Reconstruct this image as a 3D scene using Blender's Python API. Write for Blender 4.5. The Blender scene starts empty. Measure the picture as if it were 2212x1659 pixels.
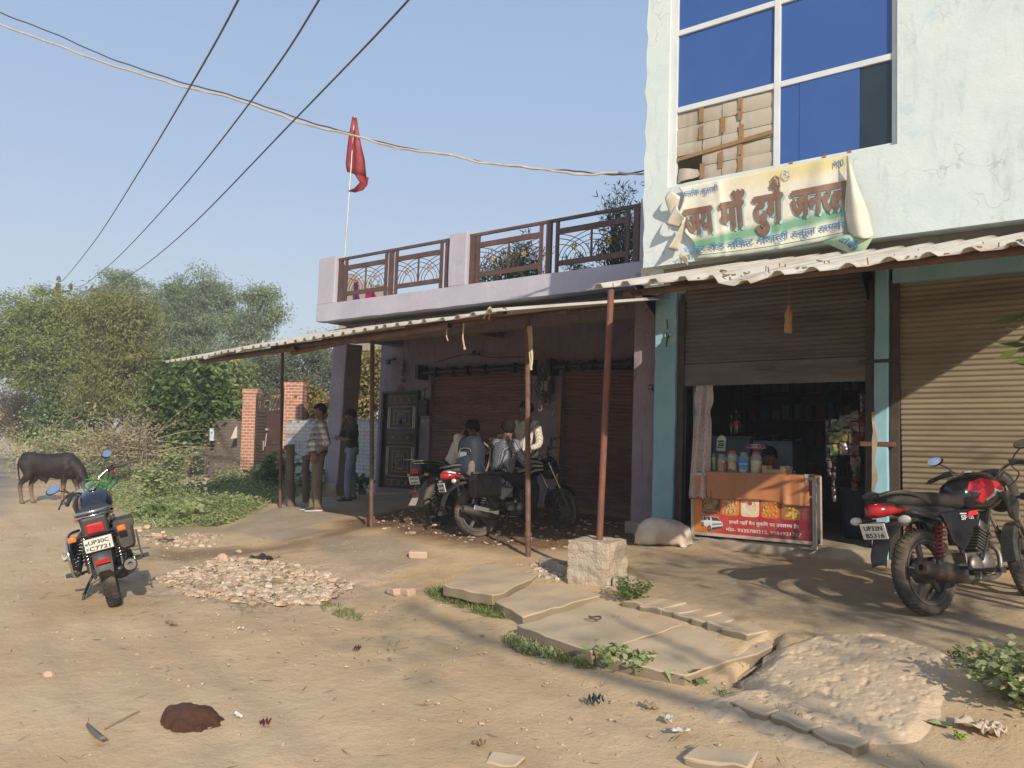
import bpy, bmesh, math, random
import numpy as np
from mathutils import Vector, Matrix, Euler
R_ = math.radians
rnd = random.Random(7)
rng = np.random.default_rng(7)
scene = bpy.context.scene
COL = scene.collection
# ------------------------------------------------------------------ camera
CAMH = 1.5
YAW, PITCH, ROLL, FPX = -0.629311343, 0.0690625219, 0.013962634, 3100.0
def _axes():
    cy, sy, cp, sp = math.cos(YAW), math.sin(YAW), math.cos(PITCH), math.sin(PITCH)
    f = Vector((sy*cp, cy*cp, sp)); r = Vector((cy, -sy, 0)); u = r.cross(f)
    c, s = math.cos(ROLL), math.sin(ROLL)
    return c*r+s*u, -s*r+c*u, f
CR, CU, CF = _axes()
CAM = Vector((0, 0, CAMH))
FU = FPX*2212/4096
def ray(u, v): return CF+(u-1106)/FU*CR-(v-829.5)/FU*CU
def at(u, v, z): d = ray(u, v); return CAM+d*((z-CAMH)/d.z)
def atY(u, v, Y): d = ray(u, v); return CAM+d*(Y/d.y)
def atD(u, v, D): return CAM+ray(u, v)*D
cam = bpy.data.cameras.new('camera'); camo = bpy.data.objects.new('camera', cam); COL.objects.link(camo)
cam.sensor_width = 36; cam.lens = 36*FPX/4096; cam.clip_start = .05; cam.clip_end = 3000
camo.matrix_world = Matrix(((CR.x, CU.x, -CF.x, 0), (CR.y, CU.y, -CF.y, 0), (CR.z, CU.z, -CF.z, CAMH), (0, 0, 0, 1)))
scene.camera = camo
# ------------------------------------------------------------------ objects
def tag(o, label=None, cat=None, group=None, kind=None):
    if label: o['label'] = label
    if cat: o['category'] = cat
    if group: o['group'] = group
    if kind: o['kind'] = kind
    return o
def thing(name, label, cat, loc=(0, 0, 0), rot=(0, 0, 0), group=None):
    o = bpy.data.objects.new(name, None); COL.objects.link(o); o.empty_display_size = .1
    o.location = loc; o.rotation_euler = rot
    return tag(o, label, cat, group)
def offs(p):
    v = Vector((0, 0, 0))
    while p is not None:
        v += p.location; p = p.parent
    return v
class MB:
    """collects faces; build() links them as one mesh object"""
    def __init__(s): s.v = []; s.f = []; s.m = []; s.mi = 0
    def add(s, vs, fs):
        o = len(s.v); s.v += [tuple(p) for p in vs]; s.f += [[i+o for i in f] for f in fs]; s.m += [s.mi]*len(fs)
        return s
    def box(s, a, b, M=None):
        (x0, y0, z0), (x1, y1, z1) = a, b
        vs = [Vector(p) for p in ((x0, y0, z0), (x1, y0, z0), (x1, y1, z0), (x0, y1, z0), (x0, y0, z1), (x1, y0, z1), (x1, y1, z1), (x0, y1, z1))]
        if M: vs = [M @ p for p in vs]
        return s.add(vs, [(0, 3, 2, 1), (4, 5, 6, 7), (0, 1, 5, 4), (1, 2, 6, 5), (2, 3, 7, 6), (3, 0, 4, 7)])
    def cbox(s, c, d, M=None):
        h = [x/2 for x in d]
        T = Matrix.Translation(Vector(c)) @ (M.to_4x4() if M else Matrix())
        return s.box([-x for x in h], h, T)
    def hexa(s, q0, q1):
        """solid between two quads listed in matching order"""
        return s.add(list(q0)+list(q1), [(3, 2, 1, 0), (4, 5, 6, 7), (0, 1, 5, 4), (1, 2, 6, 5), (2, 3, 7, 6), (3, 0, 4, 7)])
    def beam(s, p, q, w, h, up=(0, 0, 1)):
        p, q = Vector(p), Vector(q); d = (q-p).normalized(); up = Vector(up)
        x = d.cross(up).normalized(); y = x.cross(d).normalized()
        c = [(-1, -1), (1, -1), (1, 1), (-1, 1)]
        return s.hexa([p+x*a*w/2+y*b*h/2 for a, b in c], [q+x*a*w/2+y*b*h/2 for a, b in c])
    def tube(s, path, r, n=8, cap=True):
        path = [Vector(p) for p in path]; k = len(path)
        rs = r if hasattr(r, '__len__') else [r]*k
        t0 = (path[1]-path[0]).normalized()
        x = t0.orthogonal().normalized(); vs = []
        for i, p in enumerate(path):
            t = (path[min(i+1, k-1)]-path[max(i-1, 0)])
            t = t.normalized() if t.length > 1e-9 else t0
            x = (x-t*x.dot(t)); x = x.normalized() if x.length > 1e-6 else t.orthogonal().normalized()
            y = t.cross(x)
            vs += [p+(x*math.cos(a)+y*math.sin(a))*rs[i] for a in (2*math.pi*j/n for j in range(n))]
        fs = [(i*n+j, i*n+(j+1) % n, (i+1)*n+(j+1) % n, (i+1)*n+j) for i in range(k-1) for j in range(n)]
        if cap: fs += [tuple(range(n-1, -1, -1)), tuple((k-1)*n+j for j in range(n))]
        return s.add(vs, fs)
    def lathe(s, prof, M=None, n=16, closed=False):
        """profile of (radius, height) about local z"""
        k = len(prof); vs = []
        for r, z in prof: vs += [Vector((r*math.cos(2*math.pi*j/n), r*math.sin(2*math.pi*j/n), z)) for j in range(n)]
        if M: vs = [M @ p for p in vs]
        fs = [(i*n+j, i*n+(j+1) % n, (i+1)*n+(j+1) % n, (i+1)*n+j) for i in range(k-1) for j in range(n)]
        if closed: fs += [((k-1)*n+j, (k-1)*n+(j+1) % n, (j+1) % n, j) for j in range(n)]
        else: fs += [tuple(range(n-1, -1, -1)), tuple((k-1)*n+j for j in range(n))]
        return s.add(vs, fs)
    def prism(s, poly, d, M=None):
        """polygon (2-D in local xy or 3-D) pushed along vector d"""
        vs = [Vector((p[0], p[1], p[2] if len(p) > 2 else 0)) for p in poly]; d = Vector(d); k = len(vs)
        vs = vs+[p+d for p in vs]
        if M: vs = [M @ p for p in vs]
        return s.add(vs, [tuple(range(k-1, -1, -1)), tuple(range(k, 2*k))]+[(i, (i+1) % k, k+(i+1) % k, k+i) for i in range(k)])
    def grid(s, fn, nu, nv, closeu=False):
        vs = [fn(i/nu if closeu else i/(nu-1), j/(nv-1)) for j in range(nv) for i in range(nu)]
        q = nu if closeu else nu-1
        return s.add(vs, [(j*nu+i, j*nu+(i+1) % nu, (j+1)*nu+(i+1) % nu, (j+1)*nu+i) for j in range(nv-1) for i in range(q)])
    def loft(s, rings, cap=True):
        n = len(rings[0]); k = len(rings); vs = [p for r in rings for p in r]
        fs = [(i*n+j, i*n+(j+1) % n, (i+1)*n+(j+1) % n, (i+1)*n+j) for i in range(k-1) for j in range(n)]
        if cap: fs += [tuple(range(n-1, -1, -1)), tuple((k-1)*n+j for j in range(n))]
        return s.add(vs, fs)
    def ell(s, c, r, M=None, n=12, m=8):
        c = Vector(c); vs = []; fs = []
        for j in range(1, m):
            a = math.pi*j/m
            vs += [Vector((r[0]*math.sin(a)*math.cos(2*math.pi*i/n), r[1]*math.sin(a)*math.sin(2*math.pi*i/n), r[2]*math.cos(a))) for i in range(n)]
        vs += [Vector((0, 0, r[2])), Vector((0, 0, -r[2]))]; t = len(vs)-2
        fs += [(j*n+i, (j+1)*n+i, (j+1)*n+(i+1) % n, j*n+(i+1) % n) for j in range(m-2) for i in range(n)]
        fs += [(t, i, (i+1) % n) for i in range(n)]+[(t+1, (m-2)*n+(i+1) % n, (m-2)*n+i) for i in range(n)]
        if M: vs = [M @ p for p in vs]
        return s.add([c+p for p in vs], fs)
    def build(s, name, mats, parent=None, smooth=None, bevel=0, world=True, seg=2):
        me = bpy.data.meshes.new(name)
        o = offs(parent) if (parent is not None and world) else Vector((0, 0, 0))
        me.from_pydata([(p[0]-o.x, p[1]-o.y, p[2]-o.z) for p in s.v], [], s.f)
        for m in (mats if isinstance(mats, (list, tuple)) else [mats]): me.materials.append(m)
        if any(s.m): me.polygons.foreach_set('material_index', s.m)
        if smooth is not None:
            me.polygons.foreach_set('use_smooth', [True]*len(me.polygons)); me.set_sharp_from_angle(angle=R_(smooth))
        me.update()
        ob = bpy.data.objects.new(name, me); COL.objects.link(ob)
        if parent is not None: ob.parent = parent
        if bevel:
            b = ob.modifiers.new('bevel', 'BEVEL'); b.width = bevel; b.segments = seg; b.limit_method = 'ANGLE'; b.angle_limit = R_(40)
        return ob
def copy_thing(o, parent=None):
    c = o.copy(); COL.objects.link(c)
    if parent is not None: c.parent = parent
    for ch in list(o.children): copy_thing(ch, c)
    return c
def rotz(a): return Matrix.Rotation(a, 4, 'Z')
def frame(p, q, up=(0, 0, 1)):
    """matrix whose z axis runs from p to q, origin at p"""
    p, q = Vector(p), Vector(q); z = (q-p).normalized(); up = Vector(up)
    x = up.cross(z); x = x.normalized() if x.length > 1e-5 else z.orthogonal().normalized()
    y = z.cross(x)
    return Matrix(((x.x, y.x, z.x, p.x), (x.y, y.y, z.y, p.y), (x.z, y.z, z.z, p.z), (0, 0, 0, 1)))
def bez(pts, n):
    """smooth curve through points (Catmull-Rom)"""
    P = [Vector(p) for p in pts]; P = [P[0]*2-P[1]]+P+[P[-1]*2-P[-2]]; out = []
    for i in range(1, len(P)-2):
        for k in range(n):
            t = k/n; a, b, c, d = P[i-1:i+3]
            out.append(.5*((2*b)+(c-a)*t+(2*a-5*b+4*c-d)*t*t+(3*b-a-3*c+d)*t**3))
    return out+[P[-2]]
def jit(m, amt, seed=0, sc=3.0):
    """uneven hand-made edges: push the builder's vertices by smooth noise"""
    from mathutils import noise
    out = []
    for p in m.v:
        v = Vector(p); q = v*sc+Vector((seed*7.1, seed*3.3, 1.7))
        out.append(tuple(v+Vector(noise.noise_vector(q))*amt))
    m.v = out; return m
# ------------------------------------------------------------------ materials
class N:
    def __init__(s, name):
        s.m = bpy.data.materials.new(name); s.m.use_nodes = True; s.t = s.m.node_tree; s.n = s.t.nodes; s.l = s.t.links
        s.b = s.n['Principled BSDF']; s.out = s.n['Material Output']
    def new(s, t, **k):
        n = s.n.new(t)
        for a, b in k.items():
            if a.startswith('i_'): n.inputs[a[2:].replace('_', ' ')].default_value = b
            else: setattr(n, a, b)
        return n
    def co(s, scale=(1, 1, 1), kind='Object'):
        tc = s.new('ShaderNodeTexCoord'); mp = s.new('ShaderNodeMapping'); mp.inputs['Scale'].default_value = scale
        s.l.new(tc.outputs[kind], mp.inputs['Vector']); return mp.outputs['Vector']
    def noise(s, scale, vec=None, detail=5, rough=.6, dist=0):
        n = s.new('ShaderNodeTexNoise'); n.inputs['Scale'].default_value = scale; n.inputs['Detail'].default_value = detail
        n.inputs['Roughness'].default_value = rough; n.inputs['Distortion'].default_value = dist
        if vec is not None: s.l.new(vec, n.inputs['Vector'])
        return n.outputs['Fac']
    def ramp(s, fac, a=.4, b=.6, ca=(0, 0, 0, 1), cb=(1, 1, 1, 1)):
        n = s.new('ShaderNodeValToRGB'); e = n.color_ramp.elements
        e[0].position = a; e[1].position = b; e[0].color = ca; e[1].color = cb
        s.l.new(fac, n.inputs['Fac']); return n.outputs['Color']
    def mix(s, fac, a, b, mode='MIX'):
        n = s.new('ShaderNodeMix', data_type='RGBA', blend_type=mode)
        for k, x in ((0, fac), (6, a), (7, b)):
            if isinstance(x, (int, float)): n.inputs[k].default_value = x
            elif isinstance(x, (tuple, list)): n.inputs[k].default_value = (*x[:3], 1)
            else: s.l.new(x, n.inputs[k])
        return n.outputs[2]
    def math(s, op, a, b=0.0, c=None):
        n = s.new('ShaderNodeMath', operation=op)
        for k, x in enumerate((a, b) if c is None else (a, b, c)):
            if isinstance(x, (int, float)): n.inputs[k].default_value = x
            else: s.l.new(x, n.inputs[k])
        return n.outputs[0]
    def attr(s, name):
        n = s.new('ShaderNodeAttribute', attribute_name=name); return n
    def bump(s, h, st=.3, dist=.01, prev=None):
        n = s.new('ShaderNodeBump'); n.inputs['Strength'].default_value = st; n.inputs['Distance'].default_value = dist
        s.l.new(h, n.inputs['Height'])
        if prev is not None: s.l.new(prev, n.inputs['Normal'])
        return n.outputs['Normal']
    def done(s, col=None, rough=None, nrm=None, metal=0, spec=None):
        if col is not None:
            if isinstance(col, (tuple, list)): s.b.inputs['Base Color'].default_value = (*col[:3], 1)
            else: s.l.new(col, s.b.inputs['Base Color'])
        if rough is not None:
            if isinstance(rough, (int, float)): s.b.inputs['Roughness'].default_value = rough
            else: s.l.new(rough, s.b.inputs['Roughness'])
        if nrm is not None: s.l.new(nrm, s.b.inputs['Normal'])
        s.b.inputs['Metallic'].default_value = metal
        if spec is not None: s.b.inputs['Specular IOR Level'].default_value = spec
        return s.m
_MC = {}
def M(name, c, c2=None, s=6, r=.8, b=.15, bs=60, metal=0, dirt=None, da=.5, ds=2.5, dt=(.5, .68), st=(1, 1, 1), spec=.3, bd=.006):
    """weathered paint / cloth / metal: two tones, stains, fine relief"""
    if name in _MC: return _MC[name]
    k = N(name); co = k.co(st)
    if c2 is None: c2 = tuple(x*.78 for x in c)
    col = k.mix(k.ramp(k.noise(s, co), .36, .64), c, c2)
    if dirt is not None:
        f = k.ramp(k.noise(ds, co, 7, .68), dt[0], dt[1])
        col = k.mix(k.math('MULTIPLY', f, da), col, dirt)
    nr = k.bump(k.noise(bs, None if st == (1, 1, 1) else co, 4), b, bd) if b else None
    if b and st == (1, 1, 1): pass
    _MC[name] = k.done(col, r, nr, metal, spec); return _MC[name]
# ------------------------------------------------------------------ value noise for heights
_P = rng.random((256, 256)).astype(np.float32)
def vnoise(x, y):
    xi = np.floor(x).astype(int); yi = np.floor(y).astype(int); fx = x-xi; fy = y-yi
    fx = fx*fx*(3-2*fx); fy = fy*fy*(3-2*fy); a = _P[xi & 255, yi & 255]; b = _P[(xi+1) & 255, yi & 255]; c = _P[xi & 255, (yi+1) & 255]; d = _P[(xi+1) & 255, (yi+1) & 255]
    return (a*(1-fx)+b*fx)*(1-fy)+(c*(1-fx)+d*fx)*fy
def fbm(x, y, oct=4, g=.5):
    t = 0; a = 1; n = 0
    for i in range(oct):
        t = t+a*vnoise(x*2**i+17*i, y*2**i+31*i); n += a; a *= g
    return t/n-.5
def inpoly(X, Y, poly):
    r = np.zeros(X.shape, bool); k = len(poly)
    for i in range(k):
        x0, y0 = poly[i][:2]; x1, y1 = poly[(i+1) % k][:2]
        if y0 == y1: continue
        c = ((y0 > Y) != (y1 > Y)) & (X < (x1-x0)*(Y-y0)/(y1-y0)+x0); r ^= c
    return r
def pdist(X, Y, poly, closed=True):
    d = np.full(X.shape, 1e9); k = len(poly)
    for i in range(k if closed else k-1):
        x0, y0 = poly[i][:2]; x1, y1 = poly[(i+1) % k][:2]; dx, dy = x1-x0, y1-y0
        t = np.clip(((X-x0)*dx+(Y-y0)*dy)/(dx*dx+dy*dy+1e-12), 0, 1); d = np.minimum(d, np.hypot(X-x0-t*dx, Y-y0-t*dy))
    return d
def pmask(X, Y, poly, soft=.15, nz=.25, nf=1.6):
    d = pdist(X, Y, poly); d = np.where(inpoly(X, Y, poly), d, -d)+fbm(X*nf, Y*nf, 4)*nz*2
    return np.clip(d/soft*.5+.5, 0, 1)
# ------------------------------------------------------------------ light
SUN_EL, SUN_AZ = R_(25), math.atan2(.82, -.57)     # azimuth measured from +Y towards +X
scene.view_settings.view_transform = 'Standard'; scene.view_settings.look = 'None'
scene.view_settings.exposure = 0.28; scene.view_settings.gamma = 1
w = bpy.data.worlds.new('World'); scene.world = w; w.use_nodes = True
nt = w.node_tree; bg = nt.nodes['Background']
sky = nt.nodes.new('ShaderNodeTexSky'); sky.sky_type = 'NISHITA'; sky.sun_disc = False
sky.sun_elevation = SUN_EL; sky.sun_rotation = SUN_AZ; sky.air_density = 1.0; sky.dust_density = 1.0; sky.ozone_density = 1.5
# dusty air: pale veil over the clear sky, thicker towards the horizon
_tc = nt.nodes.new('ShaderNodeTexCoord'); _sp = nt.nodes.new('ShaderNodeSeparateXYZ'); nt.links.new(_tc.outputs['Generated'], _sp.inputs[0])
_rp = nt.nodes.new('ShaderNodeValToRGB'); nt.links.new(_sp.outputs['Z'], _rp.inputs['Fac']); _e = _rp.color_ramp.elements
_e[0].position = 0; _e[0].color = (.545, .565, .57, 1); _e[1].position = .55; _e[1].color = (.265, .37, .56, 1)
_q = _e.new(.14); _q.color = (.445, .505, .57, 1); _q = _e.new(.30); _q.color = (.345, .435, .575, 1)
_mv = nt.nodes.new('ShaderNodeMix'); _mv.data_type = 'RGBA'; _mv.inputs[0].default_value = .8
_sc = nt.nodes.new('ShaderNodeVectorMath'); _sc.operation = 'SCALE'; _sc.inputs['Scale'].default_value = 10.0
nt.links.new(_rp.outputs[0], _sc.inputs[0]); nt.links.new(sky.outputs[0], _mv.inputs[6]); nt.links.new(_sc.outputs[0], _mv.inputs[7])
nt.links.new(_mv.outputs[2], bg.inputs['Color']); bg.inputs['Strength'].default_value = .116
sl = bpy.data.lights.new('sun', 'SUN'); so = bpy.data.objects.new('sun', sl); COL.objects.link(so)
sl.energy = 4.6; sl.angle = R_(.6); sl.color = (1, .905, .765)
sd = Vector((math.sin(SUN_AZ)*math.cos(SUN_EL), math.cos(SUN_AZ)*math.cos(SUN_EL), math.sin(SUN_EL)))
so.rotation_euler = sd.to_track_quat('Z', 'Y').to_euler(); so.location = sd*60
# ------------------------------------------------------------------ ground heights from surveyed points
# profile across the road (t, metres from the drain towards the shops), different along it (s)
_TA = ((-.9, 0), (-.6, .005), (-.3, .025), (.07, .06), (.6, .12), (.9, .175), (1.15, .22), (2, .25), (3, .31), (4.5, .30))
_TB = ((-2.2, 0), (-1.5, .015), (-.9, .07), (-.55, .095), (0, .16), (.57, .235), (.85, .275), (1.6, .27), (2.1, .31), (3.8, .37), (5, .38))
_TC = ((-2.4, 0), (-1.4, .025), (0, .10), (1.5, .22), (4, .28), (9, .32))
def _ip(t, T):
    x = [q[0] for q in T]; z = [q[1] for q in T]
    return sum(np.interp(t+d, x, z) for d in (-.2, -.1, 0, .1, .2))/5
def _ss(x): x = np.clip(x, 0, 1); return x*x*(3-2*x)
def gz(x, y):
    x = np.asarray(x, float); y = np.asarray(y, float)
    t = (x+4.74)*.34+(y-5.48)*.94; s_ = (x+4.74)*.94-(y-5.48)*.34
    z = _ip(t, _TA); k = _ss((-.4-s_)/1.8); z = z*(1-k)+_ip(t, _TB)*k
    r = _ss((y-9.0)/1.5)*_ss((x+8)/2)*_ss((-4-x)/.6); z = z*(1-r)+.26*r
    k = _ss((-7.8-s_)/2); z = z*(1-k)+_ip(t, _TC)*k
    far = np.clip((np.hypot(x+8, y-6)-22)/25, 0, 1); return z*(1-far)+.12*far
def gz1(x, y): return float(gz(np.array([x]), np.array([y]))[0])
def atg(u, v, dz=0):
    z = .1
    for _ in range(12): p = at(u, v, z+dz); z = gz1(p.x, p.y)
    return Vector((p.x, p.y, z))
def poly_g(pts): return [tuple(atg(u, v))[:2] for u, v in pts]
def _axis(a, b, st, lo, hi):
    c = list(np.arange(a, b, st)); q = st; x = a
    while x > lo: q *= 1.22; x -= q; c.insert(0, x)
    q = st; x = c[-1]
    while x < hi: q *= 1.22; x += q; c.append(x)
    return np.array(c)
gx = _axis(-15, 2.4, .055, -600, 400); gy = _axis(1.2, 12.2, .055, -200, 700)
GX, GY = np.meshgrid(gx, gy); GZ = gz(GX, GY)
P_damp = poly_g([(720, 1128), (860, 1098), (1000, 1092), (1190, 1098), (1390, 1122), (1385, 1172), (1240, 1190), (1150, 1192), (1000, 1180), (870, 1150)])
P_wet = poly_g([(300, 1180), (480, 1185), (600, 1172), (720, 1146), (900, 1120), (760, 1150), (640, 1188), (470, 1212), (330, 1208)])
P_con = poly_g([(478, 1142), (600, 1094), (700, 1076), (905, 1066), (900, 1090), (800, 1108), (715, 1124), (650, 1140), (720, 1146), (610, 1170)])
P_con2 = poly_g([(672, 1168), (720, 1152), (850, 1160), (940, 1192), (905, 1216), (820, 1238), (700, 1196)])
P_rub = poly_g([(320, 1245), (480, 1200), (640, 1215), (770, 1255), (700, 1312), (520, 1305), (340, 1275)])
P_grn = poly_g([(170, 1035), (250, 1105), (310, 1150), (470, 1150), (600, 1085), (690, 1050)])+[(-14, 12), (-26, 21), (-60, 60), (-90, 50), (-40, 16)]
P_apr = poly_g([(1345, 1190), (1440, 1180), (1880, 1215), (2212, 1262), (2212, 1400), (1900, 1390), (1640, 1350), (1390, 1290)])
P_asp = [tuple(at(u, v, 0))[:2] for u, v in ((-60, 972), (18, 985), (42, 1000), (28, 1050), (-60, 1120))]
trk = 0*GX
for off, wd in ((-.45, .10), (-.62, .07), (-1.30, .11), (-1.62, .08), (-2.15, .12), (-2.5, .08), (-3.0, .1)):
    t = (GX+4.74)*.34+(GY-5.48)*.94-off+fbm(GX*.3, GY*.3+off*3, 2)*.7; trk = np.maximum(trk, np.exp(-(t/wd)**2)*np.clip(.45+fbm(GX*.8+off, GY*.8, 3)*2.2, 0, 1))
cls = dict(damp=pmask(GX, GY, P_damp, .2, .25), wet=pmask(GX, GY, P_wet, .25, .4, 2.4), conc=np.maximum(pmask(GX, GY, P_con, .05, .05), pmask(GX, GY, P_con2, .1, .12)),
           track=trk, rub=pmask(GX, GY, P_rub, .5, .5), grn=pmask(GX, GY, P_grn, .4, .5), apr=pmask(GX, GY, P_apr, .3, .25), asph=pmask(GX, GY, P_asp, .5, .5, .5))
near = np.exp(-np.hypot(GX+5, GY-5)/25)
rough = 1-.8*np.clip(cls['conc'], 0, 1)-.35*cls['apr']
GZ = GZ+near*rough*(fbm(GX*.9, GY*.9, 3)*.03+fbm(GX*5, GY*5, 4)*.014+fbm(GX*2.2, GY*2.2, 3)*.012+cls['rub']*(fbm(GX*7+9, GY*7, 3)*.09)+cls['damp']*fbm(GX*6+5, GY*6, 3)*.03)
# wheel ruts along the road, and the open drain beside the slabs
for off, wd in ((-.55, .16), (-1.35, .2), (-2.2, .15)):
    t = (GX+4.74)*.34+(GY-5.48)*.94-off+fbm(GX*.35, GY*.35+9, 2)*.5
    GZ = GZ-near*.022*np.exp(-(t/wd)**2)*(.6+fbm(GX*1.3, GY*1.3, 2))
P_hole = [tuple(at(u, v, .1))[:2] for u, v in ((1585, 1462), (1640, 1415), (1672, 1402), (1650, 1440), (1635, 1470), (1600, 1472))]
GZ = GZ-.6*np.clip(pmask(GX, GY, P_hole, .04, .02), 0, 1)
def dirt_mat():
    k = N('dusty earth'); co = k.co()
    n1 = k.noise(.7, co, 8, .65); n2 = k.noise(9, co, 8, .7); n3 = k.noise(70, co, 4, .7)
    c = k.mix(k.ramp(n1, .38, .62), (.505, .355, .20), (.60, .44, .265))
    c = k.mix(k.math('MULTIPLY', k.ramp(n2, .52, .72), .5), c, (.42, .285, .16))
    c = k.mix(k.math('MULTIPLY', k.ramp(k.noise(3.1, co, 6, .7), .55, .7), .35), c, (.62, .48, .315))
    # pebbles and straw bits
    v = k.new('ShaderNodeTexVoronoi', feature='F1'); v.inputs['Scale'].default_value = 46; k.l.new(co, v.inputs['Vector'])
    peb = k.ramp(v.outputs['Distance'], .10, .22, (1, 1, 1, 1), (0, 0, 0, 1))
    sel = k.ramp(k.noise(1.9, co, 4, .6), .52, .62)
    pf = k.math('MULTIPLY', peb, sel)
    c = k.mix(k.math('MULTIPLY', pf, .55), c, (.52, .43, .33))
    A = lambda n: k.attr(n).outputs['Fac']
    rubc = k.mix(k.ramp(k.noise(22, co, 5, .7), .4, .6), (.34, .23, .16), (.47, .38, .30))
    c = k.mix(k.math('MULTIPLY', A('rub'), .8), c, rubc)
    aprc = k.mix(k.ramp(n2, .4, .65), (.37, .29, .20), (.30, .235, .165))
    c = k.mix(k.math('MULTIPLY', A('apr'), .85), c, aprc)
    conc = k.mix(k.ramp(k.noise(2.2, co, 7, .7), .38, .66), (.43, .335, .235), (.345, .265, .185))
    c = k.mix(A('conc'), c, conc)
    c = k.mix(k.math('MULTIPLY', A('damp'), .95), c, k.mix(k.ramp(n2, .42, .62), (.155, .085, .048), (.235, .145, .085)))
    c = k.mix(k.math('MULTIPLY', A('wet'), .7), c, (.15, .095, .055))
    c = k.mix(k.math('MULTIPLY', A('grn'), .8), c, k.mix(k.ramp(n2, .4, .6), (.19, .19, .08), (.27, .235, .13)))
    c = k.mix(k.math('MULTIPLY', A('track'), .45), c, (.40, .285, .175))
    c = k.mix(A('asph'), c, (.17, .17, .18))
    nr = k.bump(n3, .35, .012); nr = k.bump(n2, .45, .05, nr); nr = k.bump(k.math('MULTIPLY', pf, 1.0), .5, .012, nr)
    return k.done(c, .95, nr, 0, .15)
MAT_DIRT = dirt_mat()
def sheet(name, X, Y, Z, mat, attrs=None):
    ny, nx = X.shape; me = bpy.data.meshes.new(name); n = nx*ny
    me.vertices.add(n); me.vertices.foreach_set('co', np.stack([X, Y, Z], -1).astype(np.float32).ravel())
    i = (np.arange(ny-1)[:, None]*nx+np.arange(nx-1)[None, :]).ravel()
    f = np.stack([i, i+1, i+nx+1, i+nx], -1).ravel(); q = len(i)
    me.loops.add(q*4); me.loops.foreach_set('vertex_index', f.astype(np.int32))
    me.polygons.add(q); me.polygons.foreach_set('loop_start', np.arange(0, q*4, 4, dtype=np.int32)); me.polygons.foreach_set('use_smooth', np.ones(q, bool))
    me.update(); me.materials.append(mat)
    for a, d in (attrs or {}).items():
        at_ = me.attributes.new(a, 'FLOAT', 'POINT'); at_.data.foreach_set('value', d.astype(np.float32).ravel())
    o = bpy.data.objects.new(name, me); COL.objects.link(o); return o
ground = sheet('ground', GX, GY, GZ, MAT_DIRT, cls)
tag(ground, kind='structure')
# ------------------------------------------------------------------ shared paints
def wall_mat(name, c, c2, stain, da=.5, patch=None, pa=.5, rough=.9, streak=(1, 1, .22), sc=1.0):
    k = N(name); co = k.co(); cs = k.co(streak)
    col = k.mix(k.ramp(k.noise(1.6*sc, co, 7, .68), .35, .65), c, c2)
    col = k.mix(k.math('MULTIPLY', k.ramp(k.noise(7*sc, cs, 7, .7, .4), .53, .70), da), col, stain)
    if patch is not None:
        f = k.ramp(k.noise(2.3*sc, co, 9, .75, .6), .60, .63); col = k.mix(k.math('MULTIPLY', f, pa), col, patch)
    v = k.new('ShaderNodeTexVoronoi', feature='DISTANCE_TO_EDGE'); v.inputs['Scale'].default_value = 1.1
    dv = k.new('ShaderNodeVectorMath', operation='ADD'); k.l.new(co, dv.inputs[0])
    nz = k.new('ShaderNodeTexNoise'); nz.inputs['Scale'].default_value = 3; k.l.new(co, nz.inputs['Vector']); k.l.new(nz.outputs['Color'], dv.inputs[1]); k.l.new(dv.outputs[0], v.inputs['Vector'])
    crk = k.math('MULTIPLY', k.ramp(v.outputs['Distance'], .0, .009, (1, 1, 1, 1), (0, 0, 0, 1)), k.ramp(k.noise(.9, co, 3), .5, .58))
    col = k.mix(k.math('MULTIPLY', crk, .45), col, tuple(x*.35 for x in c))
    nr = k.bump(k.noise(45, co, 5), .25, .008); nr = k.bump(k.noise(3.5, co, 4), .25, .03, nr)
    return k.done(col, rough, nr, 0, .25)
MW_BLUE = wall_mat('pale mint wall paint', (.60, .645, .61), (.53, .60, .59), (.36, .41, .41), .55, (.33, .50, .57), .35)
MW_TEAL = wall_mat('sky blue column paint', (.27, .47, .53), (.21, .40, .48), (.36, .45, .45), .6, (.50, .44, .33), .8, sc=1.5)
MW_LIL = wall_mat('lilac wall paint', (.425, .40, .45), (.37, .345, .395), (.48, .44, .46), .5, (.40, .47, .47), .25)
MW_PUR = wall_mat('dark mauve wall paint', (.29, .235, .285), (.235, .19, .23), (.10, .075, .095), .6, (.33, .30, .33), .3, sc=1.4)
M_CEM = M('bare cement', (.40, .33, .25), (.31, .25, .185), 3, .95, .4, 30, dirt=(.22, .17, .12), da=.5)
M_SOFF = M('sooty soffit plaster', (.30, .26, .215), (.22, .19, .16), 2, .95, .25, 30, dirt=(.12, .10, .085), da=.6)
M_ALU = M('white aluminium', (.62, .635, .62), (.55, .57, .56), 4, .42, .02, spec=.5)
M_RUST = M('rusty steel', (.175, .085, .052), (.105, .055, .038), 14, .75, .3, 70, .25, dirt=(.25, .13, .07), da=.6, ds=7)
M_BRN = M('brown enamel rail', (.105, .052, .036), (.075, .040, .030), 8, .5, .1, 60, dirt=(.16, .10, .075), da=.5, spec=.4)
M_BLK = M('black enamel', (.016, .015, .015), (.024, .021, .019), 10, .42, .05, spec=.5, dirt=(.06, .045, .03), da=.4)
M_GOLD = M('gold paint', (.42, .24, .055), (.30, .17, .04), 20, .45, .05, metal=.4)
def lean(m, k, z0, x0=None):
    m.v = [(p[0]+k*(p[2]-z0), p[1], p[2]) for p in m.v]; return m
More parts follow.
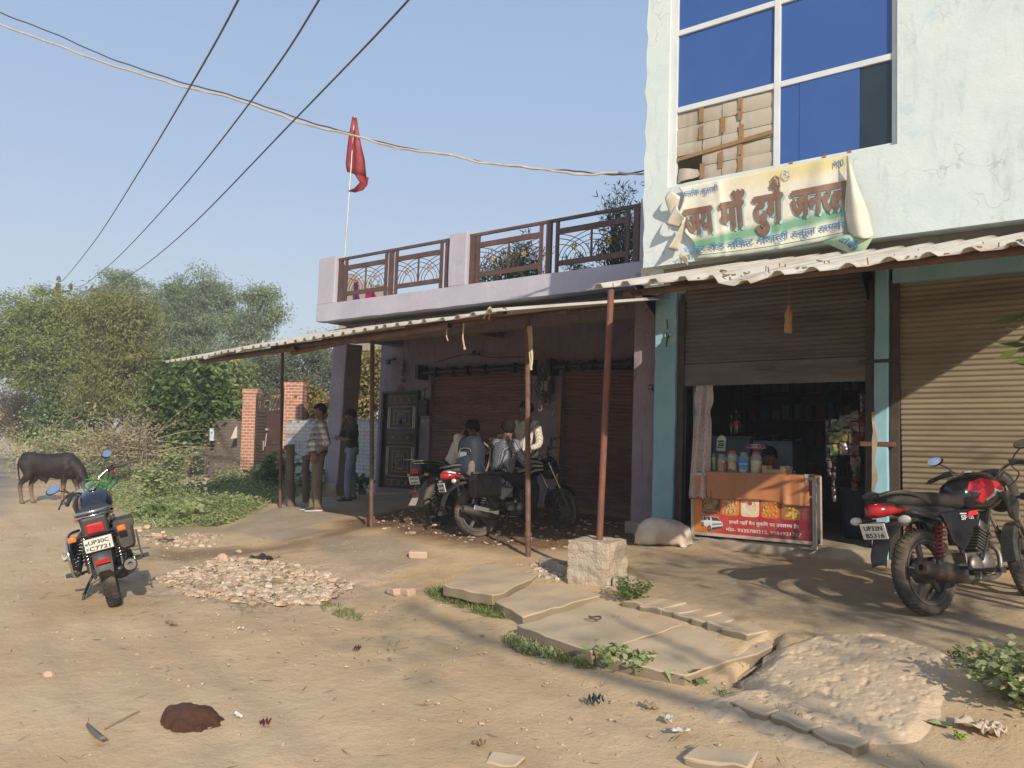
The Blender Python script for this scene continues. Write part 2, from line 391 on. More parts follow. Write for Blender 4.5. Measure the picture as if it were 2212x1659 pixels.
def slats(x0, x1, y, z0, z1, p=.054, d=.019, nx=2, sag=0.0):
    """rolling shutter curtain: one curved slat after another"""
    m = MB(); prof = []; z = z0
    while z < z1-1e-6:
        for a, b in ((.0, 0), (.10, .35), (.34, 1), (.54, .95), (.68, .45), (.80, .06)):
            if z+a*p < z1: prof.append((z+a*p, y-d*b))
        z += p
    prof.append((z1, y)); xs = [x0+(x1-x0)*i/(nx-1) for i in range(nx)]
    vs = [(x, q[1]-sag*math.sin(math.pi*i/(nx-1))*((z1-q[0])/(z1-z0)), q[0]) for q in prof for i, x in enumerate(xs)]
    return m.add(vs, [(j*nx+i, j*nx+i+1, (j+1)*nx+i+1, (j+1)*nx+i) for j in range(len(prof)-1) for i in range(nx-1)])
# ================================================================== BLUE SHOP BUILDING
B = thing('shop_building', 'pale mint two storey shop building with a tall blue glass window and two rolling shutters', 'building', (-1.5, 8.75, .3))
KX = .019
def bl(m, z0=4.36): return lean(m, KX, z0)
m = MB()
# front wall of the upper storey, with a ragged plaster corner on the left
ze = [3.47+i*.16 for i in range(30)]
for i in range(len(ze)-1):
    a, b = [-3.965+.012*math.sin(i*2.3)+.01*rnd.uniform(-1, 1) if 0 < i < 29 else -3.965 for i in (i, i+1)]
    if i == 0: _px = a
    m.hexa([(_px, 8.0, ze[i]), (-3.68, 8.0, ze[i]), (-3.68, 8.2, ze[i]), (_px, 8.2, ze[i])], [(b, 8.0, ze[i+1]), (-3.68, 8.0, ze[i+1]), (-3.68, 8.2, ze[i+1]), (b, 8.2, ze[i+1])]); _px = b
m.box((-3.68, 8.0, 3.47), (-1.305, 8.2, 4.355)); m.box((-1.305, 8.0, 3.47), (4.8, 8.2, 8.11)); m.box((-3.68, 8.0, 7.4), (-1.305, 8.2, 8.11))
bl(m).build('front_wall', MW_BLUE, B)
m = MB(); m.box((-3.965, 8.2, 3.3), (-3.80, 15, 8.11)); m.box((4.6, 8.2, 3.3), (4.8, 15, 8.11)); m.box((-3.8, 14.8, 3.3), (4.6, 15, 8.11)); bl(m).build('side_wall', MW_BLUE, B)
m = MB(); m.box((-3.8, 8.2, 8.0), (4.6, 14.8, 8.1)); bl(m).build('roof', M_CEM, B)
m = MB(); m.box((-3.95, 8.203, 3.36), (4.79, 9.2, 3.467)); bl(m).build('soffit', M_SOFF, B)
# window
WN = MB()
zr = lambda t: .0
W = MB(); zl, zh = 4.365, 7.4
F0, F1 = 8.045, 8.11
for x0, x1 in ((-3.68, -3.60), (-2.50, -2.435), (-1.36, -1.305)): W.box((x0, F0, zl), (x1, F1, zh))
for z in (4.365, 5.225, 6.13, 6.98):
    for x0, x1 in ((-3.60, -2.50), (-2.435, -1.36)): W.box((x0, F0+.004, z), (x1, F1-.004, z+(.03 if z < 4.4 else .062)))
wf = bl(W).build('window', M_ALU, B, bevel=.004)
M_GLS = M('blue film glass', (.030, .085, .27), (.034, .092, .285), 1.2, .22, .02, 8, spec=.6, dirt=(.05, .11, .29), da=.5, ds=.8)
M_GLD = M('dark glass', (.012, .022, .03), (.022, .032, .036), 2, .12, .0, spec=.6)
for x0, x1, z0, z1, mt in ((-3.60, -2.50, 6.195, 6.98, M_GLS), (-2.435, -1.36, 6.195, 6.98, M_GLS), (-3.60, -2.50, 5.29, 6.13, M_GLS), (-2.435, -1.36, 5.29, 6.13, M_GLS), (-3.60, -2.50, 7.045, 7.4, M_GLS), (-2.435, -1.36, 7.045, 7.4, M_GLS),
                           (-1.66, -1.36, 4.396, 5.224, M_GLD)):
    m = MB(); m.box((x0+.001, 8.075, z0), (x1-.001, 8.083, z1)); bl(m).build('window_pane', mt, wf)
m = MB(); m.box((-2.434, 8.068, 4.396), (-2.235, 8.074, 5.224)); bl(m).build('window_pane', M_GLS, wf)
m = MB(); m.box((-2.236, 8.062, 4.396), (-1.655, 8.067, 5.224)); bl(m).build('window_pane', M_GLS, wf)
M_CARD = M('weathered cardboard', (.43, .375, .30), (.36, .31, .245), 5, .95, .5, 90, dirt=(.26, .21, .15), da=.5, st=(1, 1, .15))
M_TAPE = M('brown parcel tape', (.30, .185, .075), (.235, .14, .06), 9, .45, .1)
m = MB(); gx_ = [-3.598, -3.30, -3.07, -2.86, -2.505]; gz_ = [5.222, 5.05, 4.86, 4.72, 4.56, 4.40]
for i in range(4):
    for j in range(5):
        if i == 0 and j >= 3: continue
        a, b, c, d = gx_[i]+.003, gx_[i+1]-.003, gz_[j+1]+.003, gz_[j]-.003; y = 8.085-rnd.uniform(0, .014); t = rnd.uniform(-.008, .008)
        m.grid(lambda u, v: (a+(b-a)*u, y+t*(u-.5)-.012*math.sin(math.pi*v)*rnd.uniform(.6, 1.2)+rnd.uniform(-.002, .002), c+(d-c)*v), 5, 5)
m.grid(lambda u, v: (-3.585+.26*u+.02*v, 8.06-.05*u*(1-v)-.03*math.sin(5*u), 4.40+.17*v+.03*u*(1-v)-.05*u*v), 5, 5)
bl(m).build('cardboard_patch', M_CARD, wf, smooth=50)
m = MB()
for i in (1, 2, 3):
    z = 5.22
    while z > 4.45:
        l = rnd.uniform(.1, .2); x = gx_[i]+rnd.uniform(-.012, .012)
        if rnd.random() < .8: m.box((x-.026, 8.058, z-l), (x+.026, 8.061, z))
        z -= l+rnd.uniform(.0, .06)
m.hexa([(-3.6, 8.054, 4.66), (-2.5, 8.054, 4.745), (-2.5, 8.057, 4.745), (-3.6, 8.057, 4.66)], [(-3.6, 8.054, 4.70), (-2.5, 8.054, 4.79), (-2.5, 8.057, 4.79), (-3.6, 8.057, 4.70)])
bl(m).build('tape_strips', M_TAPE, wf)
for x in (-2.33, -2.0, -1.76): m = MB(); m.box((x, 8.035, 4.372), (x+.035, 8.06, 4.385)); m.box((x, 8.04, 4.385), (x+.03, 8.05, 4.40)); bl(m).build('window_clip', M('orange clip', (.40, .13, .06), r=.5), wf)
# ground floor
def colm(x0, x1, y0, y1, z0, z1, mat, name, am=.01, parent=B, k=KX, zr_=1.78, ns=14):
    m = MB(); rg = []
    for i in range(ns+1):
        z = z0+(z1-z0)*i/ns; rg.append([(x0, y0, z), (x1, y0, z), (x1, y1, z), (x0, y1, z)])
    m.loft(rg); jit(m, am, len(name), 4); lean(m, k, zr_); return m.build(name, mat, parent, bevel=.012)
colm(-4.21, -3.93, 8.75, 9.1, .2, 3.36, MW_TEAL, 'column'); colm(-1.70, -1.565, 8.75, 9.1, .2, 3.36, MW_TEAL, 'column')
m = MB(); m.prism([(8.75, 3.02), (8.12, 3.36), (8.75, 3.36)], (0.27, 0, 0), Matrix(((0, 0, 1, -4.19), (1, 0, 0, 0), (0, 1, 0, 0), (0, 0, 0, 1)))); m.build('bracket', MW_TEAL, B, bevel=.01)
m = MB(); m.prism([(8.75, 3.0), (8.3, 3.36), (8.75, 3.36)], (0.2, 0, 0), Matrix(((0, 0, 1, -1.74), (1, 0, 0, 0), (0, 1, 0, 0), (0, 0, 0, 1)))); m.build('bracket', M_RUST, B, bevel=.01)
m = MB(); m.box((-1.5, 8.76, 3.16), (4.7, 8.95, 3.36)); m.box((-3.9, 8.97, 3.2), (-1.75, 9.1, 3.36)); m.build('lintel', MW_TEAL, B)
M_SHG = M('brown grey shutter steel', (.27, .22, .15), (.21, .17, .115), 5, .62, .15, 60, .15, dirt=(.14, .10, .07), da=.75, ds=1.6, st=(.25, 1, 2))
M_SHD = M('dark sooty shutter steel', (.16, .135, .11), (.12, .10, .082), 5, .6, .15, 60, .15, dirt=(.05, .04, .033), da=.7, ds=1.4, st=(.3, 1, 2))
M_SHP = M('maroon shutter steel', (.24, .13, .115), (.18, .10, .09), 5, .6, .15, 60, .1, dirt=(.07, .04, .035), da=.6, ds=1.4, st=(.3, 1, 2))
s1 = slats(-3.84, -1.76, 8.86, 2.42, 3.36, nx=6).build('half_open_shutter', M_SHD, B, smooth=60); tag(s1, 'dark sooty rolling shutter pulled half way up')
m = MB(); m.box((-3.84, 8.835, 2.15), (-1.76, 8.86, 2.415)); m.box((-2.95, 8.80, 2.32), (-2.75, 8.834, 2.34)); lean(m, 0, 0); mb = m.build('bottom_rail', M_SHD, s1, bevel=.004)
s2 = slats(-1.46, 3.4, 8.86, .33, 3.16, nx=14).build('closed_shutter', M_SHG, B, smooth=60); tag(s2, 'brown grey rolling shutter pulled right down')
for x0, x1 in ((-3.925, -3.845), (-1.795, -1.705), (-1.56, -1.47)):
    m = MB(); m.box((x0, 8.80, .25), (x1, 8.89, 3.2)); lean(m, KX, 1.78).build('guide_rail', M('black brown guide steel', (.045, .035, .028), (.07, .05, .038), 8, .6, .2, dirt=(.10, .06, .04), da=.5), B, bevel=.004)
m = MB(); m.box((-1.84, 8.745, 1.46), (-1.50, 8.775, 1.51)); m.build('lock_bar', M_RUST, B, bevel=.004)
m = MB(); m.box((-1.84, 8.745, 2.33), (-1.50, 8.775, 2.37)); m.build('lock_bar', M_BLK, B, bevel=.004)
# crumbled edge of plaster beside the guide
m = MB(); rg = []
for i in range(16):
    z = .32+1.5*i/15; w_ = .02+.016*math.sin(i*1.7); rg.append([(-1.715, 8.742, z), (-1.715+w_+.02, 8.742, z), (-1.715+w_+.02, 8.76, z), (-1.715, 8.76, z)])
m.loft(rg); jit(m, .012, 3, 9); lean(m, KX, 1.78).build('broken_plaster', M_CEM, B)
# step and shop room
m = MB(); m.grid(lambda u, v: (-3.75+2.1*u, 8.40+.08*u+(.0 if v < .5 else .5*(v-.5)*2)-.02*(1-min(1, v*2)), .2+.215*min(1, v*2)), 50, 9); jit(m, .018, 5, 7); m.build('step', M_CEM, B, smooth=50)
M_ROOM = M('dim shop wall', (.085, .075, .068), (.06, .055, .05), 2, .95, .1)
m = MB(); m.box((-4.2, 8.93, .30), (-1.5, 12.2, .415)); m.build('shop_floor', M_CEM, B)
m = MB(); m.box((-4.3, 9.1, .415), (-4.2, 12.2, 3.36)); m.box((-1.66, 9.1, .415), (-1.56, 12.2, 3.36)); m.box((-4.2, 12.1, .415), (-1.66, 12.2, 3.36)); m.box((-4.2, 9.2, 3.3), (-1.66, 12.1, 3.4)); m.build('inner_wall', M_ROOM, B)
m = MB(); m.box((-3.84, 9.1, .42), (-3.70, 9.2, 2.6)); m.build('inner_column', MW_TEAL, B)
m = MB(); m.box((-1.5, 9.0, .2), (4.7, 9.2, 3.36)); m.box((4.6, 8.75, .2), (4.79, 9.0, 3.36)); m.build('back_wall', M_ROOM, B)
# crumbled masonry lump where the two buildings meet
m = MB()
for c, r in (((-4.02, 8.5, 3.55), (.16, .2, .14)), ((-4.12, 8.6, 3.38), (.17, .2, .11)), ((-4.08, 8.45, 3.7), (.1, .15, .09)), ((-4.2, 8.7, 3.5), (.12, .2, .12))): m.ell(c, r, n=22, m=14)
jit(m, .06, 2, 9); jit(m, .03, 5, 25); m.build('broken_masonry', M('flaking lime render', (.62, .58, .50), (.50, .45, .37), 9, .95, .6, 40, dirt=(.40, .14, .09), da=.8, ds=5, dt=(.6, .66)), B, smooth=35)
# ================================================================== LILAC BUILDING
L = thing('house', 'lilac single storey house with iron roof railings, black door and two maroon shutters', 'building', (-8.2, 10.8, .3))
def lz(m, z0=4.3, k=.026): return lean(m, k, z0)
m = MB()
m.grid(lambda u, v: (-11.715+7.9*u, 9.70, 3.66+.33*v), 60, 4); m.v = [(x, y+.006*math.sin(x*5), z+(.004*math.sin(x*9) if z < 3.7 else 0)) for x, y, z in m.v]
m.box((-11.715, 9.71, 3.661), (-3.82, 9.92, 3.985)); lz(m).build('parapet', MW_LIL, L)
for x0, x1 in ((-11.715, -11.245), (-8.42, -8.035), (-4.89, -4.5)):
    m = MB(); m.loft([[(x0, 9.705, z), (x1, 9.705, z), (x1, 9.98, z), (x0, 9.98, z)] for z in (3.987, 4.2, 4.5, 4.8, 4.895)]); jit(m, .01, x0, 3); lz(m).build('parapet_pillar', MW_LIL, L, bevel=.02)
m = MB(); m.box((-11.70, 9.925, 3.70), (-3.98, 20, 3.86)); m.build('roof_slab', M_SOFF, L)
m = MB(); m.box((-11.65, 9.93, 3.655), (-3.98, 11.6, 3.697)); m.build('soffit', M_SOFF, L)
M_EDG = M('painted bounce light', (.40, .33, .26), (.33, .27, .21), 3, .9, .2)  # bounce light on the mauve beams' undersides, put into the colour
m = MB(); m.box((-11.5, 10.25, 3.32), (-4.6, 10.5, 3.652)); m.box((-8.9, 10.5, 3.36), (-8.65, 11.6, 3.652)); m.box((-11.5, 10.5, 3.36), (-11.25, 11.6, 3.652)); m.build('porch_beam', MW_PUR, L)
m = MB(); m.box((-11.5, 10.245, 3.305), (-4.6, 10.5, 3.318)); m.box((-8.9, 10.502, 3.345), (-8.65, 11.6, 3.358)); m.build('painted_bounce_strip', M_EDG, L)  # thin pale strips under the beams stand in for light bounced up
# porch pillar, leaning a little, bare cement at its foot
m = MB(); m.loft([[(-12.10+.057*(z-.27), 10.30, z), (-11.69+.057*(z-.27), 10.30, z), (-11.69+.057*(z-.27), 10.72, z), (-12.10+.057*(z-.27), 10.72, z)] for z in [.2+.1935*i for i in range(17)]]); jit(m, .014, 1, 4)
m.build('porch_pillar', wall_mat('porch pillar paint', (.33, .29, .34), (.27, .235, .28), (.36, .32, .37), .5, (.55, .52, .52), .55, sc=1.2), L, bevel=.02)
m = MB(); m.loft([[(-12.13, 10.27, z), (-11.67, 10.27, z), (-11.67, 10.75, z), (-12.13, 10.75, z)] for z in (.15, .3, .48, .55)]); jit(m, .03, 2, 6); m.build('pillar_foot', M_CEM, L, bevel=.02)
# back wall of the porch with openings
m = MB(); Y0, Y1 = 11.6, 11.85
def wb(x0, x1, z0, z1): m.box((x0, Y0, z0), (x1, Y1, z1))
wb(-11.93, -11.78, .2, 3.65); wb(-11.78, -10.74, 2.43, 3.65); wb(-11.78, -10.74, .2, .43); wb(-10.74, -10.47, .2, 3.65); wb(-10.47, -8.0, 2.75, 3.65); wb(-8.0, -7.36, .2, 3.65); wb(-7.36, -5.72, 2.72, 3.65); wb(-5.72, -4.3, .2, 3.65)
m.box((-11.93, 11.85, .2), (-11.7, 19, 3.65)); m.box((-11.7, 14.0, .2), (-4.3, 14.2, 3.65))
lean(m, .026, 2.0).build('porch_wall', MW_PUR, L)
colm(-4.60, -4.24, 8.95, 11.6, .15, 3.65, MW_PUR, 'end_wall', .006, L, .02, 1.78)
m = MB(); m.loft([[(-4.68, 8.88, z), (-4.26, 8.88, z), (-4.26, 9.1, z), (-4.68, 9.1, z)] for z in (.1, .3, .46)]); jit(m, .03, 2, 6); m.build('wall_foot', M_CEM, L, bevel=.015)
# shutters
def lil_shutter(x0, x1, z0, z1, tilt, label):
    s = slats(x0, x1, 11.68, z0+.14, z1, .062, .021, 8, .0)
    s.v = [(x+.02*(z-2), y, z-tilt*(x-x0)) for x, y, z in s.v]
    s = s.build('rolling_shutter', M_SHP, L, smooth=60); s['label'] = label
    q = MB(); q.box((x0, 11.655, z0), (x1, 11.68, z0+.138)); q.v = [(x+.02*(z-2), y, z-tilt*(x-x0)) for x, y, z in q.v]; q.build('bottom_rail', M_SHP, s, bevel=.004)
    q = MB(); q.tube([(x0-.1, 11.42, z1+.02), (x1+.1, 11.42, z1+.02)], .055, 12)
    for t in (.12, .3, .45, .62, .9): x = x0+(x1-x0)*t; q.tube([(x-.04, 11.42, z1+.02), (x+.04, 11.42, z1+.02)], .095, 14)
    q.box((x0-.16, 11.3, z1-.12), (x0-.08, 11.598, z1+.17)); q.box((x1+.07, 11.3, z1-.12), (x1+.14, 11.598, z1+.16)); q.build('shutter_barrel', M_BLK, s, smooth=40)
lil_shutter(-10.46, -8.02, .40, 2.75, 0, 'wide maroon rolling shutter behind the motorcycles')
lil_shutter(-7.34, -5.74, .33, 2.73, .05, 'sagging maroon rolling shutter at the end wall')
m = MB(); m.box((-7.44, 11.55, .33), (-7.36, 11.599, 2.22)); m.box((-7.75, 11.56, 1.02), (-7.44, 11.598, 1.06)); lean(m, .03, 1.2).build('timber_batten', M('yellow timber', (.36, .21, .07), (.27, .15, .05), 9, .7, .2, st=(1, 1, .2)), L)
# door
D = MB(); D.box((-11.78, 11.52, .43), (-11.72, 11.62, 2.43)); D.box((-10.80, 11.52, .43), (-10.74, 11.62, 2.43)); D.box((-11.72, 11.52, 2.38), (-10.80, 11.62, 2.43))
DK = .0; lean(D, .026, 2.0); fr_ = D.build('door_frame', M_BLK, L, bevel=.004)
m = MB(); m.box((-11.72, 11.585, .44), (-10.80, 11.615, 2.38)); lean(m, .026, 2.0); door = m.build('door', M_BLK, L)
for z0, z1 in ((.48, .62), (1.34, 1.60), (2.16, 2.34)):
    m = MB(); m.box((-11.60, 11.565, z0), (-10.84, 11.584, z1)); lean(m, .026, 2.0).build('door_band', M_BLK, door, bevel=.006)
def ring(m, x0, x1, z0, z1, y, w, d): 
    m.box((x0, y-d, z0), (x1, y, z0+w)); m.box((x0, y-d, z1-w), (x1, y, z1)); m.box((x0, y-d, z0+w), (x0+w, y, z1-w)); m.box((x1-w, y-d, z0+w), (x1, y, z1-w))
m = MB()
for z0, z1 in ((.48, .62), (1.34, 1.60), (2.16, 2.34)):
    ring(m, -11.58, -10.86, z0+.015, z1-.015, 11.565, .008, .004)
    for x in (-11.42, -11.22, -11.02):
        for a in range(6): m.ell((x+.022*math.cos(a*1.047), 11.562, (z0+z1)/2+.022*math.sin(a*1.047)), (.014, .006, .014), n=6, m=4)
for z0, z1 in ((.68, 1.28), (1.66, 2.10)):
    for xa, xb, za, zb in ((-11.47, -10.97, z0+.06, z0+.13), (-11.47, -10.97, z1-.13, z1-.06), (-11.47, -11.40, z0+.13, z1-.13), (-11.04, -10.97, z0+.13, z1-.13)):
        nx = max(1, round((xb-xa)/.05)); nz = max(1, round((zb-za)/.05))
        for i in range(nx):
            for j in range(nz):
                cx, cz = xa+(i+.5)*(xb-xa)/nx, za+(j+.5)*(zb-za)/nz
                m.lathe([(.012, 0), (.024, 0), (.024, .006), (.012, .006)], Matrix.Translation((cx, 11.58, cz)) @ Matrix.Rotation(math.pi/2, 4, 'X'), 7, True)
    for x in (-11.585, -10.87): m.tube([(x, 11.575, z0), (x, 11.575, z1)], .008, 6)
lean(m, .026, 2.0).build('gilt_ornament', M_GOLD, door)
m = MB()
for z0, z1 in ((.68, 1.28), (1.66, 2.10)):
    for x in (-11.61, -11.56, -10.90, -10.85): m.tube([(x, 11.575, z0), (x, 11.575, z1)], .009, 6)
    for zz in (z0, z1): m.tube([(-11.54, 11.575, zz), (-10.90, 11.575, zz)], .007, 6)
    cx = -11.22; h = (z1-z0)-.28; zb = z0+.15
    for sg in (-1, 1):
        m.tube(bez([(cx, 11.57, zb), (cx+sg*.08, 11.57, zb+.12*h), (cx+sg*.115, 11.57, zb+.55*h), (cx+sg*.08, 11.57, zb+.9*h), (cx+sg*.03, 11.57, zb+.93*h), (cx+sg*.02, 11.57, zb+.8*h), (cx+sg*.05, 11.57, zb+.78*h)], 5), .006, 5)
        m.tube(bez([(cx, 11.57, zb), (cx+sg*.04, 11.57, zb+.3*h), (cx+sg*.05, 11.57, zb+.55*h), (cx+sg*.02, 11.57, zb+.62*h), (cx+sg*.0, 11.57, zb+.5*h)], 5), .005, 5)
        m.tube(bez([(cx, 11.57, zb), (cx+sg*.09, 11.57, zb-.01), (cx+sg*.13, 11.57, zb+.08*h), (cx+sg*.10, 11.57, zb+.14*h)], 5), .006, 5)
lean(m, .026, 2.0).build('steel_scrollwork', M('bright steel', (.45, .45, .44), r=.35, metal=.8, b=0), door, smooth=50)
m = MB(); m.ell((-11.24, 11.55, 1.79), (.05, .035, .055), n=12, m=8); lean(m, .026, 2).build('door_knocker', M('dark bronze', (.06, .05, .04), r=.4, metal=.6), door, smooth=60)
m = MB(); m.tube([(-10.90, 11.54, 1.40), (-10.90, 11.54, 1.52)], .012, 8); m.box((-10.93, 11.545, 1.45), (-10.78, 11.564, 1.48)); m.build('door_handle', M_BLK, door)
# roof railings
def rail_panel(xa, xb, za, zb):
    """one framed panel: flat bars, middle rod, crossing arcs and cast flowers"""
    y = 9.80; m = MB()
    for x in (xa, xb): m.box((x-.025, y-.02, za), (x+.025, y+.02, zb))
    hb = zb-.20
    m.box((xa+.025, y-.015, hb), (xb-.025, y+.015, hb+.085)); m.box((xa+.025, y-.015, za+.12), (xb-.025, y+.015, za+.20))
    pn = lz(m).build('railing_panel', M_BRN, L)
    q = MB(); z0, z1 = za+.20, hb; xm = (xa+xb)/2
    q.box((xm-.012, y-.012, z0), (xm+.012, y+.012, z1))
    for a, b in ((xa+.025, xm-.012), (xm+.012, xb-.025)):
        for f in (1.0, .83, .62):
            h = (z1-z0)*f; wd = (b-a)*(.25+.75*f)
            for s, x0 in ((1, a), (-1, b)):
                q.tube([(x0+s*wd*math.sin(t*math.pi/2)**1.15*1.0, y, z0+h*(1-(t)**1.6)) for t in [i/9 for i in range(10)]], .0065, 5)
    lz(q).build('arc_bars', M_BRN, pn, smooth=50)
    q = MB()
    for c in ((xa*3+xb)/4, (xa+xb*3)/4):
        for i in range(6): q.ell((c+.03*math.cos(i*1.047), y-.012, (z0+z1)/2-.02+.03*math.sin(i*1.047)), (.018, .008, .018), n=7, m=4)
    lz(q).build('cast_flower', M_GOLD, pn)
ZA, ZB = 3.99, 4.80
for xa, xb in ((-11.03, -9.98), (-9.72, -8.66), (-7.86, -6.62), (-6.32, -5.12)): rail_panel(xa, xb, ZA, ZB)
m = MB()
for x0, x1 in ((-11.245, -8.42), (-8.035, -4.89)): m.box((x0, 9.775, ZB), (x1, 9.825, ZB+.045)); m.box((x0, 9.785, ZA-.003), (x1, 9.815, ZA+.02))
for x in (-11.18, -9.85, -8.52, -7.97, -6.47, -4.98): m.box((x-.045, 9.775, ZA), (x+.045, 9.825, ZB))
lz(m).build('rail_bar', M_BRN, L)
# ------------------------------------------------------------------ corrugated awnings on pipe posts
M_SHEET = M('dusty galvanised sheet', (.50, .47, .41), (.44, .41, .355), 3, .6, .15, 40, .25, dirt=(.36, .24, .15), da=.55, ds=3.2, spec=.4, st=(1, .35, 1))
M_SHEETU = M_SHEET
M_PIPE = M('brown pipe', (.11, .062, .045), (.155, .088, .062), 11, .65, .25, 70, .2, dirt=(.24, .15, .10), da=.6, ds=6)
M_PIPER = M('red oxide pipe', (.235, .085, .055), (.15, .07, .048), 6, .65, .25, 70, .1, dirt=(.12, .07, .05), da=.7, ds=4)
def corr(x): 
    t = (x/.215) % 1.0
    return .034*max(0, min(1, (t-.58)*14, (.97-t)*14))
def awning_sheet(xa, xb, fy, by, zf, slope, parent, name='corrugated_sheet', side=(0, 0), seed=0, drop=None, skew=0):
    """one sheet surface; fy/by give front and back edge for an x, slope its rise"""
    m = MB(); r = random.Random(seed); n = int((xb-xa)/.0215)+1; xs = [xa+(xb-xa)*i/(n-1) for i in range(n)]
    jag = {}
    vs = []; nj = 9
    for j in range(nj):
        v = j/(nj-1)
        for x in xs:
            k = int((x-xa)/.98); jag.setdefault(k, (r.uniform(-.06, .05), r.uniform(-.012, .014)))
            jy, jz = jag[k]; f = fy(x)+jy; b = by(x); y = f+(b-f)*v
            dz = (drop(x, v) if drop else 0)
            vs.append((x+skew*v*(x-xa)/(xb-xa)+side[0]*(1-v)*(xb-x)/(xb-xa)+side[1]*v*(xb-x)/(xb-xa), y, zf+slope(x)*(y-fy(x))+corr(x)+jz+dz+.01*math.sin(x*2.3+seed)*(1-v)))
    m.add(vs, [(j*n+i, j*n+i+1, (j+1)*n+i+1, (j+1)*n+i) for j in range(nj-1) for i in range(n-1)])
    o = m.build(name, M_SHEET, parent, smooth=25); s = o.modifiers.new('solid', 'SOLIDIFY'); s.thickness = .004; s.offset = 0; return o
def post(p, q, r, mat, parent, collar=None):
    m = MB(); m.tube([Vector(p)-Vector((0, 0, .06)), Vector(p).lerp(Vector(q), .5), q], r, 14); o = m.build('post', mat, parent, smooth=50)
    if collar:
        c = Vector(p).lerp(Vector(q), collar); d = (Vector(q)-Vector(p)).normalized(); k = MB(); k.tube([c-d*.02, c+d*.02], r*1.35, 14); k.build('collar', mat, o, smooth=50)
    return o
A1 = thing('awning', 'long low corrugated awning on three pipe posts before the lilac porch', 'awning', (-8, 7.4, .27))
fy1 = lambda x: 6.69-(x+11.66)*.183; by1 = lambda x: 10.2
sl1 = lambda x: .27-(x+11.66)/7.7*.085
awning_sheet(-11.66, -3.98, fy1, by1, 2.6, sl1, A1, seed=3, drop=lambda x, v: (-.03*max(0, math.sin(x*6.1))**4*(1-v)**6 if -10.2 < x < -8.4 else 0))
def z1(x, y): return 2.6+sl1(x)*(y-fy1(x))
for (u, v), top in (((605, 1097), (610, 757)), ((802, 1138), (804, 745)), ((1141, 1202), (1139, 695))):
    p = atg(u, v); q = atY(*top, p.y); q.z = z1(q.x, q.y)-.04; post(p, q, .03 if u > 700 else .026, M_PIPE, A1, .09 if u > 1000 else None)
m = MB()
for x0, x1, yo, zo, r in ((-11.3, -4.45, .42, -.055, .033), (-10.9, -4.3, 1.55, -.055, .03), (-11.0, -4.2, 2.7, -.055, .03)):
    m.tube([(x, fy1(x)+yo, z1(x, fy1(x)+yo)+zo) for x in [x0+(x1-x0)*i/7 for i in range(8)]], r, 10)
m.build('purlin', M_PIPE, A1, smooth=50)
def hollow(m, p, q, r, ri):
    Mx = frame(p, q); h = (Vector(q)-Vector(p)).length; m.lathe([(ri, 0), (r, 0), (r, h), (ri, h)], Mx, 14, True)
for (u, v, Y), (u2, v2, Y2) in (((972, 703, 5.55), (760, 736, 6.05)), ((1090, 672, 5.5), (880, 706, 5.75)), ((632, 762, 6.5), (845, 718, 6.1)), ((440, 781, 6.75), (640, 752, 6.4))):
    m = MB(); hollow(m, atY(u, v, Y), atY(u2, v2, Y2), .034, .026); m.build('loose_pipe', M_PIPE, A1, smooth=50)
m = MB(); p = atY(965, 705, 5.55); m.tube([p, p+Vector((.0, 0, -.1)), p+Vector((.02, 0, -.14))], .006, 6); p = atY(1002, 698, 5.55); m.tube([p, p+Vector((-.01, 0, -.14)), p+Vector((.015, 0, -.24))], .008, 6); m.ell(p+Vector((.015, 0, -.24)), (.014, .014, .014), n=8, m=6)
m.tube(bez([atY(1045, 688, 5.5), atY(1052, 672, 5.45), atY(1060, 664, 5.5), atY(1056, 690, 5.5)], 4), .007, 6)
m.build('rope_end', M('pale rope', (.50, .38, .26), r=.9), A1)
m = MB(); p0, p1 = atY(1147, 705, 6.66), atY(1150, 800, 6.66); m.grid(lambda u, v: p0.lerp(p1, v)+Vector((.035*(u-.5)*(1-.5*v)*1.6, -.02-.012*math.sin(u*9+v*3), 0)), 7, 14); jit(m, .012, 4, 14); o = m.build('cloth_strip', M('cream rag', (.55, .45, .32), r=.95), A1, smooth=60)
A2 = thing('awning', 'weathered corrugated awning on a red pipe post over the half open shop', 'awning', (-2, 6.4, .3))
fy2 = lambda x: 5.0+.1*max(0, x+2.9)*.7; by2 = lambda x: 8.19
awning_sheet(-2.95, .27, fy2, by2, 2.6, lambda x: .25, A2, skew=.55, seed=8, drop=lambda x, v: -.05*max(0, math.sin(x*3.3+1.2))**8*(1-v)**8)
pz = atY(1295, 1165, 6.3); post(pz+Vector((0, 0, .06)), atY(1320, 633, 6.3)+Vector((0, 0, .03)), .031, M_PIPER, A2)
m = MB()
for yo in (.45, 1.35, 2.0): m.tube([(x, 5.05+yo, 2.6+.25*yo-.05) for x in (-2.9, -1, .36)], .028, 10)
for x in (-2.75, .25): m.tube([(x, 5.3, 2.6+.25*.3-.07), (x, 8.0, 2.6+.25*3-.07)], .018, 8)
m.tube([(.33, 6.6, .25), (.34, 6.6, 2.9)], .03, 12)
m.build('frame_pipe', M_PIPE, A2, smooth=50)
m = MB(); r5 = random.Random(5)
for i in range(26):
    x = r5.uniform(-2.8, .3); y = fy2(x)+r5.uniform(.02, 1.2); z = 2.6+.25*(y-fy2(x))+.02; m.tube([(x, y, z-.02), (x+r5.uniform(-.01, .01), y, z+.025)], .004, 5)
m.build('roofing_nail', M_RUST, A2)
m = MB()
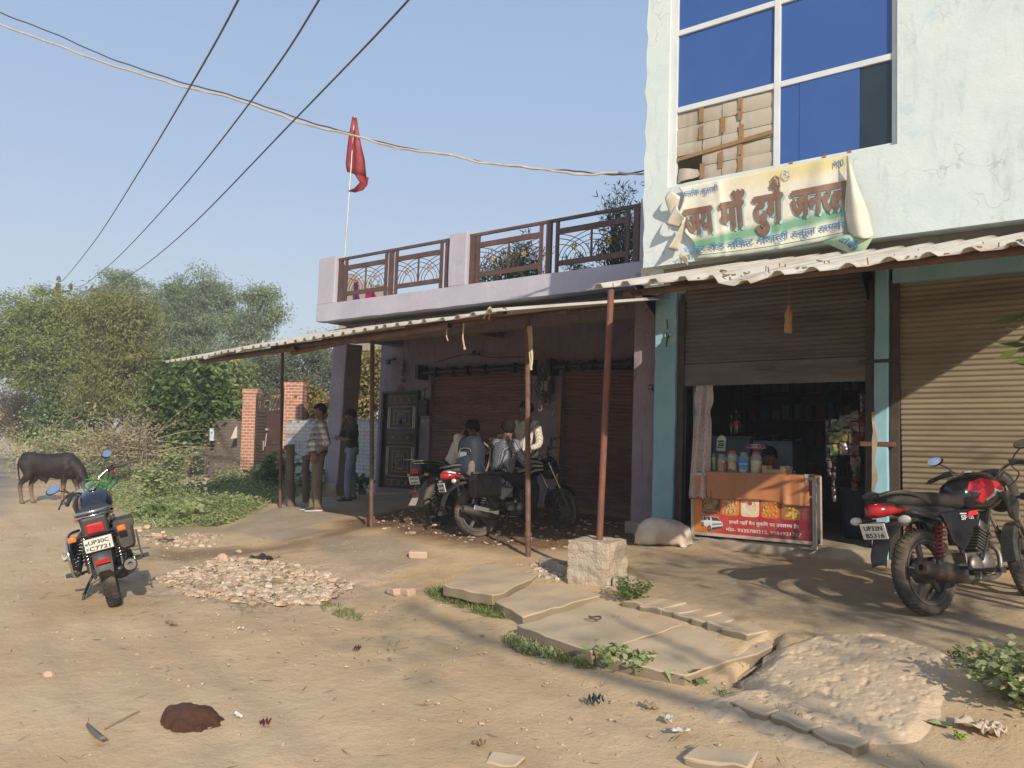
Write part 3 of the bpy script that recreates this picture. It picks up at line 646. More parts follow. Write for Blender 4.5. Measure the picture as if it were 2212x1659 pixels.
for i in range(34):
    x = r5.choice((-1.35, -.75, -2.0, -.4))+r5.gauss(0, .1); y = fy2(x)+abs(r5.gauss(0, .16))+.04; z = 2.6+.25*(y-fy2(x))+corr(x)+.012; a = r5.uniform(0, 3.1); l = r5.uniform(.015, .045)
    m.hexa([(x, y, z), (x+l*math.cos(a), y+l*math.sin(a), z+.01), (x+l*math.cos(a)+.009, y+l*math.sin(a)+.012, z+.012), (x+.009, y+.012, z)], [(x, y, z+.012), (x+l*math.cos(a), y+l*math.sin(a), z+.02), (x+l*math.cos(a)+.009, y+l*math.sin(a)+.012, z+.02), (x+.009, y+.012, z+.012)])
m.build('dry_leaves', M('dry leaf litter', (.22, .15, .08), (.13, .09, .05), 9), A2)
# square brick plinth under the red post
PL = MB(); c = atg(1292, 1250); PL.loft([[(-.205, -.205, z), (.205, -.205, z), (.205, .205, z), (-.205, .205, z)] for z in (-.1, 0, .06, .07, .13, .14, .2, .21, .27, .28, .34, .36)])
PL.v = [(x*(1.01 if abs(z*100 % 7) < 1.5 else 1), y*(1.01 if abs(z*100 % 7) < 1.5 else 1), z) for x, y, z in PL.v]
PL.v = [tuple(rotz(.06) @ Vector(p)) for p in PL.v]
M_PLN = M('mortar smeared brick', (.46, .385, .285), (.38, .31, .23), 5, .95, .8, 22, dirt=(.42, .25, .175), da=.5, ds=4, dt=(.54, .66), bd=.02)
bm_ = PL.build('brick_plinth', M_PLN, None, bevel=.012); bm_.location = (pz.x-.03, pz.y+.02, c.z)
sub = bm_.modifiers.new('s', 'SUBSURF'); sub.subdivision_type = 'SIMPLE'; sub.levels = sub.render_levels = 3
tx = bpy.data.textures.new('lumps', 'CLOUDS'); tx.noise_scale = .09; tx.noise_depth = 3; dm = bm_.modifiers.new('d', 'DISPLACE'); dm.texture = tx; dm.strength = .045; dm.mid_level = .5
tag(bm_, 'square brick plinth smeared with mortar under the red pipe post', 'plinth')
# ------------------------------------------------------------------ foliage
def leaf_mat(name, cols, trans=.25, rough=.65):
    k = N(name); t = k.attr('tint').outputs['Fac']
    rp = k.new('ShaderNodeValToRGB'); e = rp.color_ramp.elements; n = len(cols)
    e[0].position = 0; e[0].color = (*cols[0], 1); e[1].position = 1; e[1].color = (*cols[-1], 1)
    for i in range(1, n-1): q = e.new(i/(n-1)); q.color = (*cols[i], 1)
    k.l.new(t, rp.inputs['Fac']); k.done(rp.outputs[0], rough, None, 0, .25)
    tr = k.new('ShaderNodeBsdfTranslucent'); k.l.new(rp.outputs[0], tr.inputs['Color'])
    mx = k.new('ShaderNodeMixShader'); mx.inputs[0].default_value = trans
    k.l.new(k.b.outputs[0], mx.inputs[1]); k.l.new(tr.outputs[0], mx.inputs[2]); k.l.new(mx.outputs[0], k.out.inputs['Surface']); return k.m
def unit(a): return a/np.maximum(np.linalg.norm(a, axis=-1, keepdims=True), 1e-9)
def leaf_cloud(name, C, A, L, W, tint, mat, parent=None, fold=.25):
    """one small pointed face per leaf"""
    n = len(C); o = offs(parent); C = C-np.array([o.x, o.y, o.z])
    A = unit(A); s = unit(np.cross(A, rng.normal(size=(n, 3)))); nn = np.cross(s, A)
    L = np.broadcast_to(L, (n,))[:, None]; W = np.broadcast_to(W, (n,))[:, None]
    V = np.stack([C, C+A*L*.45+s*W*.5+nn*W*fold, C+A*L, C+A*L*.45-s*W*.5+nn*W*fold], 1).reshape(-1, 3)
    me = bpy.data.meshes.new(name); me.vertices.add(4*n); me.vertices.foreach_set('co', V.astype(np.float32).ravel())
    me.loops.add(4*n); me.loops.foreach_set('vertex_index', np.arange(4*n, dtype=np.int32))
    me.polygons.add(n); me.polygons.foreach_set('loop_start', np.arange(0, 4*n, 4, dtype=np.int32)); me.update()
    a = me.attributes.new('tint', 'FLOAT', 'POINT'); a.data.foreach_set('value', np.repeat(np.clip(tint, 0, 1), 4).astype(np.float32))
    me.materials.append(mat); ob = bpy.data.objects.new(name, me); COL.objects.link(ob)
    if parent is not None: ob.parent = parent
    return ob
M_BARK = M('grey brown bark', (.16, .12, .09), (.10, .075, .055), 10, .95, .6, 25, st=(1, 1, .25))
M_BARKP = M('pale eucalypt bark', (.34, .29, .23), (.22, .18, .14), 6, .9, .3, 25, st=(1, 1, .3))
M_TWIG = M('dry twig', (.34, .27, .18), (.25, .19, .12), 8, .95, .3)
L_ACA = leaf_mat('acacia leaves', [(.125, .16, .045), (.22, .265, .08), (.32, .35, .13)])
L_OLV = leaf_mat('olive acacia leaves', [(.13, .14, .045), (.225, .225, .075), (.32, .30, .12)])
L_EUC = leaf_mat('eucalypt leaves', [(.13, .17, .075), (.20, .25, .12), (.28, .33, .175)])
L_BRD = leaf_mat('broad green leaves', [(.05, .085, .02), (.10, .155, .04), (.19, .245, .08)], .2, .5)
L_GRY = leaf_mat('grey green leaves', [(.11, .13, .065), (.165, .185, .10), (.23, .25, .145)])
L_YEL = leaf_mat('yellowed leaves', [(.17, .145, .045), (.27, .22, .08), (.36, .29, .13)])
L_DRY = leaf_mat('dry leaves', [(.17, .135, .07), (.25, .20, .11), (.33, .27, .165)], .15)
L_WEED = leaf_mat('dusty weed leaves', [(.15, .20, .07), (.25, .30, .115), (.34, .365, .18), (.45, .43, .27)])
L_OLE = leaf_mat('oleander leaves', [(.03, .055, .02), (.05, .08, .03), (.08, .11, .045)], .2)
def grow(name, label, cat, D, lobes, base, n, LW, mat, group=None, bark=M_BARK, K=90, spread=.45, droop=.5, trunk_r=.16, dens_in=.3, ground=True, limbs=40, dd=1.0):
    """tapered trunk, limbs to the leaf clusters, a crown of many small leaves; lobes are (u, v, half-width, half-height) sightings at distance D"""
    px = D/FU; S = []
    for lb in lobes:
        u, v, a, b = lb[:4]; c = atD(u, v, D+(lb[4] if len(lb) > 4 else rnd.uniform(-.35, .35)*a*px)); S.append((np.array(c), np.array([a*px, a*px*dd, b*px])))
    vol = np.array([s[1].prod()**.8 for s in S]); vol /= vol.sum()
    cl = []
    K = int(K*1.25)
    for i in rng.choice(len(S), K, p=vol):
        c, r = S[i]; d = unit(rng.normal(size=3)); q = c+d*r*(dens_in+(1-dens_in)*rng.random()**.5)*rng.uniform(.6, 1.5); cl.append(q)
    cl = np.array(cl)
    b0 = Vector(base) if len(base) == 3 else atD(base[0], base[1], D)
    if ground: b0.z = gz1(b0.x, b0.y)-.05
    cl[:, 2] = np.maximum(cl[:, 2], b0.z+.12)
    t = thing(name, label, cat, tuple(b0), group=group)
    top = Vector(S[0][0]) if not ground else Vector(np.average([s[0] for s in S], axis=0, weights=vol))
    m = MB(); H = (top-b0).length
    mid = b0.lerp(top, .5)+Vector((rnd.uniform(-.06, .06)*H, rnd.uniform(-.06, .06)*H, 0))
    tp = bez([b0, mid, top], 5); m.tube(tp, [trunk_r*(1-.75*i/(len(tp)-1)) for i in range(len(tp))], 8)
    for q in cl[:limbs]:
        q = Vector(q); s = tp[rnd.randint(len(tp)//3, len(tp)-1)]; h = s.lerp(q, .5)+Vector((0, 0, (q-s).length*.12)); r = trunk_r*rnd.uniform(.18, .4)
        m.tube(bez([s, h, q], 3), [r*(1-.8*i/6) for i in range(7)], 5)
    m.build('trunk', bark, t, smooth=60)
    ci = rng.integers(0, K, n); sg = spread*.8*rng.uniform(.5, 1.35, K)[ci][:, None]
    C = cl[ci]+rng.normal(size=(n, 3))*sg*np.array([1, 1, .55])
    C[:, 2] = np.maximum(C[:, 2], b0.z+.05)
    A = rng.normal(size=(n, 3)); A[:, 2] = A[:, 2]*.6-droop
    tint = rng.normal(.45, .2, n)+rng.normal(0, .17, K)[ci]
    leaf_cloud('crown', C, A, rng.uniform(.7, 1.3, n)*LW[0], rng.uniform(.7, 1.3, n)*LW[1], tint, mat, t)
    return t
GB = 'trees along the roadside wood'
grow('acacia_tree', 'broad feathery green acacia around the rusty utility pole', 'tree', 30, [(20, 715, 55, 55), (72, 690, 55, 50), (130, 685, 55, 50), (100, 755, 75, 50), (172, 735, 55, 70), (25, 775, 50, 42), (160, 812, 55, 40), (180, 665, 45, 38), (80, 815, 45, 28)], (140, 985), 46000, (.15, .042), L_ACA, GB, K=190, spread=.42)
grow('acacia_tree', 'olive drooping acacia hanging over the heap of dry brush', 'tree', 27, [(232, 680, 50, 45), (288, 690, 42, 50), (225, 765, 55, 55), (282, 785, 52, 60), (318, 800, 30, 48), (250, 855, 62, 40), (312, 862, 38, 38), (205, 840, 40, 40), (345, 830, 16, 30)], (240, 985), 50000, (.14, .036), L_OLV, GB, K=190, spread=.4, droop=.9)
grow('eucalyptus_tree', 'hazy tall tree showing above the olive acacia', 'tree', 50, [(258, 606, 24, 18), (278, 635, 26, 28), (325, 628, 13, 16), (300, 680, 42, 36), (240, 632, 24, 20), (330, 665, 18, 30)], (285, 960), 16000, (.24, .06), L_EUC, GB, M_BARKP, K=80, spread=.5, droop=.8, trunk_r=.2)
grow('eucalyptus_tree', 'tallest grey green eucalyptus with several ragged heads above the awning tip', 'tree', 46, [(382, 622, 22, 26), (368, 675, 24, 38), (408, 655, 26, 40), (440, 588, 11, 13), (432, 635, 24, 38), (468, 622, 17, 26), (486, 660, 20, 32), (352, 715, 24, 36), (400, 730, 40, 36), (455, 715, 36, 40), (372, 770, 34, 26), (440, 775, 44, 22)], (425, 960), 38000, (.23, .055), L_EUC, GB, M_BARKP, K=170, spread=.5, droop=.9, trunk_r=.22)
grow('eucalyptus_tree', 'thin dark headed eucalyptus with sky showing between its branches', 'tree', 44, [(578, 636, 17, 17), (592, 676, 14, 17), (545, 640, 16, 18), (565, 712, 18, 20), (522, 715, 24, 30), (540, 675, 16, 18), (505, 690, 14, 26), (530, 765, 34, 18)], (530, 960), 12000, (.23, .055), L_EUC, GB, M_BARKP, K=75, spread=.42, droop=.9, trunk_r=.2, limbs=60)
grow('mango_tree', 'dense glossy broad leaved tree between the brush and the boundary wall', 'tree', 22, [(392, 800, 38, 22), (405, 850, 48, 45), (372, 880, 34, 48), (440, 830, 34, 36), (440, 880, 32, 30), (400, 925, 40, 26), (370, 930, 26, 26)], (400, 985), 15000, (.20, .09), L_BRD, GB, K=150, spread=.26, droop=.3, dens_in=.7)
grow('shrub', 'light green shrub behind the grey boundary wall', 'shrub', 26, [(482, 828, 40, 32), (512, 868, 34, 34), (470, 880, 34, 28), (500, 800, 30, 20)], (490, 985), 8000, (.17, .07), L_ACA, GB, K=80, spread=.3)
grow('acacia_tree', 'grey green thorny acacia spreading behind the brick gate', 'tree', 34, [(602, 780, 48, 32), (680, 768, 50, 32), (540, 800, 44, 32), (562, 848, 54, 26), (682, 828, 50, 36), (735, 800, 44, 40), (620, 830, 44, 28)], (640, 985), 28000, (.14, .04), L_GRY, GB, K=130, spread=.42)
grow('shrub', 'yellowed shrub with bare stems behind the painted wall', 'shrub', 21, [(650, 862, 34, 32), (705, 880, 38, 30), (790, 850, 34, 55), (800, 790, 24, 38), (832, 860, 24, 46), (750, 880, 44, 32)], (745, 985), 9000, (.14, .06), L_YEL, GB, M_TWIG, K=110, spread=.26, droop=.7, limbs=90)
grow('acacia_tree', 'willowy tree seen between the porch pillar and the wall', 'tree', 32, [(792, 725, 30, 58), (806, 660, 26, 36), (770, 770, 24, 34), (830, 720, 20, 50)], (795, 985), 9000, (.20, .06), L_OLV, GB, K=80, spread=.36, droop=1.1)
grow('shrub', 'bare brown dry thicket at the far left roadside', 'shrub', 34, [(20, 850, 46, 36), (70, 870, 40, 40), (-20, 900, 50, 50), (40, 915, 50, 32), (90, 920, 30, 30)], (40, 985), 5500, (.13, .05), L_DRY, GB, M_TWIG, K=200, spread=.3, limbs=200, trunk_r=.1)
grow('shrub', 'dark green undergrowth bush behind the foot of the utility pole', 'shrub', 29, [(110, 880, 30, 44), (150, 900, 36, 40), (190, 915, 34, 36), (100, 940, 26, 20), (170, 945, 40, 16)], (140, 990), 9000, (.15, .07), L_BRD, GB, K=90, spread=.3)
grow('shrub', 'green leafy hedge row far behind the gate pillars', 'shrub', 40, [(560, 890, 60, 30), (660, 900, 60, 30), (460, 910, 60, 30), (350, 900, 50, 40), (740, 900, 50, 30)], (560, 985), 9000, (.22, .09), L_GRY, GB, K=110, spread=.5)
# brush heap: cut branches with dry leaves
def brush(label, D, box, nt, nl, seed, mat=L_DRY):
    r = random.Random(seed); u0, u1, v0, v1 = box; b0 = atD((u0+u1)/2, v1, D); b0.z = gz1(b0.x, b0.y)
    t = thing('brush_heap', label, 'brush heap', tuple(b0), group='heaps of cut brush'); m = MB(); tips = []
    for i in range(nt):
        a = atD(r.uniform(u0, u1), v1-r.random()**1.6*(v1-v0)*.7, D+r.uniform(-1, 1)); a.z = max(a.z, gz1(a.x, a.y)); d = Vector((r.uniform(-1, 1), r.uniform(-1, 1), r.uniform(-.25, .5))).normalized(); l = r.uniform(.5, 1.9)
        p = [a, a+d*l*.5+Vector((0, 0, r.uniform(-.05, .15))), a+d*l+Vector((0, 0, r.uniform(-.2, .1)))]; m.tube(bez(p, 3), [.016*(1-.12*k) for k in range(7)], 4); tips += p[1:]
    m.build('stems', M_TWIG, t, smooth=60)
    T = np.array([tuple(p) for p in tips]); ci = rng.integers(0, len(T), nl); C = T[ci]+rng.normal(size=(nl, 3))*.16; C[:, 2] = np.maximum(C[:, 2], b0.z+.03)
    leaf_cloud('dry_leaves', C, rng.normal(size=(nl, 3)), rng.uniform(.05, .13, nl), rng.uniform(.03, .07, nl), rng.normal(.5, .25, nl), mat, t)
brush('tangled heap of cut dry branches between the cow and the boundary wall', 20.5, (225, 345, 925, 985), 100, 2200, 3)
brush('low spread of dusty dry stems along the road edge behind the cow', 23, (85, 215, 955, 985), 50, 3800, 5, L_WEED)
# ground cover over the waste plot
P_mound = poly_g([(350, 1058), (400, 1030), (470, 1022), (500, 1030), (490, 1052), (430, 1075), (380, 1070)])
wx = rng.uniform(-34, -9.5, 42000); wy = rng.uniform(5.3, 25, 42000)
P_weed = poly_g([(168, 1048), (262, 1105), (330, 1143), (470, 1136), (598, 1086), (640, 1074), (700, 1062)])+[(-13.2, 12.2), (-20, 20), (-36, 34), (-50, 34), (-30, 14.5)]
dw = pdist(wx, wy, P_weed); ok = inpoly(wx, wy, P_weed) & ~inpoly(wx, wy, P_mound) & (fbm(wx*.8, wy*.8, 3) > -.17)
dist = np.hypot(wx, wy); ok &= rng.random(len(wx)) < np.clip((14/dist)**1.0, .45, 1)
wx, wy, dw, dist = wx[ok], wy[ok], dw[ok], dist[ok]
wz = gz(wx, wy); hgt = np.clip(.08+.11*dw, .06, .5)*(.55+1.1*np.clip(fbm(wx*.6+4, wy*.6, 3)+.5, 0, 1))*rng.uniform(.6, 1.3, len(wx))
per = 13; ci = np.repeat(np.arange(len(wx)), per); n = len(ci)
rr = np.sqrt(rng.random(n))*(.09+.22*hgt[ci]); th = rng.random(n)*2*np.pi; hh = rng.random(n)
C = np.stack([wx[ci]+rr*np.cos(th), wy[ci]+rr*np.sin(th), wz[ci]+hgt[ci]*hh**.8*(1-.35*rr)+.01], 1)
A = np.stack([np.cos(th), np.sin(th), rng.uniform(-.5, .6, n)], 1)
wt = np.clip(rng.normal(.42, .17, n)+fbm(C[:, 0]*.5, C[:, 1]*.5, 3)*.9, 0, 1)
big = np.clip(.65+fbm(C[:, 0]*.7+30, C[:, 1]*.7, 2)*1.6, .4, 1.4)
weeds = leaf_cloud('weeds', C, A, rng.uniform(.07, .15, n)*big, rng.uniform(.035, .075, n)*big, wt, L_WEED); tag(weeds, kind='stuff')
gxx = rng.uniform(-30, -9.3, 60000); gyy = rng.uniform(5, 22, 60000); ok = inpoly(gxx, gyy, P_weed) & (rng.random(60000) < np.clip((11/np.hypot(gxx, gyy))**1.4, .2, 1)) & (fbm(gxx*.9+7, gyy*.9, 3) > -.12); gxx, gyy = gxx[ok], gyy[ok]; n = len(gxx)
tag(leaf_cloud('verge_grass', np.stack([gxx, gyy, gz(gxx, gyy)], 1), np.stack([rng.normal(0, .6, n), rng.normal(0, .6, n), rng.uniform(.2, 1.1, n)], 1), rng.uniform(.08, .2, n), rng.uniform(.012, .025, n), np.clip(rng.normal(.6, .2, n), 0, 1), L_WEED), kind='stuff')
def herb(label, p, h, r, n, LW, mat, name='weed_plant', cat='plant', group=None, up=.5, stems=9, flat=1.0):
    """upright leafy herb: a few stems with leaves set along them"""
    t = thing(name, label, cat, tuple(p), group=group); m = MB(); P = Vector(p); C = []; A = []
    for i in range(stems):
        a = rnd.uniform(0, 6.28); q = P+Vector((math.cos(a)*r*rnd.uniform(.2, 1), math.sin(a)*r*rnd.uniform(.2, 1), h*rnd.uniform(.55, 1)))
        s = P+Vector((math.cos(a), math.sin(a), 0))*r*.12; pt = bez([s, s.lerp(q, .5)+Vector((0, 0, h*.12)), q], 4); m.tube(pt, [.006*h/.5*(1-.08*k) for k in range(len(pt))], 4)
        for k in range(n//stems):
            c = pt[min(len(pt)-1, int(rnd.random()**.7*len(pt)))]; b = rnd.uniform(0, 6.28); C.append(tuple(c)); A.append((math.cos(b)*flat, math.sin(b)*flat, rnd.uniform(-.3, up)))
    m.build('stems', M_TWIG if mat is L_DRY else L_STEM, t); C = np.array(C)+rng.normal(size=(len(C), 3))*r*.12; C[:, 2] = np.maximum(C[:, 2], p[2]+.01)
    leaf_cloud('leaves', C, np.array(A), rng.uniform(.7, 1.25, len(C))*LW[0], rng.uniform(.75, 1.2, len(C))*LW[1], rng.normal(.5, .22, len(C)), mat, t); return t
L_STEM = M('green stem', (.12, .15, .05), (.18, .18, .08), r=.8, b=0)
def gD(u, D, v=1000): p = atD(u, v, D); p.z = gz1(p.x, p.y); return p
herb('tall hemp like weed standing before the grey wall', gD(383, 17.5), 1.15, .45, 420, (.15, .045), L_WEED, stems=12)
herb('bushy hemp like weed beside the dry brush heap', gD(335, 16), .75, .5, 420, (.15, .05), L_WEED, stems=14)
herb('large leaved nightshade weed growing in front of the iron gate', gD(598, 17), .95, .45, 260, (.17, .10), L_BRD, stems=12)
herb('weed with pale big leaves at the foot of the brick gate pillar', gD(560, 17.5), .6, .45, 200, (.16, .09), L_WEED, stems=10)
herb('creeping broad leaved weed beside the concrete ramp', atg(400, 1128), .22, .38, 150, (.15, .09), L_WEED, stems=14)
herb('low broad leaved weed between the ramp and the road', atg(340, 1120), .2, .4, 140, (.14, .09), L_BRD, stems=12)
herb('weed growing behind the wooden stump', gD(672, 15.2), .5, .35, 150, (.14, .08), L_BRD)
herb('weed growing at the foot of the painted wall behind the man on the phone', gD(785, 15.5), .4, .3, 130, (.12, .07), L_BRD)
# grass and weeds round the drain slabs
def tuft(label, c, rx, ry, n, h, mat, name='grass_tuft', cat='grass', group='grass tufts along the drain', w=.006, ax=-.35):
    p = atg(*c); t = thing(name, label, cat, tuple(p), group=group)
    a = rng.random(n)*6.283; r = np.sqrt(rng.random(n)); x = r*np.cos(a)*rx; y = r*np.sin(a)*ry; ca, sa = math.cos(ax), math.sin(ax)
    X = p.x+x*ca-y*sa; Y = p.y+x*sa+y*ca; ok = fbm(X*5, Y*5, 3) > -.12; X, Y = X[ok], Y[ok]; n = len(X)
    C = np.stack([X, Y, gz(X, Y)], 1); A = np.stack([rng.normal(0, .7, n), rng.normal(0, .7, n), rng.uniform(.25, 1.2, n)], 1)
    leaf_cloud('blades', C, A, rng.uniform(.5, 1.3, n)*h, rng.uniform(.7, 1.5, n)*w, rng.normal(.5, .25, n), mat, t); return t
L_GRS = leaf_mat('short grass', [(.10, .14, .035), (.16, .20, .06), (.27, .27, .12)], .2)
tuft('patch of short green grass under the edge of the raised concrete slab', (985, 1292), .55, .16, 1500, .075, L_GRS)
tuft('grass running down from the raised slab to the road', (1045, 1315), .42, .14, 1000, .07, L_GRS)
tuft('sparse thin grass on the bare earth left of the broken bricks', (735, 1322), .4, .1, 350, .05, L_GRS)
tuft('matted creeping weed against the mossy front edge of the second slab', (1155, 1398), .32, .14, 1300, .05, L_WEED, 'creeping_weed', 'weed', w=.022)
tuft('small spreading tuft of dry grass in front of the slab joint', (1242, 1432), .16, .1, 420, .07, L_GRS)
tuft('thin strip of grass along the kerb stones in the right foreground', (1640, 1530), .3, .05, 260, .05, L_GRS)
tuft('grass blades between the two end slabs', (1335, 1345), .06, .03, 90, .06, L_GRS, ax=.6)
herb('round leaved rosette weed against the slab edge', atg(1322, 1440), .13, .15, 120, (.062, .042), L_WEED, stems=14, name='rosette_weed', cat='weed', group='rosette weeds at the slab edge')
herb('second rosette weed nearer the broken slab corner', atg(1388, 1455), .11, .14, 100, (.058, .04), L_WEED, stems=14, name='rosette_weed', cat='weed', group='rosette weeds at the slab edge')
herb('three big round leaves under the broken slab corner', atg(1490, 1478), .06, .1, 9, (.09, .08), L_WEED, stems=3, name='rosette_weed', cat='weed', group='rosette weeds at the slab edge')
herb('bright green ferny bush on the edge of the apron by the plinth', atg(1364, 1298), .17, .2, 520, (.04, .016), L_BRD, stems=22, name='small_bush', cat='bush')
herb('sprawling green bush at the right edge of the picture', atg(2165, 1505)+Vector((.16, 0, 0)), .22, .38, 1500, (.055, .032), L_WEED, stems=40, name='small_bush', cat='bush')
herb('tiny weed sprouting on the dusty apron near the right bush', atg(2075, 1428), .07, .09, 60, (.03, .018), L_BRD, stems=8, name='rosette_weed', cat='weed')
# mango tree just outside the frame on the right: its leaves show at the edge and its shade falls on the apron
def side_tree(label, base, limbs, clusters, n, lw, sp):
    t = thing('mango_tree', label, 'tree', base); m = MB(); B0 = Vector(base)
    for pts, r0, r1 in limbs: pp = bez([Vector(p) for p in pts], 5); m.tube(pp, [r0+(r1-r0)*i/(len(pp)-1) for i in range(len(pp))], 10)
    C = []; A = []
    for c, k in clusters:
        c = Vector(c); s = min((Vector(p) for l in limbs for p in l[0][1:]), key=lambda p: (p-c).length); m.tube(bez([s, s.lerp(c, .5)+Vector((0, 0, .06)), c], 3), [.016, .013, .011, .009, .008, .007, .006], 5)
        for i in range(k):
            a = rnd.uniform(0, 6.28); d = Vector((math.cos(a), math.sin(a), rnd.uniform(-.8, .35))); C.append(tuple(c+Vector((rnd.gauss(0, sp), rnd.gauss(0, sp), rnd.gauss(0, sp*.8))))); A.append(tuple(d))
    m.build('trunk', M_BARK, t, smooth=60); C = np.array(C); A = np.array(A); leaf_cloud('crown', C, A, rng.uniform(.7, 1.2, len(C))*lw[0], rng.uniform(.8, 1.2, len(C))*lw[1], rng.normal(.6, .2, len(C)), L_BRD, t, .12)
tip = atD(2195, 700, 5.9); r9 = random.Random(9)
side_tree('young mango tree whose long leaves reach in at the right edge', (1.75, 5.5, .2), [([(1.75, 5.5, .1), (1.7, 5.5, 1.2), (1.62, 5.5, 2.2), (1.6, 5.5, 2.9)], .05, .02), ([(1.65, 5.5, 1.9), tuple(Vector((1.65, 5.5, 2.0)).lerp(tip, .5)), tuple(tip+Vector((.06, .02, -.02)))], .02, .008)],
          [(tuple(tip+Vector((.05, 0, .0))), 9), (tuple(tip+Vector((.06, .02, -.16))), 7), (tuple(tip+Vector((.12, 0, -.32))), 6), (tuple(tip+Vector((.15, 0, .06))), 7)]+[((1.6+r9.gauss(0, .25), 5.5+r9.gauss(0, .25), r9.uniform(2.2, 3)), 8) for _ in range(8)], 0, (.23, .062), .05)
cl9 = [((4.5+r9.gauss(0, .95), 2.65+r9.gauss(0, .8), r9.uniform(2.6, 5.0)), 11) for _ in range(42)]
side_tree('mango tree to the right of the viewer dappling the apron with shade', (5.4, 2.6, 0), [([(5.4, 2.6, -.1), (5.2, 2.65, 1.2), (4.9, 2.6, 2.4), (4.5, 2.7, 4.2)], .14, .05), ([(5, 2.62, 2.1), (4.2, 3.1, 3), (3.6, 3.3, 3.4)], .06, .02), ([(4.9, 2.6, 2.4), (5.2, 2, 3.4), (5.3, 1.7, 4.2)], .06, .02)], cl9, 0, (.21, .055), .12)
cl8 = [((7.6+r9.gauss(0, .5), -3.2+r9.gauss(0, .5), r9.uniform(6.0, 7.4)), 7) for _ in range(12)]+[((8.9+r9.gauss(0, .6), -1.2+r9.gauss(0, .5), r9.uniform(5.4, 6.6)), 6) for _ in range(8)]
side_tree('tall tree behind the viewer casting soft streaks of shade across the road', (9.6, -2.0, 0), [([(9.6, -2, -.1), (9.3, -2, 2.4), (8.7, -1.9, 4.3), (8.0, -2.1, 5.0), (7.6, -3.1, 6.3), (7.5, -3.5, 7)], .13, .03), ([(8.7, -1.9, 4.3), (8.9, -1.4, 5.3), (9, -1.1, 6.2)], .04, .02), ([(8.2, -2.0, 4.85), (7.4, -1.7, 5.4), (6.9, -1.5, 5.8)], .04, .02)], cl8, 0, (.22, .06), .14)
# ------------------------------------------------------------------ drain slabs, kerb, broken concrete
def slab_mat():
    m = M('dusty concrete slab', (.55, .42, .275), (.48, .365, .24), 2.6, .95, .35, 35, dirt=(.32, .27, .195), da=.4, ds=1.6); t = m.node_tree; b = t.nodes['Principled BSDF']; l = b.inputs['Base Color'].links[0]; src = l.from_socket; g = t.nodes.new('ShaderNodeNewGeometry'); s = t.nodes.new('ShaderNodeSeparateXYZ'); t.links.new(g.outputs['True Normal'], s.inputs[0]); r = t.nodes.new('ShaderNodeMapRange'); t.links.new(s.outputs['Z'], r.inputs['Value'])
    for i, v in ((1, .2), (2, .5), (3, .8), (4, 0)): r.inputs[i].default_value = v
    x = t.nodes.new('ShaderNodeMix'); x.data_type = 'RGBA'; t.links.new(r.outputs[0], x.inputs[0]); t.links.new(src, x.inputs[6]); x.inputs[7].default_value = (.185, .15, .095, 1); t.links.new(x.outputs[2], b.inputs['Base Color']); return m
M_SLAB = slab_mat()
M_ROUGH = M('rough broken concrete', (.58, .435, .285), (.50, .375, .245), 7, .95, .7, 30, dirt=(.40, .32, .235), da=.35, ds=5, bd=.012)
M_BRICK = M('dusty loose brick', (.50, .335, .24), (.45, .295, .21), 9, .95, .5, 30, dirt=(.50, .39, .285), da=.85, ds=5, dt=(.4, .62))
def slab(name, label, cat, corners, z, th, n=10, am=.018, mat=None, group=None, seed=0, dz=(0, 0, 0, 0)):
    P = [at(u, v, z+d) for (u, v), d in zip(corners, dz)]; c = sum(P, Vector())/4
    m = MB(); top = []
    for j in range(n+1):
        for i in range(n+1):
            a, b = i/n, j/n; top.append(P[0].lerp(P[1], a).lerp(P[3].lerp(P[2], a), b))
    k = (n+1)**2; bot = [p-Vector((0, 0, th)) for p in top]
    f = [(j*(n+1)+i, j*(n+1)+i+1, (j+1)*(n+1)+i+1, (j+1)*(n+1)+i) for j in range(n) for i in range(n)]
    bd = [(i) for i in range(n+1)]+[j*(n+1)+n for j in range(1, n+1)]+[n*(n+1)+i for i in range(n-1, -1, -1)]+[j*(n+1) for j in range(n-1, 0, -1)]
    f += [(bd[i], k+bd[i], k+bd[(i+1) % len(bd)], bd[(i+1) % len(bd)]) for i in range(len(bd))]+[tuple(k+q for q in g[::-1]) for g in f]
    m.add(top+bot, f); jit(m, am, seed, 5); jit(m, am*.5, seed+3, 17)
    o = m.build(name, mat or M_SLAB, None, smooth=35, bevel=.008); me = o.data
    for vtx in me.vertices: vtx.co -= c
    o.location = c; return tag(o, label, cat, group)
GS = 'concrete slabs over the roadside drain'
slab('concrete_slab', 'thick raised concrete slab with a broken sunlit edge above the grass patch', 'slab', [(955, 1262), (1066, 1287), (1163, 1242), (1052, 1213)], .19, .095, group=GS, seed=1)
slab('concrete_slab', 'plain concrete slab in front of the brick plinth', 'slab', [(1066, 1300), (1128, 1333), (1327, 1282), (1202, 1243)], .145, .10, group=GS, seed=2, dz=(-.02, -.02, .03, .03))
slab('concrete_slab', 'concrete slab with a bent iron ring lying on it', 'slab', [(1118, 1352), (1282, 1410), (1488, 1344), (1335, 1286)], .125, .10, group=GS, seed=3, dz=(0, 0, .03, .04))
slab('concrete_slab', 'stained concrete slab beside the open drain hole', 'slab', [(1284, 1413), (1480, 1462), (1690, 1388), (1490, 1347)], .115, .11, group=GS, seed=4, dz=(0, -.01, .035, .035))
m = MB(); c = at(1283, 1337, .16); m.tube([(c.x+.045*math.cos(a)*(1+.25*math.cos(a)), c.y+.035*math.sin(a), c.z+.012+.006*math.sin(2*a)) for a in [i*.42 for i in range(17)]], .007, 6); tag(m.build('iron_ring', M_RUST, None, smooth=50), 'bent rusty iron ring on the concrete slab', 'ring')
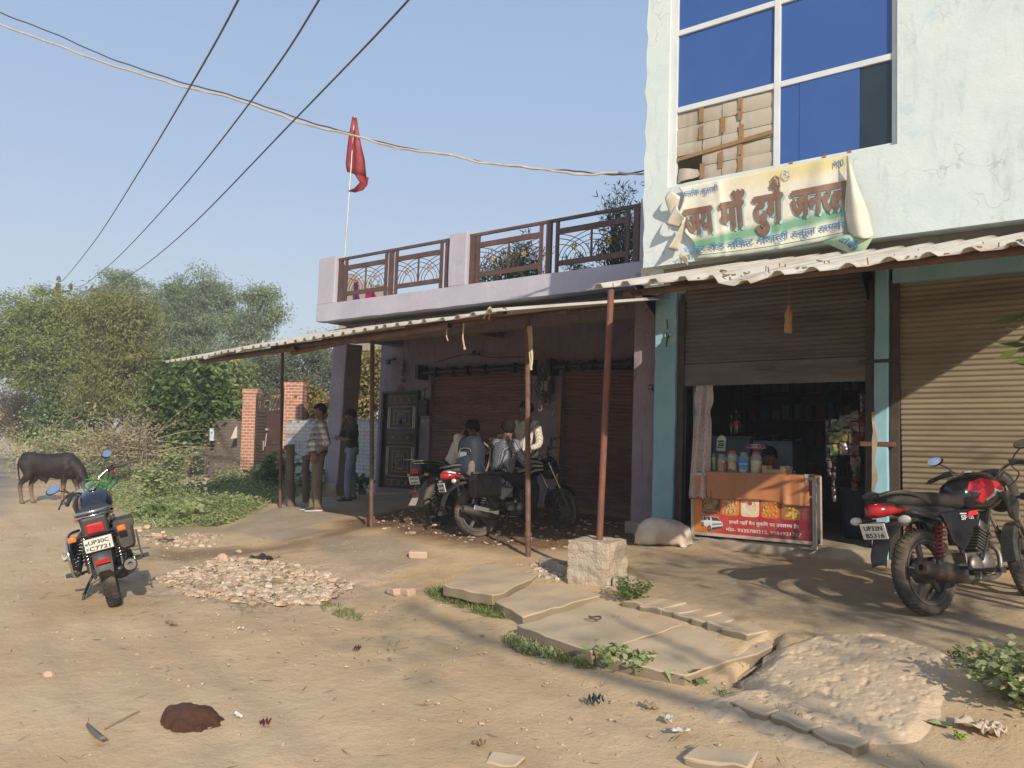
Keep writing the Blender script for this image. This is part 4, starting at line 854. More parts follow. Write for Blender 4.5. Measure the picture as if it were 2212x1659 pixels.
# brick edging along the apron, half buried
def brick(name, label, p, rz, dims=(.22, .105, .07), rx=0, group=None, mat=None, am=.012, seed=0, cat='brick'):
    m = MB(); a, b, c = [x/2 for x in dims]; n = 4
    m.loft([[(-a+2*a*i/n, -b, -c), (-a+2*a*i/n, b, -c), (-a+2*a*i/n, b, c), (-a+2*a*i/n, -b, c)] for i in range(n+1)]); jit(m, am, seed, 8)
    o = m.build(name, mat or M_BRICK, None, bevel=.014, smooth=75, seg=3); o.location = p; o.rotation_euler = (rx, 0, rz); return tag(o, label, cat, group)
ez = [(1395, 1302), (1432, 1311), (1470, 1320), (1508, 1330), (1545, 1341), (1580, 1352), (1615, 1364)]
desc = ['next to the ferny bush', 'one along from the ferny bush', 'third from the ferny bush', 'midway along the worn apron edge', 'past the middle of the worn apron edge', 'second from the rough concrete end', 'next to the rough concrete lump']
for i, (e, d) in enumerate(zip(ez, desc)):
    p = atg(*e); brick('edging_brick', 'dusty half buried edging brick '+d, (p.x, p.y, p.z-.022), -.27+rnd.uniform(-.12, .12), (.235, .30, .09), rnd.uniform(-.05, .05), 'edging bricks along the apron', M_SLAB, .022, i)
p = atg(1195, 1226); brick('kerb_brick', 'mossy kerb brick between the raised slab and the plinth', (p.x, p.y, p.z+.03), -.35, (.3, .13, .1), 0, 'kerb bricks by the plinth', M_CEM, .02, 31)
p = atg(1232, 1240); brick('kerb_brick', 'kerb brick touching the brick plinth', (p.x, p.y, p.z+.03), -.3, (.26, .13, .1), 0, 'kerb bricks by the plinth', M_CEM, .02, 33)
p = atg(1348, 1262); brick('broken_stone', 'broken stone lump on the right of the brick plinth', (p.x, p.y, p.z+.02), .5, (.2, .12, .08), .1, None, M_CEM, .03, 35, 'stone')
# rough concrete lump at the right with pitted top
def lump(name, label, cat, poly, ztop, zbase, amp, seed, mat=None, n=64):
    P = [at(u, v, ztop) for u, v in poly]; xs = [p.x for p in P]; ys = [p.y for p in P]
    X, Y = np.meshgrid(np.linspace(min(xs)-.12, max(xs)+.12, n), np.linspace(min(ys)-.12, max(ys)+.12, n)); pl = [tuple(p)[:2] for p in P]
    d = pdist(X, Y, pl); d = np.where(inpoly(X, Y, pl), d, -d)+fbm(X*3+seed, Y*3, 5)*.16
    k = np.clip(d/.075, -1, 1); Z = gz(X, Y)-.03+(ztop-zbase)*np.clip(k*.6+.4, 0, 1)**.7*(1+fbm(X*1.2, Y*1.2+seed, 3)*.3)
    pit = np.clip(fbm(X*27, Y*27+seed, 2)-.06, 0, 1)*2; Z = Z-pit*amp*np.clip(k, 0, 1)+fbm(X*7, Y*7, 4)*amp*.35*np.clip(k, 0, 1); Z = np.where(k <= -1, gz(X, Y)-.12, Z)
    o = sheet(name, X, Y, Z, mat or M_ROUGH); return tag(o, label, cat)
lump('broken_concrete', 'pitted rough concrete lump spread beside the open drain hole', 'concrete', [(1665, 1405), (1760, 1385), (1900, 1395), (2065, 1440), (2060, 1480), (1985, 1560), (1880, 1560), (1760, 1500), (1650, 1470), (1640, 1440)], .165, .10, .02, 3, n=150)
lump('broken_concrete', 'pale broken concrete lip in front of the stained slab', 'concrete', [(1515, 1490), (1580, 1472), (1660, 1478), (1720, 1500), (1680, 1530), (1560, 1520)], .12, .05, .03, 8, n=70)
lump('broken_concrete', 'worn concrete shelf along the bottom of the rough lump', 'concrete', [(1600, 1520), (1720, 1508), (1880, 1565), (1850, 1615), (1700, 1575)], .10, .045, .03, 13, n=70)
for i, ((u, v), a, lb) in enumerate((((1632, 1545), -.45, 'left kerb stone under the rough concrete lump'), ((1718, 1575), -.4, 'middle kerb stone under the rough concrete lump'), ((1815, 1612), -.42, 'right kerb stone under the rough concrete lump with an orange smear'))):
    p = atg(u, v); brick('kerb_stone', lb, (p.x, p.y, p.z+.015), a, (.24, .12, .07), 0, 'kerb stones below the rough concrete', M_SLAB, .02, 40+i, 'stone')
p = atg(1090, 1645); brick('stone', 'low pale stone at the bottom edge of the road', (p.x, p.y, p.z), .3, (.16, .1, .03), 0, None, M_SLAB, .03, 50, 'stone')
p = atg(1560, 1648); brick('stone', 'earth crusted stone at the bottom right of the road', (p.x, p.y, p.z+.01), .2, (.3, .2, .05), 0, None, M_SLAB, .04, 52, 'stone')
m = MB(); a, b = at(1590, 1468, .03), at(1652, 1432, .06); m.tube([a, b], .012, 6); a, b = at(1608, 1446, .0), at(1640, 1462, .05); m.tube([a, b], .01, 6); tag(m.build('sticks_in_drain', M_TWIG, None), 'two dry sticks lying in the open drain hole', 'stick')
# loose bricks
p = atg(905, 1192); brick('loose_brick', 'broken red brick lying on the concrete ramp', (p.x, p.y, p.z+.035), .55, (.21, .11, .075), .1, None, None, .015, 60)
p = atg(852, 1284); brick('loose_brick', 'broken half brick at the left of a pair on the earth', (p.x, p.y, p.z+.03), -.2, (.13, .1, .07), 0, None, None, .02, 61)
p = atg(879, 1284); brick('loose_brick', 'broken half brick at the right of a pair on the earth', (p.x, p.y, p.z+.03), -.1, (.14, .1, .07), .1, None, None, .02, 62)
p = atg(790, 1134); brick('loose_brick', 'small upright brick piece wedged against the middle pipe post', (p.x+.02, p.y+.05, p.z+.05), .2, (.09, .1, .12), 0, None, M('red brick bit', (.30, .115, .07), (.22, .085, .055), 9), .02, 63)
p = atg(952, 1114); brick('loose_brick', 'brick in the shade under the rear motorcycle', (p.x, p.y, p.z+.03), -.3, (.2, .1, .07), 0, None, None, .015, 64)
for i, (u, v, lb) in enumerate(((484, 1214, 'largest pink stone on the rubble heap'), (515, 1196, 'small red stone behind the largest rubble stone'), (300, 1146, 'stone among the weeds behind the motorcycle pannier'), (318, 1143, 'second stone among the weeds behind the motorcycle pannier'), (345, 1162, 'red brick bit at the weeds edge'), (548, 1222, 'flat stone on the far side of the rubble heap'), (108, 1462, 'lone pinkish stone on the left of the road'), (600, 1262, 'yellowish stone on the right of the rubble heap'), (540, 1285, 'stone at the lower edge of the rubble heap'))):
    p = atg(u, v); r = (.1, .06, .08, .07, .08, .09, .045, .09, .07)[i]; m = MB(); m.ell((0, 0, 0), (r, r*.75, r*.6), n=9, m=6); jit(m, r*.35, i*3.1, 9); o = m.build('stone', M_BRICK if i % 2 == 0 else M_SLAB, None); o.location = (p.x, p.y, p.z+r*.35); tag(o, lb, 'stone')
# the rubble itself: chips past counting
def chips(name, poly, n, smin, smax, mats, seed, flat=.6, soft=1):
    r = np.random.default_rng(seed); P = poly_g(poly); xs = [p[0] for p in P]; ys = [p[1] for p in P]; m = MB(); k = 0
    cx, cy = sum(xs)/len(xs), sum(ys)/len(ys)
    while k < n:
        x, y = r.uniform(min(xs), max(xs)), r.uniform(min(ys), max(ys))
        if not inpoly(np.array([x]), np.array([y]), P)[0]: continue
        s = smin+(smax-smin)*r.random()**3; z = gz1(x, y); k += 1; a = r.uniform(0, 6.28); e = [r.uniform(.6, 1.3) for _ in range(8)]; ca, sa = math.cos(a), math.sin(a)
        m.mi = int(r.integers(0, len(mats))); vs = []
        for i, (dx, dy, dz) in enumerate(((-1, -.7, -.5), (1, -.7, -.5), (1, .7, -.5), (-1, .7, -.5), (-.8, -.6, .6), (.8, -.5, .7), (.7, .6, .5), (-.8, .5, .7))):
            dx, dy, dz = dx*e[i]*s, dy*e[(i+3) % 8]*s, dz*e[(i+5) % 8]*s*flat; vs.append((x+dx*ca-dy*sa, y+dx*sa+dy*ca, z+dz+s*.25))
        m.add(vs, [(0, 3, 2, 1), (4, 5, 6, 7), (0, 1, 5, 4), (1, 2, 6, 5), (2, 3, 7, 6), (3, 0, 4, 7)])
    m.mi = 0; o = m.build(name, mats, None); return tag(o, kind='stuff')
M_CH = [M_BRICK, M_SLAB, M('pale chip', (.56, .47, .37), (.48, .40, .31), 9, .95), M('grey chip', (.33, .28, .22), (.26, .22, .18), 9, .95)]
chips('rubble', [(330, 1250), (470, 1205), (560, 1208), (650, 1225), (770, 1262), (690, 1305), (560, 1308), (400, 1285)], 2600, .006, .05, [M_BRICK, M_SLAB, M_SLAB, M_CH[2]], 4)
chips('gravel', [(0, 1640), (0, 1100), (300, 1160), (700, 1160), (1100, 1210), (1340, 1290), (1700, 1400), (2200, 1480), (2200, 1650)], 2400, .003, .014, [M_SLAB, M_SLAB, M_BRICK], 5)
chips('porch_rubble', [(740, 1130), (900, 1098), (1180, 1098), (1390, 1130), (1340, 1180), (1160, 1190), (900, 1160)], 700, .006, .035, M_CH, 6)
chips('mound_rubble', [(350, 1060), (400, 1032), (470, 1024), (500, 1032), (490, 1054), (430, 1078), (380, 1074)], 500, .02, .1, M_CH, 7)
chips('weed_edge_rubble', [(260, 1130), (330, 1150), (480, 1152), (470, 1180), (330, 1185)], 260, .008, .045, M_CH, 8)
chips('drain_rubble', [(1150, 1218), (1210, 1230), (1240, 1250), (1200, 1256), (1150, 1240)], 160, .01, .04, M_CH, 9)
# dry straw and bits of litter
def straw(name, poly, n, seed, mat, lmin=.03, lmax=.14):
    r = np.random.default_rng(seed); P = poly_g(poly); xs = [p[0] for p in P]; ys = [p[1] for p in P]; C = []
    while len(C) < n:
        x, y = r.uniform(min(xs), max(xs)), r.uniform(min(ys), max(ys))
        if inpoly(np.array([x]), np.array([y]), P)[0]: C.append((x, y))
    C = np.array(C); C = np.column_stack([C, gz(C[:, 0], C[:, 1])+.012]); A = r.normal(size=(n, 3)); A[:, 2] *= .08
    return tag(leaf_cloud(name, C, A, r.uniform(lmin, lmax, n), r.uniform(.004, .012, n), r.random(n), mat), kind='stuff')
straw('straw', [(0, 1650), (0, 1120), (300, 1180), (800, 1260), (1100, 1330), (1500, 1500), (2200, 1560), (2200, 1650)], 260, 3, L_DRY)
straw('leaf_litter', [(360, 1240), (560, 1220), (720, 1270), (650, 1320), (520, 1330)], 700, 4, L_DRY, .02, .09)
def scrap(name, label, cat, uv, size, mat, seed, hgt=.03, rz=0, asp=1.0, n=9, dz=.012):
    """crumpled sheet lying on the ground"""
    p = atg(*uv); m = MB(); m.grid(lambda a, b: ((a-.5)*size, (b-.5)*size*asp, 0), n, n); m.v = [(x, y, hgt*.5*(1+math.sin(x*40/size*.25+seed)*math.cos(y*37/size*.25+seed*2))) for x, y, z in m.v]; jit(m, size*.10, seed, 2/size*.5); m.v = [(x, y, max(z, 0)) for x, y, z in m.v]
    o = m.build(name, mat, None, smooth=40); o.location = (p.x, p.y, p.z+dz); o.rotation_euler = (0, 0, rz); s = o.modifiers.new('s', 'SOLIDIFY'); s.thickness = .0015; return tag(o, label, cat)
M_PLB = M('black plastic film', (.03, .03, .032), (.05, .05, .05), 9, .3, .0, spec=.5); M_PLC = M('clear dusty film', (.5, .47, .42), (.42, .38, .33), 9, .3, 0, spec=.5)
M_PAP = M('buff paper', (.56, .45, .32), (.48, .37, .25), 9, .85, .1); M_DRYL = M('fallen leaf', (.30, .22, .12), (.22, .15, .08), 9, .8)
scrap('plastic_bag', 'black plastic bag scrap on top of the rubble heap', 'litter', (565, 1210), .2, M_PLB, 3, .05)
scrap('plastic_bag', 'grey black plastic rag at the edge of the weeds', 'litter', (357, 1172), .22, M_PLB, 5, .04, .4, .5)
scrap('plastic_bag', 'small crumpled black wrapper on the road below the slabs', 'litter', (1286, 1524), .07, M_PLB, 7, .05)
scrap('plastic_bag', 'clear plastic bag standing crumpled on the road left of the motorcycle', 'litter', (150, 1212), .2, M_PLC, 9, .07, .2, .5)
scrap('plastic_bag', 'pale plastic sheet half hidden in the weeds', 'litter', (315, 1093), .5, M_PLC, 11, .05, .3, .3)
scrap('paper_cup', 'crushed buff paper bag at the lower right of the road', 'litter', (2110, 1580), .2, M_PAP, 13, .05, .1, .6)
scrap('paper_scrap', 'torn buff paper beside the crushed paper bag', 'litter', (2150, 1592), .1, M_PAP, 15, .05)
scrap('big_leaf', 'single pale green leaf on the ground below the rough concrete', 'leaf', (2020, 1569), .15, M('dull green leaf', (.33, .36, .19), (.28, .31, .15), 8, .6), 17, .02, -.1, .28)
scrap('wrapper', 'green and yellow snack wrapper on the road', 'litter', (2076, 1601), .05, M('green wrapper', (.05, .22, .06), (.45, .38, .05), 30, .35), 19, .03)
scrap('wrapper', 'dark red wrapper lying on the road under the slabs', 'litter', (772, 1407), .04, M('maroon wrapper', (.10, .02, .03), r=.5), 21, .03)
scrap('wrapper', 'small maroon bit right of the dung pat', 'litter', (573, 1569), .045, M('maroon wrapper', (.10, .02, .03), r=.5), 23, .03)
scrap('wrapper', 'white foil wrapper right of the dung pat', 'litter', (514, 1552), .06, M('foil', (.6, .58, .55), r=.35), 25, .02, 0, .4)
scrap('wrapper', 'brown dung crumb at the bottom of the road', 'litter', (1038, 1614), .05, M_DRYL, 27, .03)
for i, (u, v, s, lb) in enumerate(((370, 1350, .11, 'dry curled leaf on the road below the motorcycle'), (205, 1590, 0, ''), (600, 1205, .09, 'flat brown leaf on the rubble heap'), (1405, 1532, .10, 'curled dry leaf among litter in the right foreground'), (1470, 1585, .11, 'pale dry leaf at the bottom right of the road'), (1445, 1560, .09, 'dry leaf beside the pale leaf at the bottom right'), (455, 1560, .05, 'brown blob beside the dung pat'), (520, 1362, .05, 'white torn scrap on the road under the rubble'))):
    if s: scrap('dry_leaf' if 'scrap' not in lb else 'paper_scrap', lb, 'litter', (u, v), s, M_DRYL if 'pale' not in lb and 'white' not in lb else M_PLC, 31+i*2, .025, i, .45)
# dung pat
p = atg(412, 1562); n = 40; X, Y = np.meshgrid(np.linspace(-.26, .26, n), np.linspace(-.22, .22, n)); th = np.arctan2(Y, X); r0 = np.hypot(X/.17, Y/.125)+fbm(X*9+3, Y*9, 4)*.9
Z = np.clip(1-r0**2.2, -.2, 1); Z = .075*np.sign(Z)*np.abs(Z)**.6*(1+fbm(X*22, Y*22, 3)*.35); Z = np.where(Z <= 0, -.03, Z+.012)
o = sheet('dung_pat', X, Y, Z, M('fresh dung', (.115, .045, .018), (.085, .035, .015), 12, .55, .8, 60, spec=.35, bd=.015)); o.location = (p.x, p.y, p.z-.005); tag(o, 'reddish brown cow dung pat on the road in the left foreground', 'dung')
p = atg(472, 1555); m = MB(); m.ell((0, 0, 0), (.04, .025, .012), n=14, m=6); jit(m, .008, 3, 20); o = m.build('dung_blob', bpy.data.materials['fresh dung'], None, smooth=60); o.location = (p.x, p.y, p.z+.006); tag(o, 'small dung blob just right of the big dung pat', 'dung')
p = atg(205, 1592); m = MB(); m.grid(lambda a, b: (-.17+.34*a, .05*(b-.5)*(.3+1.2*a*(1.25-a)), .03*a*a+.012+.012*math.sin(b*3.1)), 16, 5); o = m.build('rubber_strip', M('grey rubber', (.12, .11, .09), (.17, .15, .12), 9, .6), None, smooth=60); o.location = p; o.rotation_euler = (0, 0, -.25); sm_ = o.modifiers.new('s', 'SOLIDIFY'); sm_.thickness = .012; tag(o, 'dark grey rubber strip lying at the lower left of the road', 'litter')
m = MB(); a, b = atg(225, 1583), atg(300, 1543); m.tube(bez([a+Vector((0, 0, .02)), a.lerp(b, .5)+Vector((0, .02, .025)), b+Vector((0, 0, .015))], 4), .004, 5); tag(m.build('twig', M_TWIG, None), 'thin bent twig beside the rubber strip', 'twig')
m = MB(); a, b = atg(870, 1392), atg(800, 1420)
for i in range(7): q = atg(848+rnd.uniform(-12, 14), 1400+rnd.uniform(-8, 8)); d = Vector((rnd.uniform(-1, 1), rnd.uniform(-1, 1), .1))*.07; m.tube([q+Vector((0, 0, .008)), q+d+Vector((0, 0, .012))], .003, 4)
tag(m.build('straw_wisp', M_TWIG, None), 'little wisp of dark straw on the road below the slabs', 'straw')
# ------------------------------------------------------------------ far plot: gate, walls, stumps, pole
def brick_mat(name, a, b, mort, sc=1.0):
    k = N(name); tc = k.new('ShaderNodeTexCoord'); sx = k.new('ShaderNodeSeparateXYZ'); k.l.new(tc.outputs['Object'], sx.inputs[0]); cx = k.new('ShaderNodeCombineXYZ')
    k.l.new(k.math('ADD', sx.outputs['X'], sx.outputs['Y']), cx.inputs['X']); k.l.new(sx.outputs['Z'], cx.inputs['Y'])
    t = k.new('ShaderNodeTexBrick'); k.l.new(cx.outputs[0], t.inputs['Vector']); t.inputs['Scale'].default_value = 1; t.inputs['Brick Width'].default_value = .23*sc; t.inputs['Row Height'].default_value = .083*sc; t.inputs['Mortar Size'].default_value = .011
    t.inputs['Color1'].default_value = (*a, 1); t.inputs['Color2'].default_value = (*b, 1); t.inputs['Mortar'].default_value = (*mort, 1)
    co = k.co(); col = k.mix(k.math('MULTIPLY', k.ramp(k.noise(3, co, 6), .48, .7), .4), t.outputs['Color'], tuple(x*.6 for x in a))
    return k.done(col, .95, k.bump(t.outputs['Fac'], -.5, .012), 0, .2)
M_BRK = brick_mat('red brickwork', (.42, .165, .095), (.34, .125, .075), (.45, .40, .34)); M_BRKG = brick_mat('sooty brickwork', (.15, .115, .09), (.19, .15, .12), (.12, .10, .085))
def pD(u, D): p = atD(u, 990, D); p.z = gz1(p.x, p.y)-.1; return p
GT = thing('gate', 'brown iron double gate hung between two red brick pillars', 'gate', tuple(pD(590, 20.5)))
ga, gb = pD(552, 20.8), pD(611, 20.2); gd = (gb-ga).normalized(); gn = Vector((gd.y, -gd.x, 0))
def pil(u0, u1, D, zt, name='brick_pillar'):
    a, b = pD(u0, D), pD(u1, D); d = (b-a); d.z = 0; w_ = d.length; d.normalize(); nn = Vector((-d.y, d.x, 0)); m = MB()
    for z0, z1, g in ((a.z, zt-.12, 0), (zt-.12, zt, .015)):
        P = [a-d*g-nn*g, b+d*g-nn*g, b+d*g+nn*(w_+g), a-d*g+nn*(w_+g)]; m.hexa([Vector((q.x, q.y, z0)) for q in P], [Vector((q.x, q.y, z1)) for q in P])
    return m.build(name, M_BRK, GT, bevel=.006)
pil(519, 549, 21, 2.72); pil(609, 649, 20, 2.86)
M_GATE = M('brown gate paint', (.085, .05, .038), (.065, .04, .032), 5, .55, .1, dirt=(.14, .10, .08), da=.4)
def gpt(s, z, o=0): q = ga.lerp(gb, s)+gn*o; return Vector((q.x, q.y, z))
for s0, s1 in ((.03, .42), (.44, .97)):
    m = MB(); m.hexa([gpt(s0, .45), gpt(s1, .45), gpt(s1, .45, .03), gpt(s0, .45, .03)], [gpt(s0, 2.1), gpt(s1, 2.1), gpt(s1, 2.1, .03), gpt(s0, 2.1, .03)])
    if s0 < .1:
        for i in range(19): m.beam(gpt(s0, .55+i*.085, .045), gpt(s1, .55+i*.085, .045), .03, .035)
    else:
        for i in range(14): q = s0+(s1-s0)*i/13; m.beam(gpt(q, .5, .04), gpt(q, 2.08, .04), .02, .02, gn)
    for z in (.45, 1.25, 2.1, 2.55 if s0 > .1 else 2.42): m.beam(gpt(s0, z, .04), gpt(s1, z+.03, .04), .04, .05)
    for q in (s0, s1): m.beam(gpt(q, .45, .04), gpt(q, 2.55, .04), .05, .04, gn)
    lf = m.build('gate_leaf', M_GATE, GT)
    m = MB()
    for i in range(5):
        for a_ in (0, 1): q = s0+(s1-s0)*(i+.5)/5; m.tube(bez([gpt(q-.04, 2.12, .04), gpt(q+(.05 if a_ else -.05), 2.3, .04), gpt(q+.04, 2.5, .04)], 4), .012, 5)
    m.build('scroll_bars', M_GATE, lf)
m = MB(); q = gpt(.47, 1.62, .08); m.ell(q, (.05, .05, .04), n=8, m=6); m.tube([q+Vector((0, 0, -.1)), q+Vector((-.05, 0, -.45))], .02, 6); m.tube([q+Vector((-.12, 0, -.3)), q+Vector((-.12, 0, -.55))], .018, 6); m.build('lock', M('bare metal', (.35, .30, .25), r=.5), GT)
def wallD(name, label, u0, u1, D0, D1, zt, th, mat, rag=.03, n=24, seed=1, cat='wall'):
    a, b = pD(u0, D0), pD(u1, D1); d = (b-a); d.z = 0; d.normalize(); nn = Vector((-d.y, d.x, 0))*th; m = MB(); r = random.Random(seed); R = []
    for i in range(n+1):
        p = a.lerp(b, i/n); z = zt+r.uniform(-rag, rag); R.append([p, p+nn, Vector((p.x+nn.x, p.y+nn.y, z)), Vector((p.x, p.y, z))])
    m.loft(R); c = a.lerp(b, .5); o = m.build(name, mat, None); me = o.data
    for vtx in me.vertices: vtx.co -= c
    o.location = c; return tag(o, label, cat), a, b, d
wallD('boundary_wall', 'sooty grey low boundary wall left of the brick gate', 441, 519, 21.8, 21.2, 1.86, .23, M_BRKG, .05, seed=2)
for i, (u0, u1, v0, v1, lb, sk) in enumerate(((453, 462, 925, 952, 'blue white tin notice fixed on the grey boundary wall', 0), (498, 512, 920, 948, 'bent triangular tin plate on the grey boundary wall by the gate', 1))):
    D_ = 21.15-.3*i; P = [atD(u0, v1, D_), atD(u1, v1-2*sk, D_-.02), atD(u1, v0, D_-.02), atD(u0+sk*10, v0+sk*4, D_)]; m = MB(); m.prism(P, CF*.02); o = m.build('tin_plate', M('tin plate %d' % i, (.55, .60, .62) if i == 0 else (.62, .55, .44), (.40, .52, .60) if i == 0 else (.5, .42, .32), 4, .5), None); tag(o, lb, 'plate')
def graf_mat():
    k = N('limewashed brick wall with faded slogans'); co = k.co(); c = k.mix(k.ramp(k.noise(3, co, 6), .35, .65), (.50, .52, .49), (.40, .42, .40))
    tc = k.new('ShaderNodeTexCoord'); sx = k.new('ShaderNodeSeparateXYZ'); k.l.new(tc.outputs['Object'], sx.inputs[0]); z = sx.outputs['Z']
    n1 = k.ramp(k.noise(9, k.co((1, 1, .35)), 4, .7), .52, .58); 
    band = lambda a, b: k.math('MULTIPLY', k.math('GREATER_THAN', z, a), k.math('LESS_THAN', z, b))
    c = k.mix(k.math('MULTIPLY', k.math('MULTIPLY', n1, band(1.25, 1.72)), .6), c, (.52, .22, .22)); c = k.mix(k.math('MULTIPLY', k.math('MULTIPLY', n1, band(1.0, 1.17)), .6), c, (.10, .22, .17)); c = k.mix(k.math('MULTIPLY', k.math('MULTIPLY', n1, band(.55, .95)), .5), c, (.12, .14, .14))
    c = k.mix(k.math('MULTIPLY', k.ramp(k.noise(5, co, 6), .45, .62), k.math('MULTIPLY', k.math('GREATER_THAN', z, 1.6), .9)), c, (.13, .12, .11))
    t = k.new('ShaderNodeTexBrick'); cx = k.new('ShaderNodeCombineXYZ'); k.l.new(k.math('ADD', sx.outputs['X'], sx.outputs['Y']), cx.inputs['X']); k.l.new(z, cx.inputs['Y']); k.l.new(cx.outputs[0], t.inputs['Vector']); t.inputs['Scale'].default_value = 1; t.inputs['Brick Width'].default_value = .23; t.inputs['Row Height'].default_value = .083; t.inputs['Mortar Size'].default_value = .012
    c = k.mix(k.math('MULTIPLY', t.outputs['Fac'], .45), c, (.17, .16, .15)); return k.done(c, .95, k.bump(t.outputs['Fac'], -.6, .02), 0, .2)
PW, pwa, pwb, pwd = wallD('boundary_wall', 'whitewashed boundary wall with faded red and green painted slogans', 616, 845, 18.6, 16.6, 1.86, .23, graf_mat(), .03, seed=4)
def stump(label, u, v0, v1, D, r):
    p = pD(u, D); q = atD(u-6, v0, D); m = MB(); n = 12
    m.tube([p+(q-p)*(i/n)+Vector((math.sin(i*1.9)*.012, 0, 0)) for i in range(n+1)], [r*(1.1 if i % 4 == 0 else .95) for i in range(n+1)], 10); jit(m, .02, u, 7); o = m.build('wooden_stump', M_BARK, None, smooth=60); tag(o, label, 'post', 'wooden stumps beside the porch')
stump('knotty wooden stump post just right of the first pipe post', 632, 962, 1085, 13.4, .08); stump('second wooden stump post partly hidden by the man in the checked shirt', 666, 985, 1070, 14.2, .07)
# utility pole
pb = pD(128, 33); pt = atD(126, 612, 33); UP = thing('utility_pole', 'rusty steel utility pole rising through the acacia with three insulators on top', 'pole', tuple(pb))
m = MB(); m.beam(pb, pt, .16, .13, (1, 0, 0)); m.build('pole', M_RUST, UP)
ca, cb = atD(90, 636, 33), atD(152, 628, 33); m = MB(); m.beam(ca, cb, .07, .07); m.build('cross_arm', M_RUST, UP)
M_INS = M('grey porcelain', (.20, .18, .16), (.14, .12, .11), 6, .3, 0, spec=.6); INS = []
for q in (ca, pt, cb):
    m = MB(); M_ = Matrix.Translation(q); m.lathe([(.03, 0), (.03, .08), (.10, .10), (.06, .14), (.11, .17), (.06, .21), (.09, .24), (.05, .30), (.02, .33)], M_, 12); m.build('insulator', M_INS, UP, smooth=40); INS.append(q+Vector((0, 0, .3)))
M_WIRE = M('bare conductor', (.12, .12, .13), (.10, .10, .11), 9, .5, 0, metal=.5)
def wire(label, pts, r, mat, name='power_line', cat='wire', group=None, n=10, wob=0):
    m = MB(); P = bez(pts, n)
    if wob: P = [p+Vector((0, 0, wob*math.sin(i*.9)*math.sin(i*.37))) for i, p in enumerate(P)]
    m.tube(P, r, 6); return tag(m.build(name, mat, None, smooth=60), label, cat, group)
GW = 'bare overhead conductors from the utility pole'
for (i, pts, lb) in ((1, ((135, 606, 31), (205, 520, 23), (300, 372, 15), (415, 180, 10), (512, 5, 7.6), (640, -260, 5.6)), 'left bare conductor running up from the top insulator'), (2, ((176, 618, 30), (250, 560, 23), (390, 410, 15), (560, 195, 10), (686, 5, 7.6), (830, -260, 5.6)), 'middle bare conductor running up from the right insulator'), (0, ((200, 640, 30), (285, 592, 23), (400, 500, 16), (630, 265, 10), (878, 5, 7.2), (1060, -220, 5.6)), 'right bare conductor passing behind the twisted cable')):
    P = [INS[i]] if i else [INS[0]]; wire(lb, P+[atD(*q) for q in pts], .011, M_WIRE, group=GW)
M_CABW = M('cream cable', (.55, .46, .33), (.45, .37, .26), 9, .6, 0); M_CABB = M('grey black cable', (.05, .05, .055), (.08, .08, .08), 9, .6, 0)
tw = [(-40, 36), (100, 88), (250, 142), (395, 185), (520, 216), (645, 262), (770, 293), (868, 320), (960, 331), (1045, 350), (1160, 362), (1250, 375), (1330, 372), (1391, 375)]
tb = [(-40, 12), (100, 66), (250, 130), (395, 178), (520, 212), (640, 254), (740, 284), (868, 318), (965, 334), (1060, 353), (1160, 365), (1250, 370), (1330, 378), (1391, 369)]
Dt = lambda u: 11.5-1.9*max(0, u)/1391
wire('pale twisted service cable crossing the sky to the blue building', [atD(u, v+1.5, Dt(u)) for u, v in tw], .014, M_CABW, 'service_cable', 'cable', 'service cables to the shop building', wob=.008)
wire('dark cable twisted round the pale service cable', [atD(u, v, Dt(u)+.01) for u, v in tb], .009, M_CABB, 'service_cable', 'cable', 'service cables to the shop building', wob=.008)
# ------------------------------------------------------------------ things on the roof
f0, f1 = atY(740, 557, 9.95), atY(766, 252, 9.95); f0.z = 3.9
FL = thing('flag', 'red flag with gold lettering hanging from a thin steel pole above the roof railing', 'flag', tuple(f0)); m = MB(); m.tube([f0, f1], .012, 8); m.build('flag_pole', M('steel pole', (.6, .58, .54), r=.4, metal=.6, b=0), FL, smooth=60)
rows = [((761, 252), (770, 254)), ((758, 275), (774, 285)), ((755, 300), (781, 318)), ((752, 330), (789, 345)), ((750, 356), (793, 368)), ((752, 372), (796, 385))]
M_FLAG = M('red satin', (.26, .025, .03), (.19, .02, .03), 6, .45, .2, 30, dirt=(.30, .07, .05), da=.5, ds=4, spec=.4)
m = MB(); R = []
for i, (a, b) in enumerate(bz for bz in rows):
    A_, B_ = atY(*a, 9.93), atY(*b, 9.93); R.append([A_.lerp(B_, j/12)+Vector((0, -.05*math.sin(j*.95+i*.5)*(.3+i*.14), 0)) for j in range(13)])
m.add([p for r in R for p in r], [(i*13+j, i*13+j+1, (i+1)*13+j+1, (i+1)*13+j) for i in range(5) for j in range(12)])
T = [((765, 375), (796, 383)), ((780, 395), (796, 400)), ((768, 408), (788, 412)), ((752, 412), (768, 417))]; R = []
for i, (a, b) in enumerate(T): A_, B_ = atY(*a, 9.93), atY(*b, 9.93); R.append([A_.lerp(B_, j/6)+Vector((0, -.04*math.sin(j+i), 0)) for j in range(7)])
m.add([p for r in R for p in r], [(i*7+j, i*7+j+1, (i+1)*7+j+1, (i+1)*7+j) for i in range(3) for j in range(6)])
fc = m.build('flag_cloth', M_FLAG, FL, smooth=80); s = fc.modifiers.new('s', 'SOLIDIFY'); s.thickness = .003
rw = thing('roof_wall', 'bare brick parapet stub stepping down on the roof behind the railing', 'wall', (-13, 15, 3.86)); m = MB()
P = [atY(735, 590, 15), atY(760, 595, 15), atY(800, 630, 15), atY(830, 632, 15), atY(860, 648, 15)]
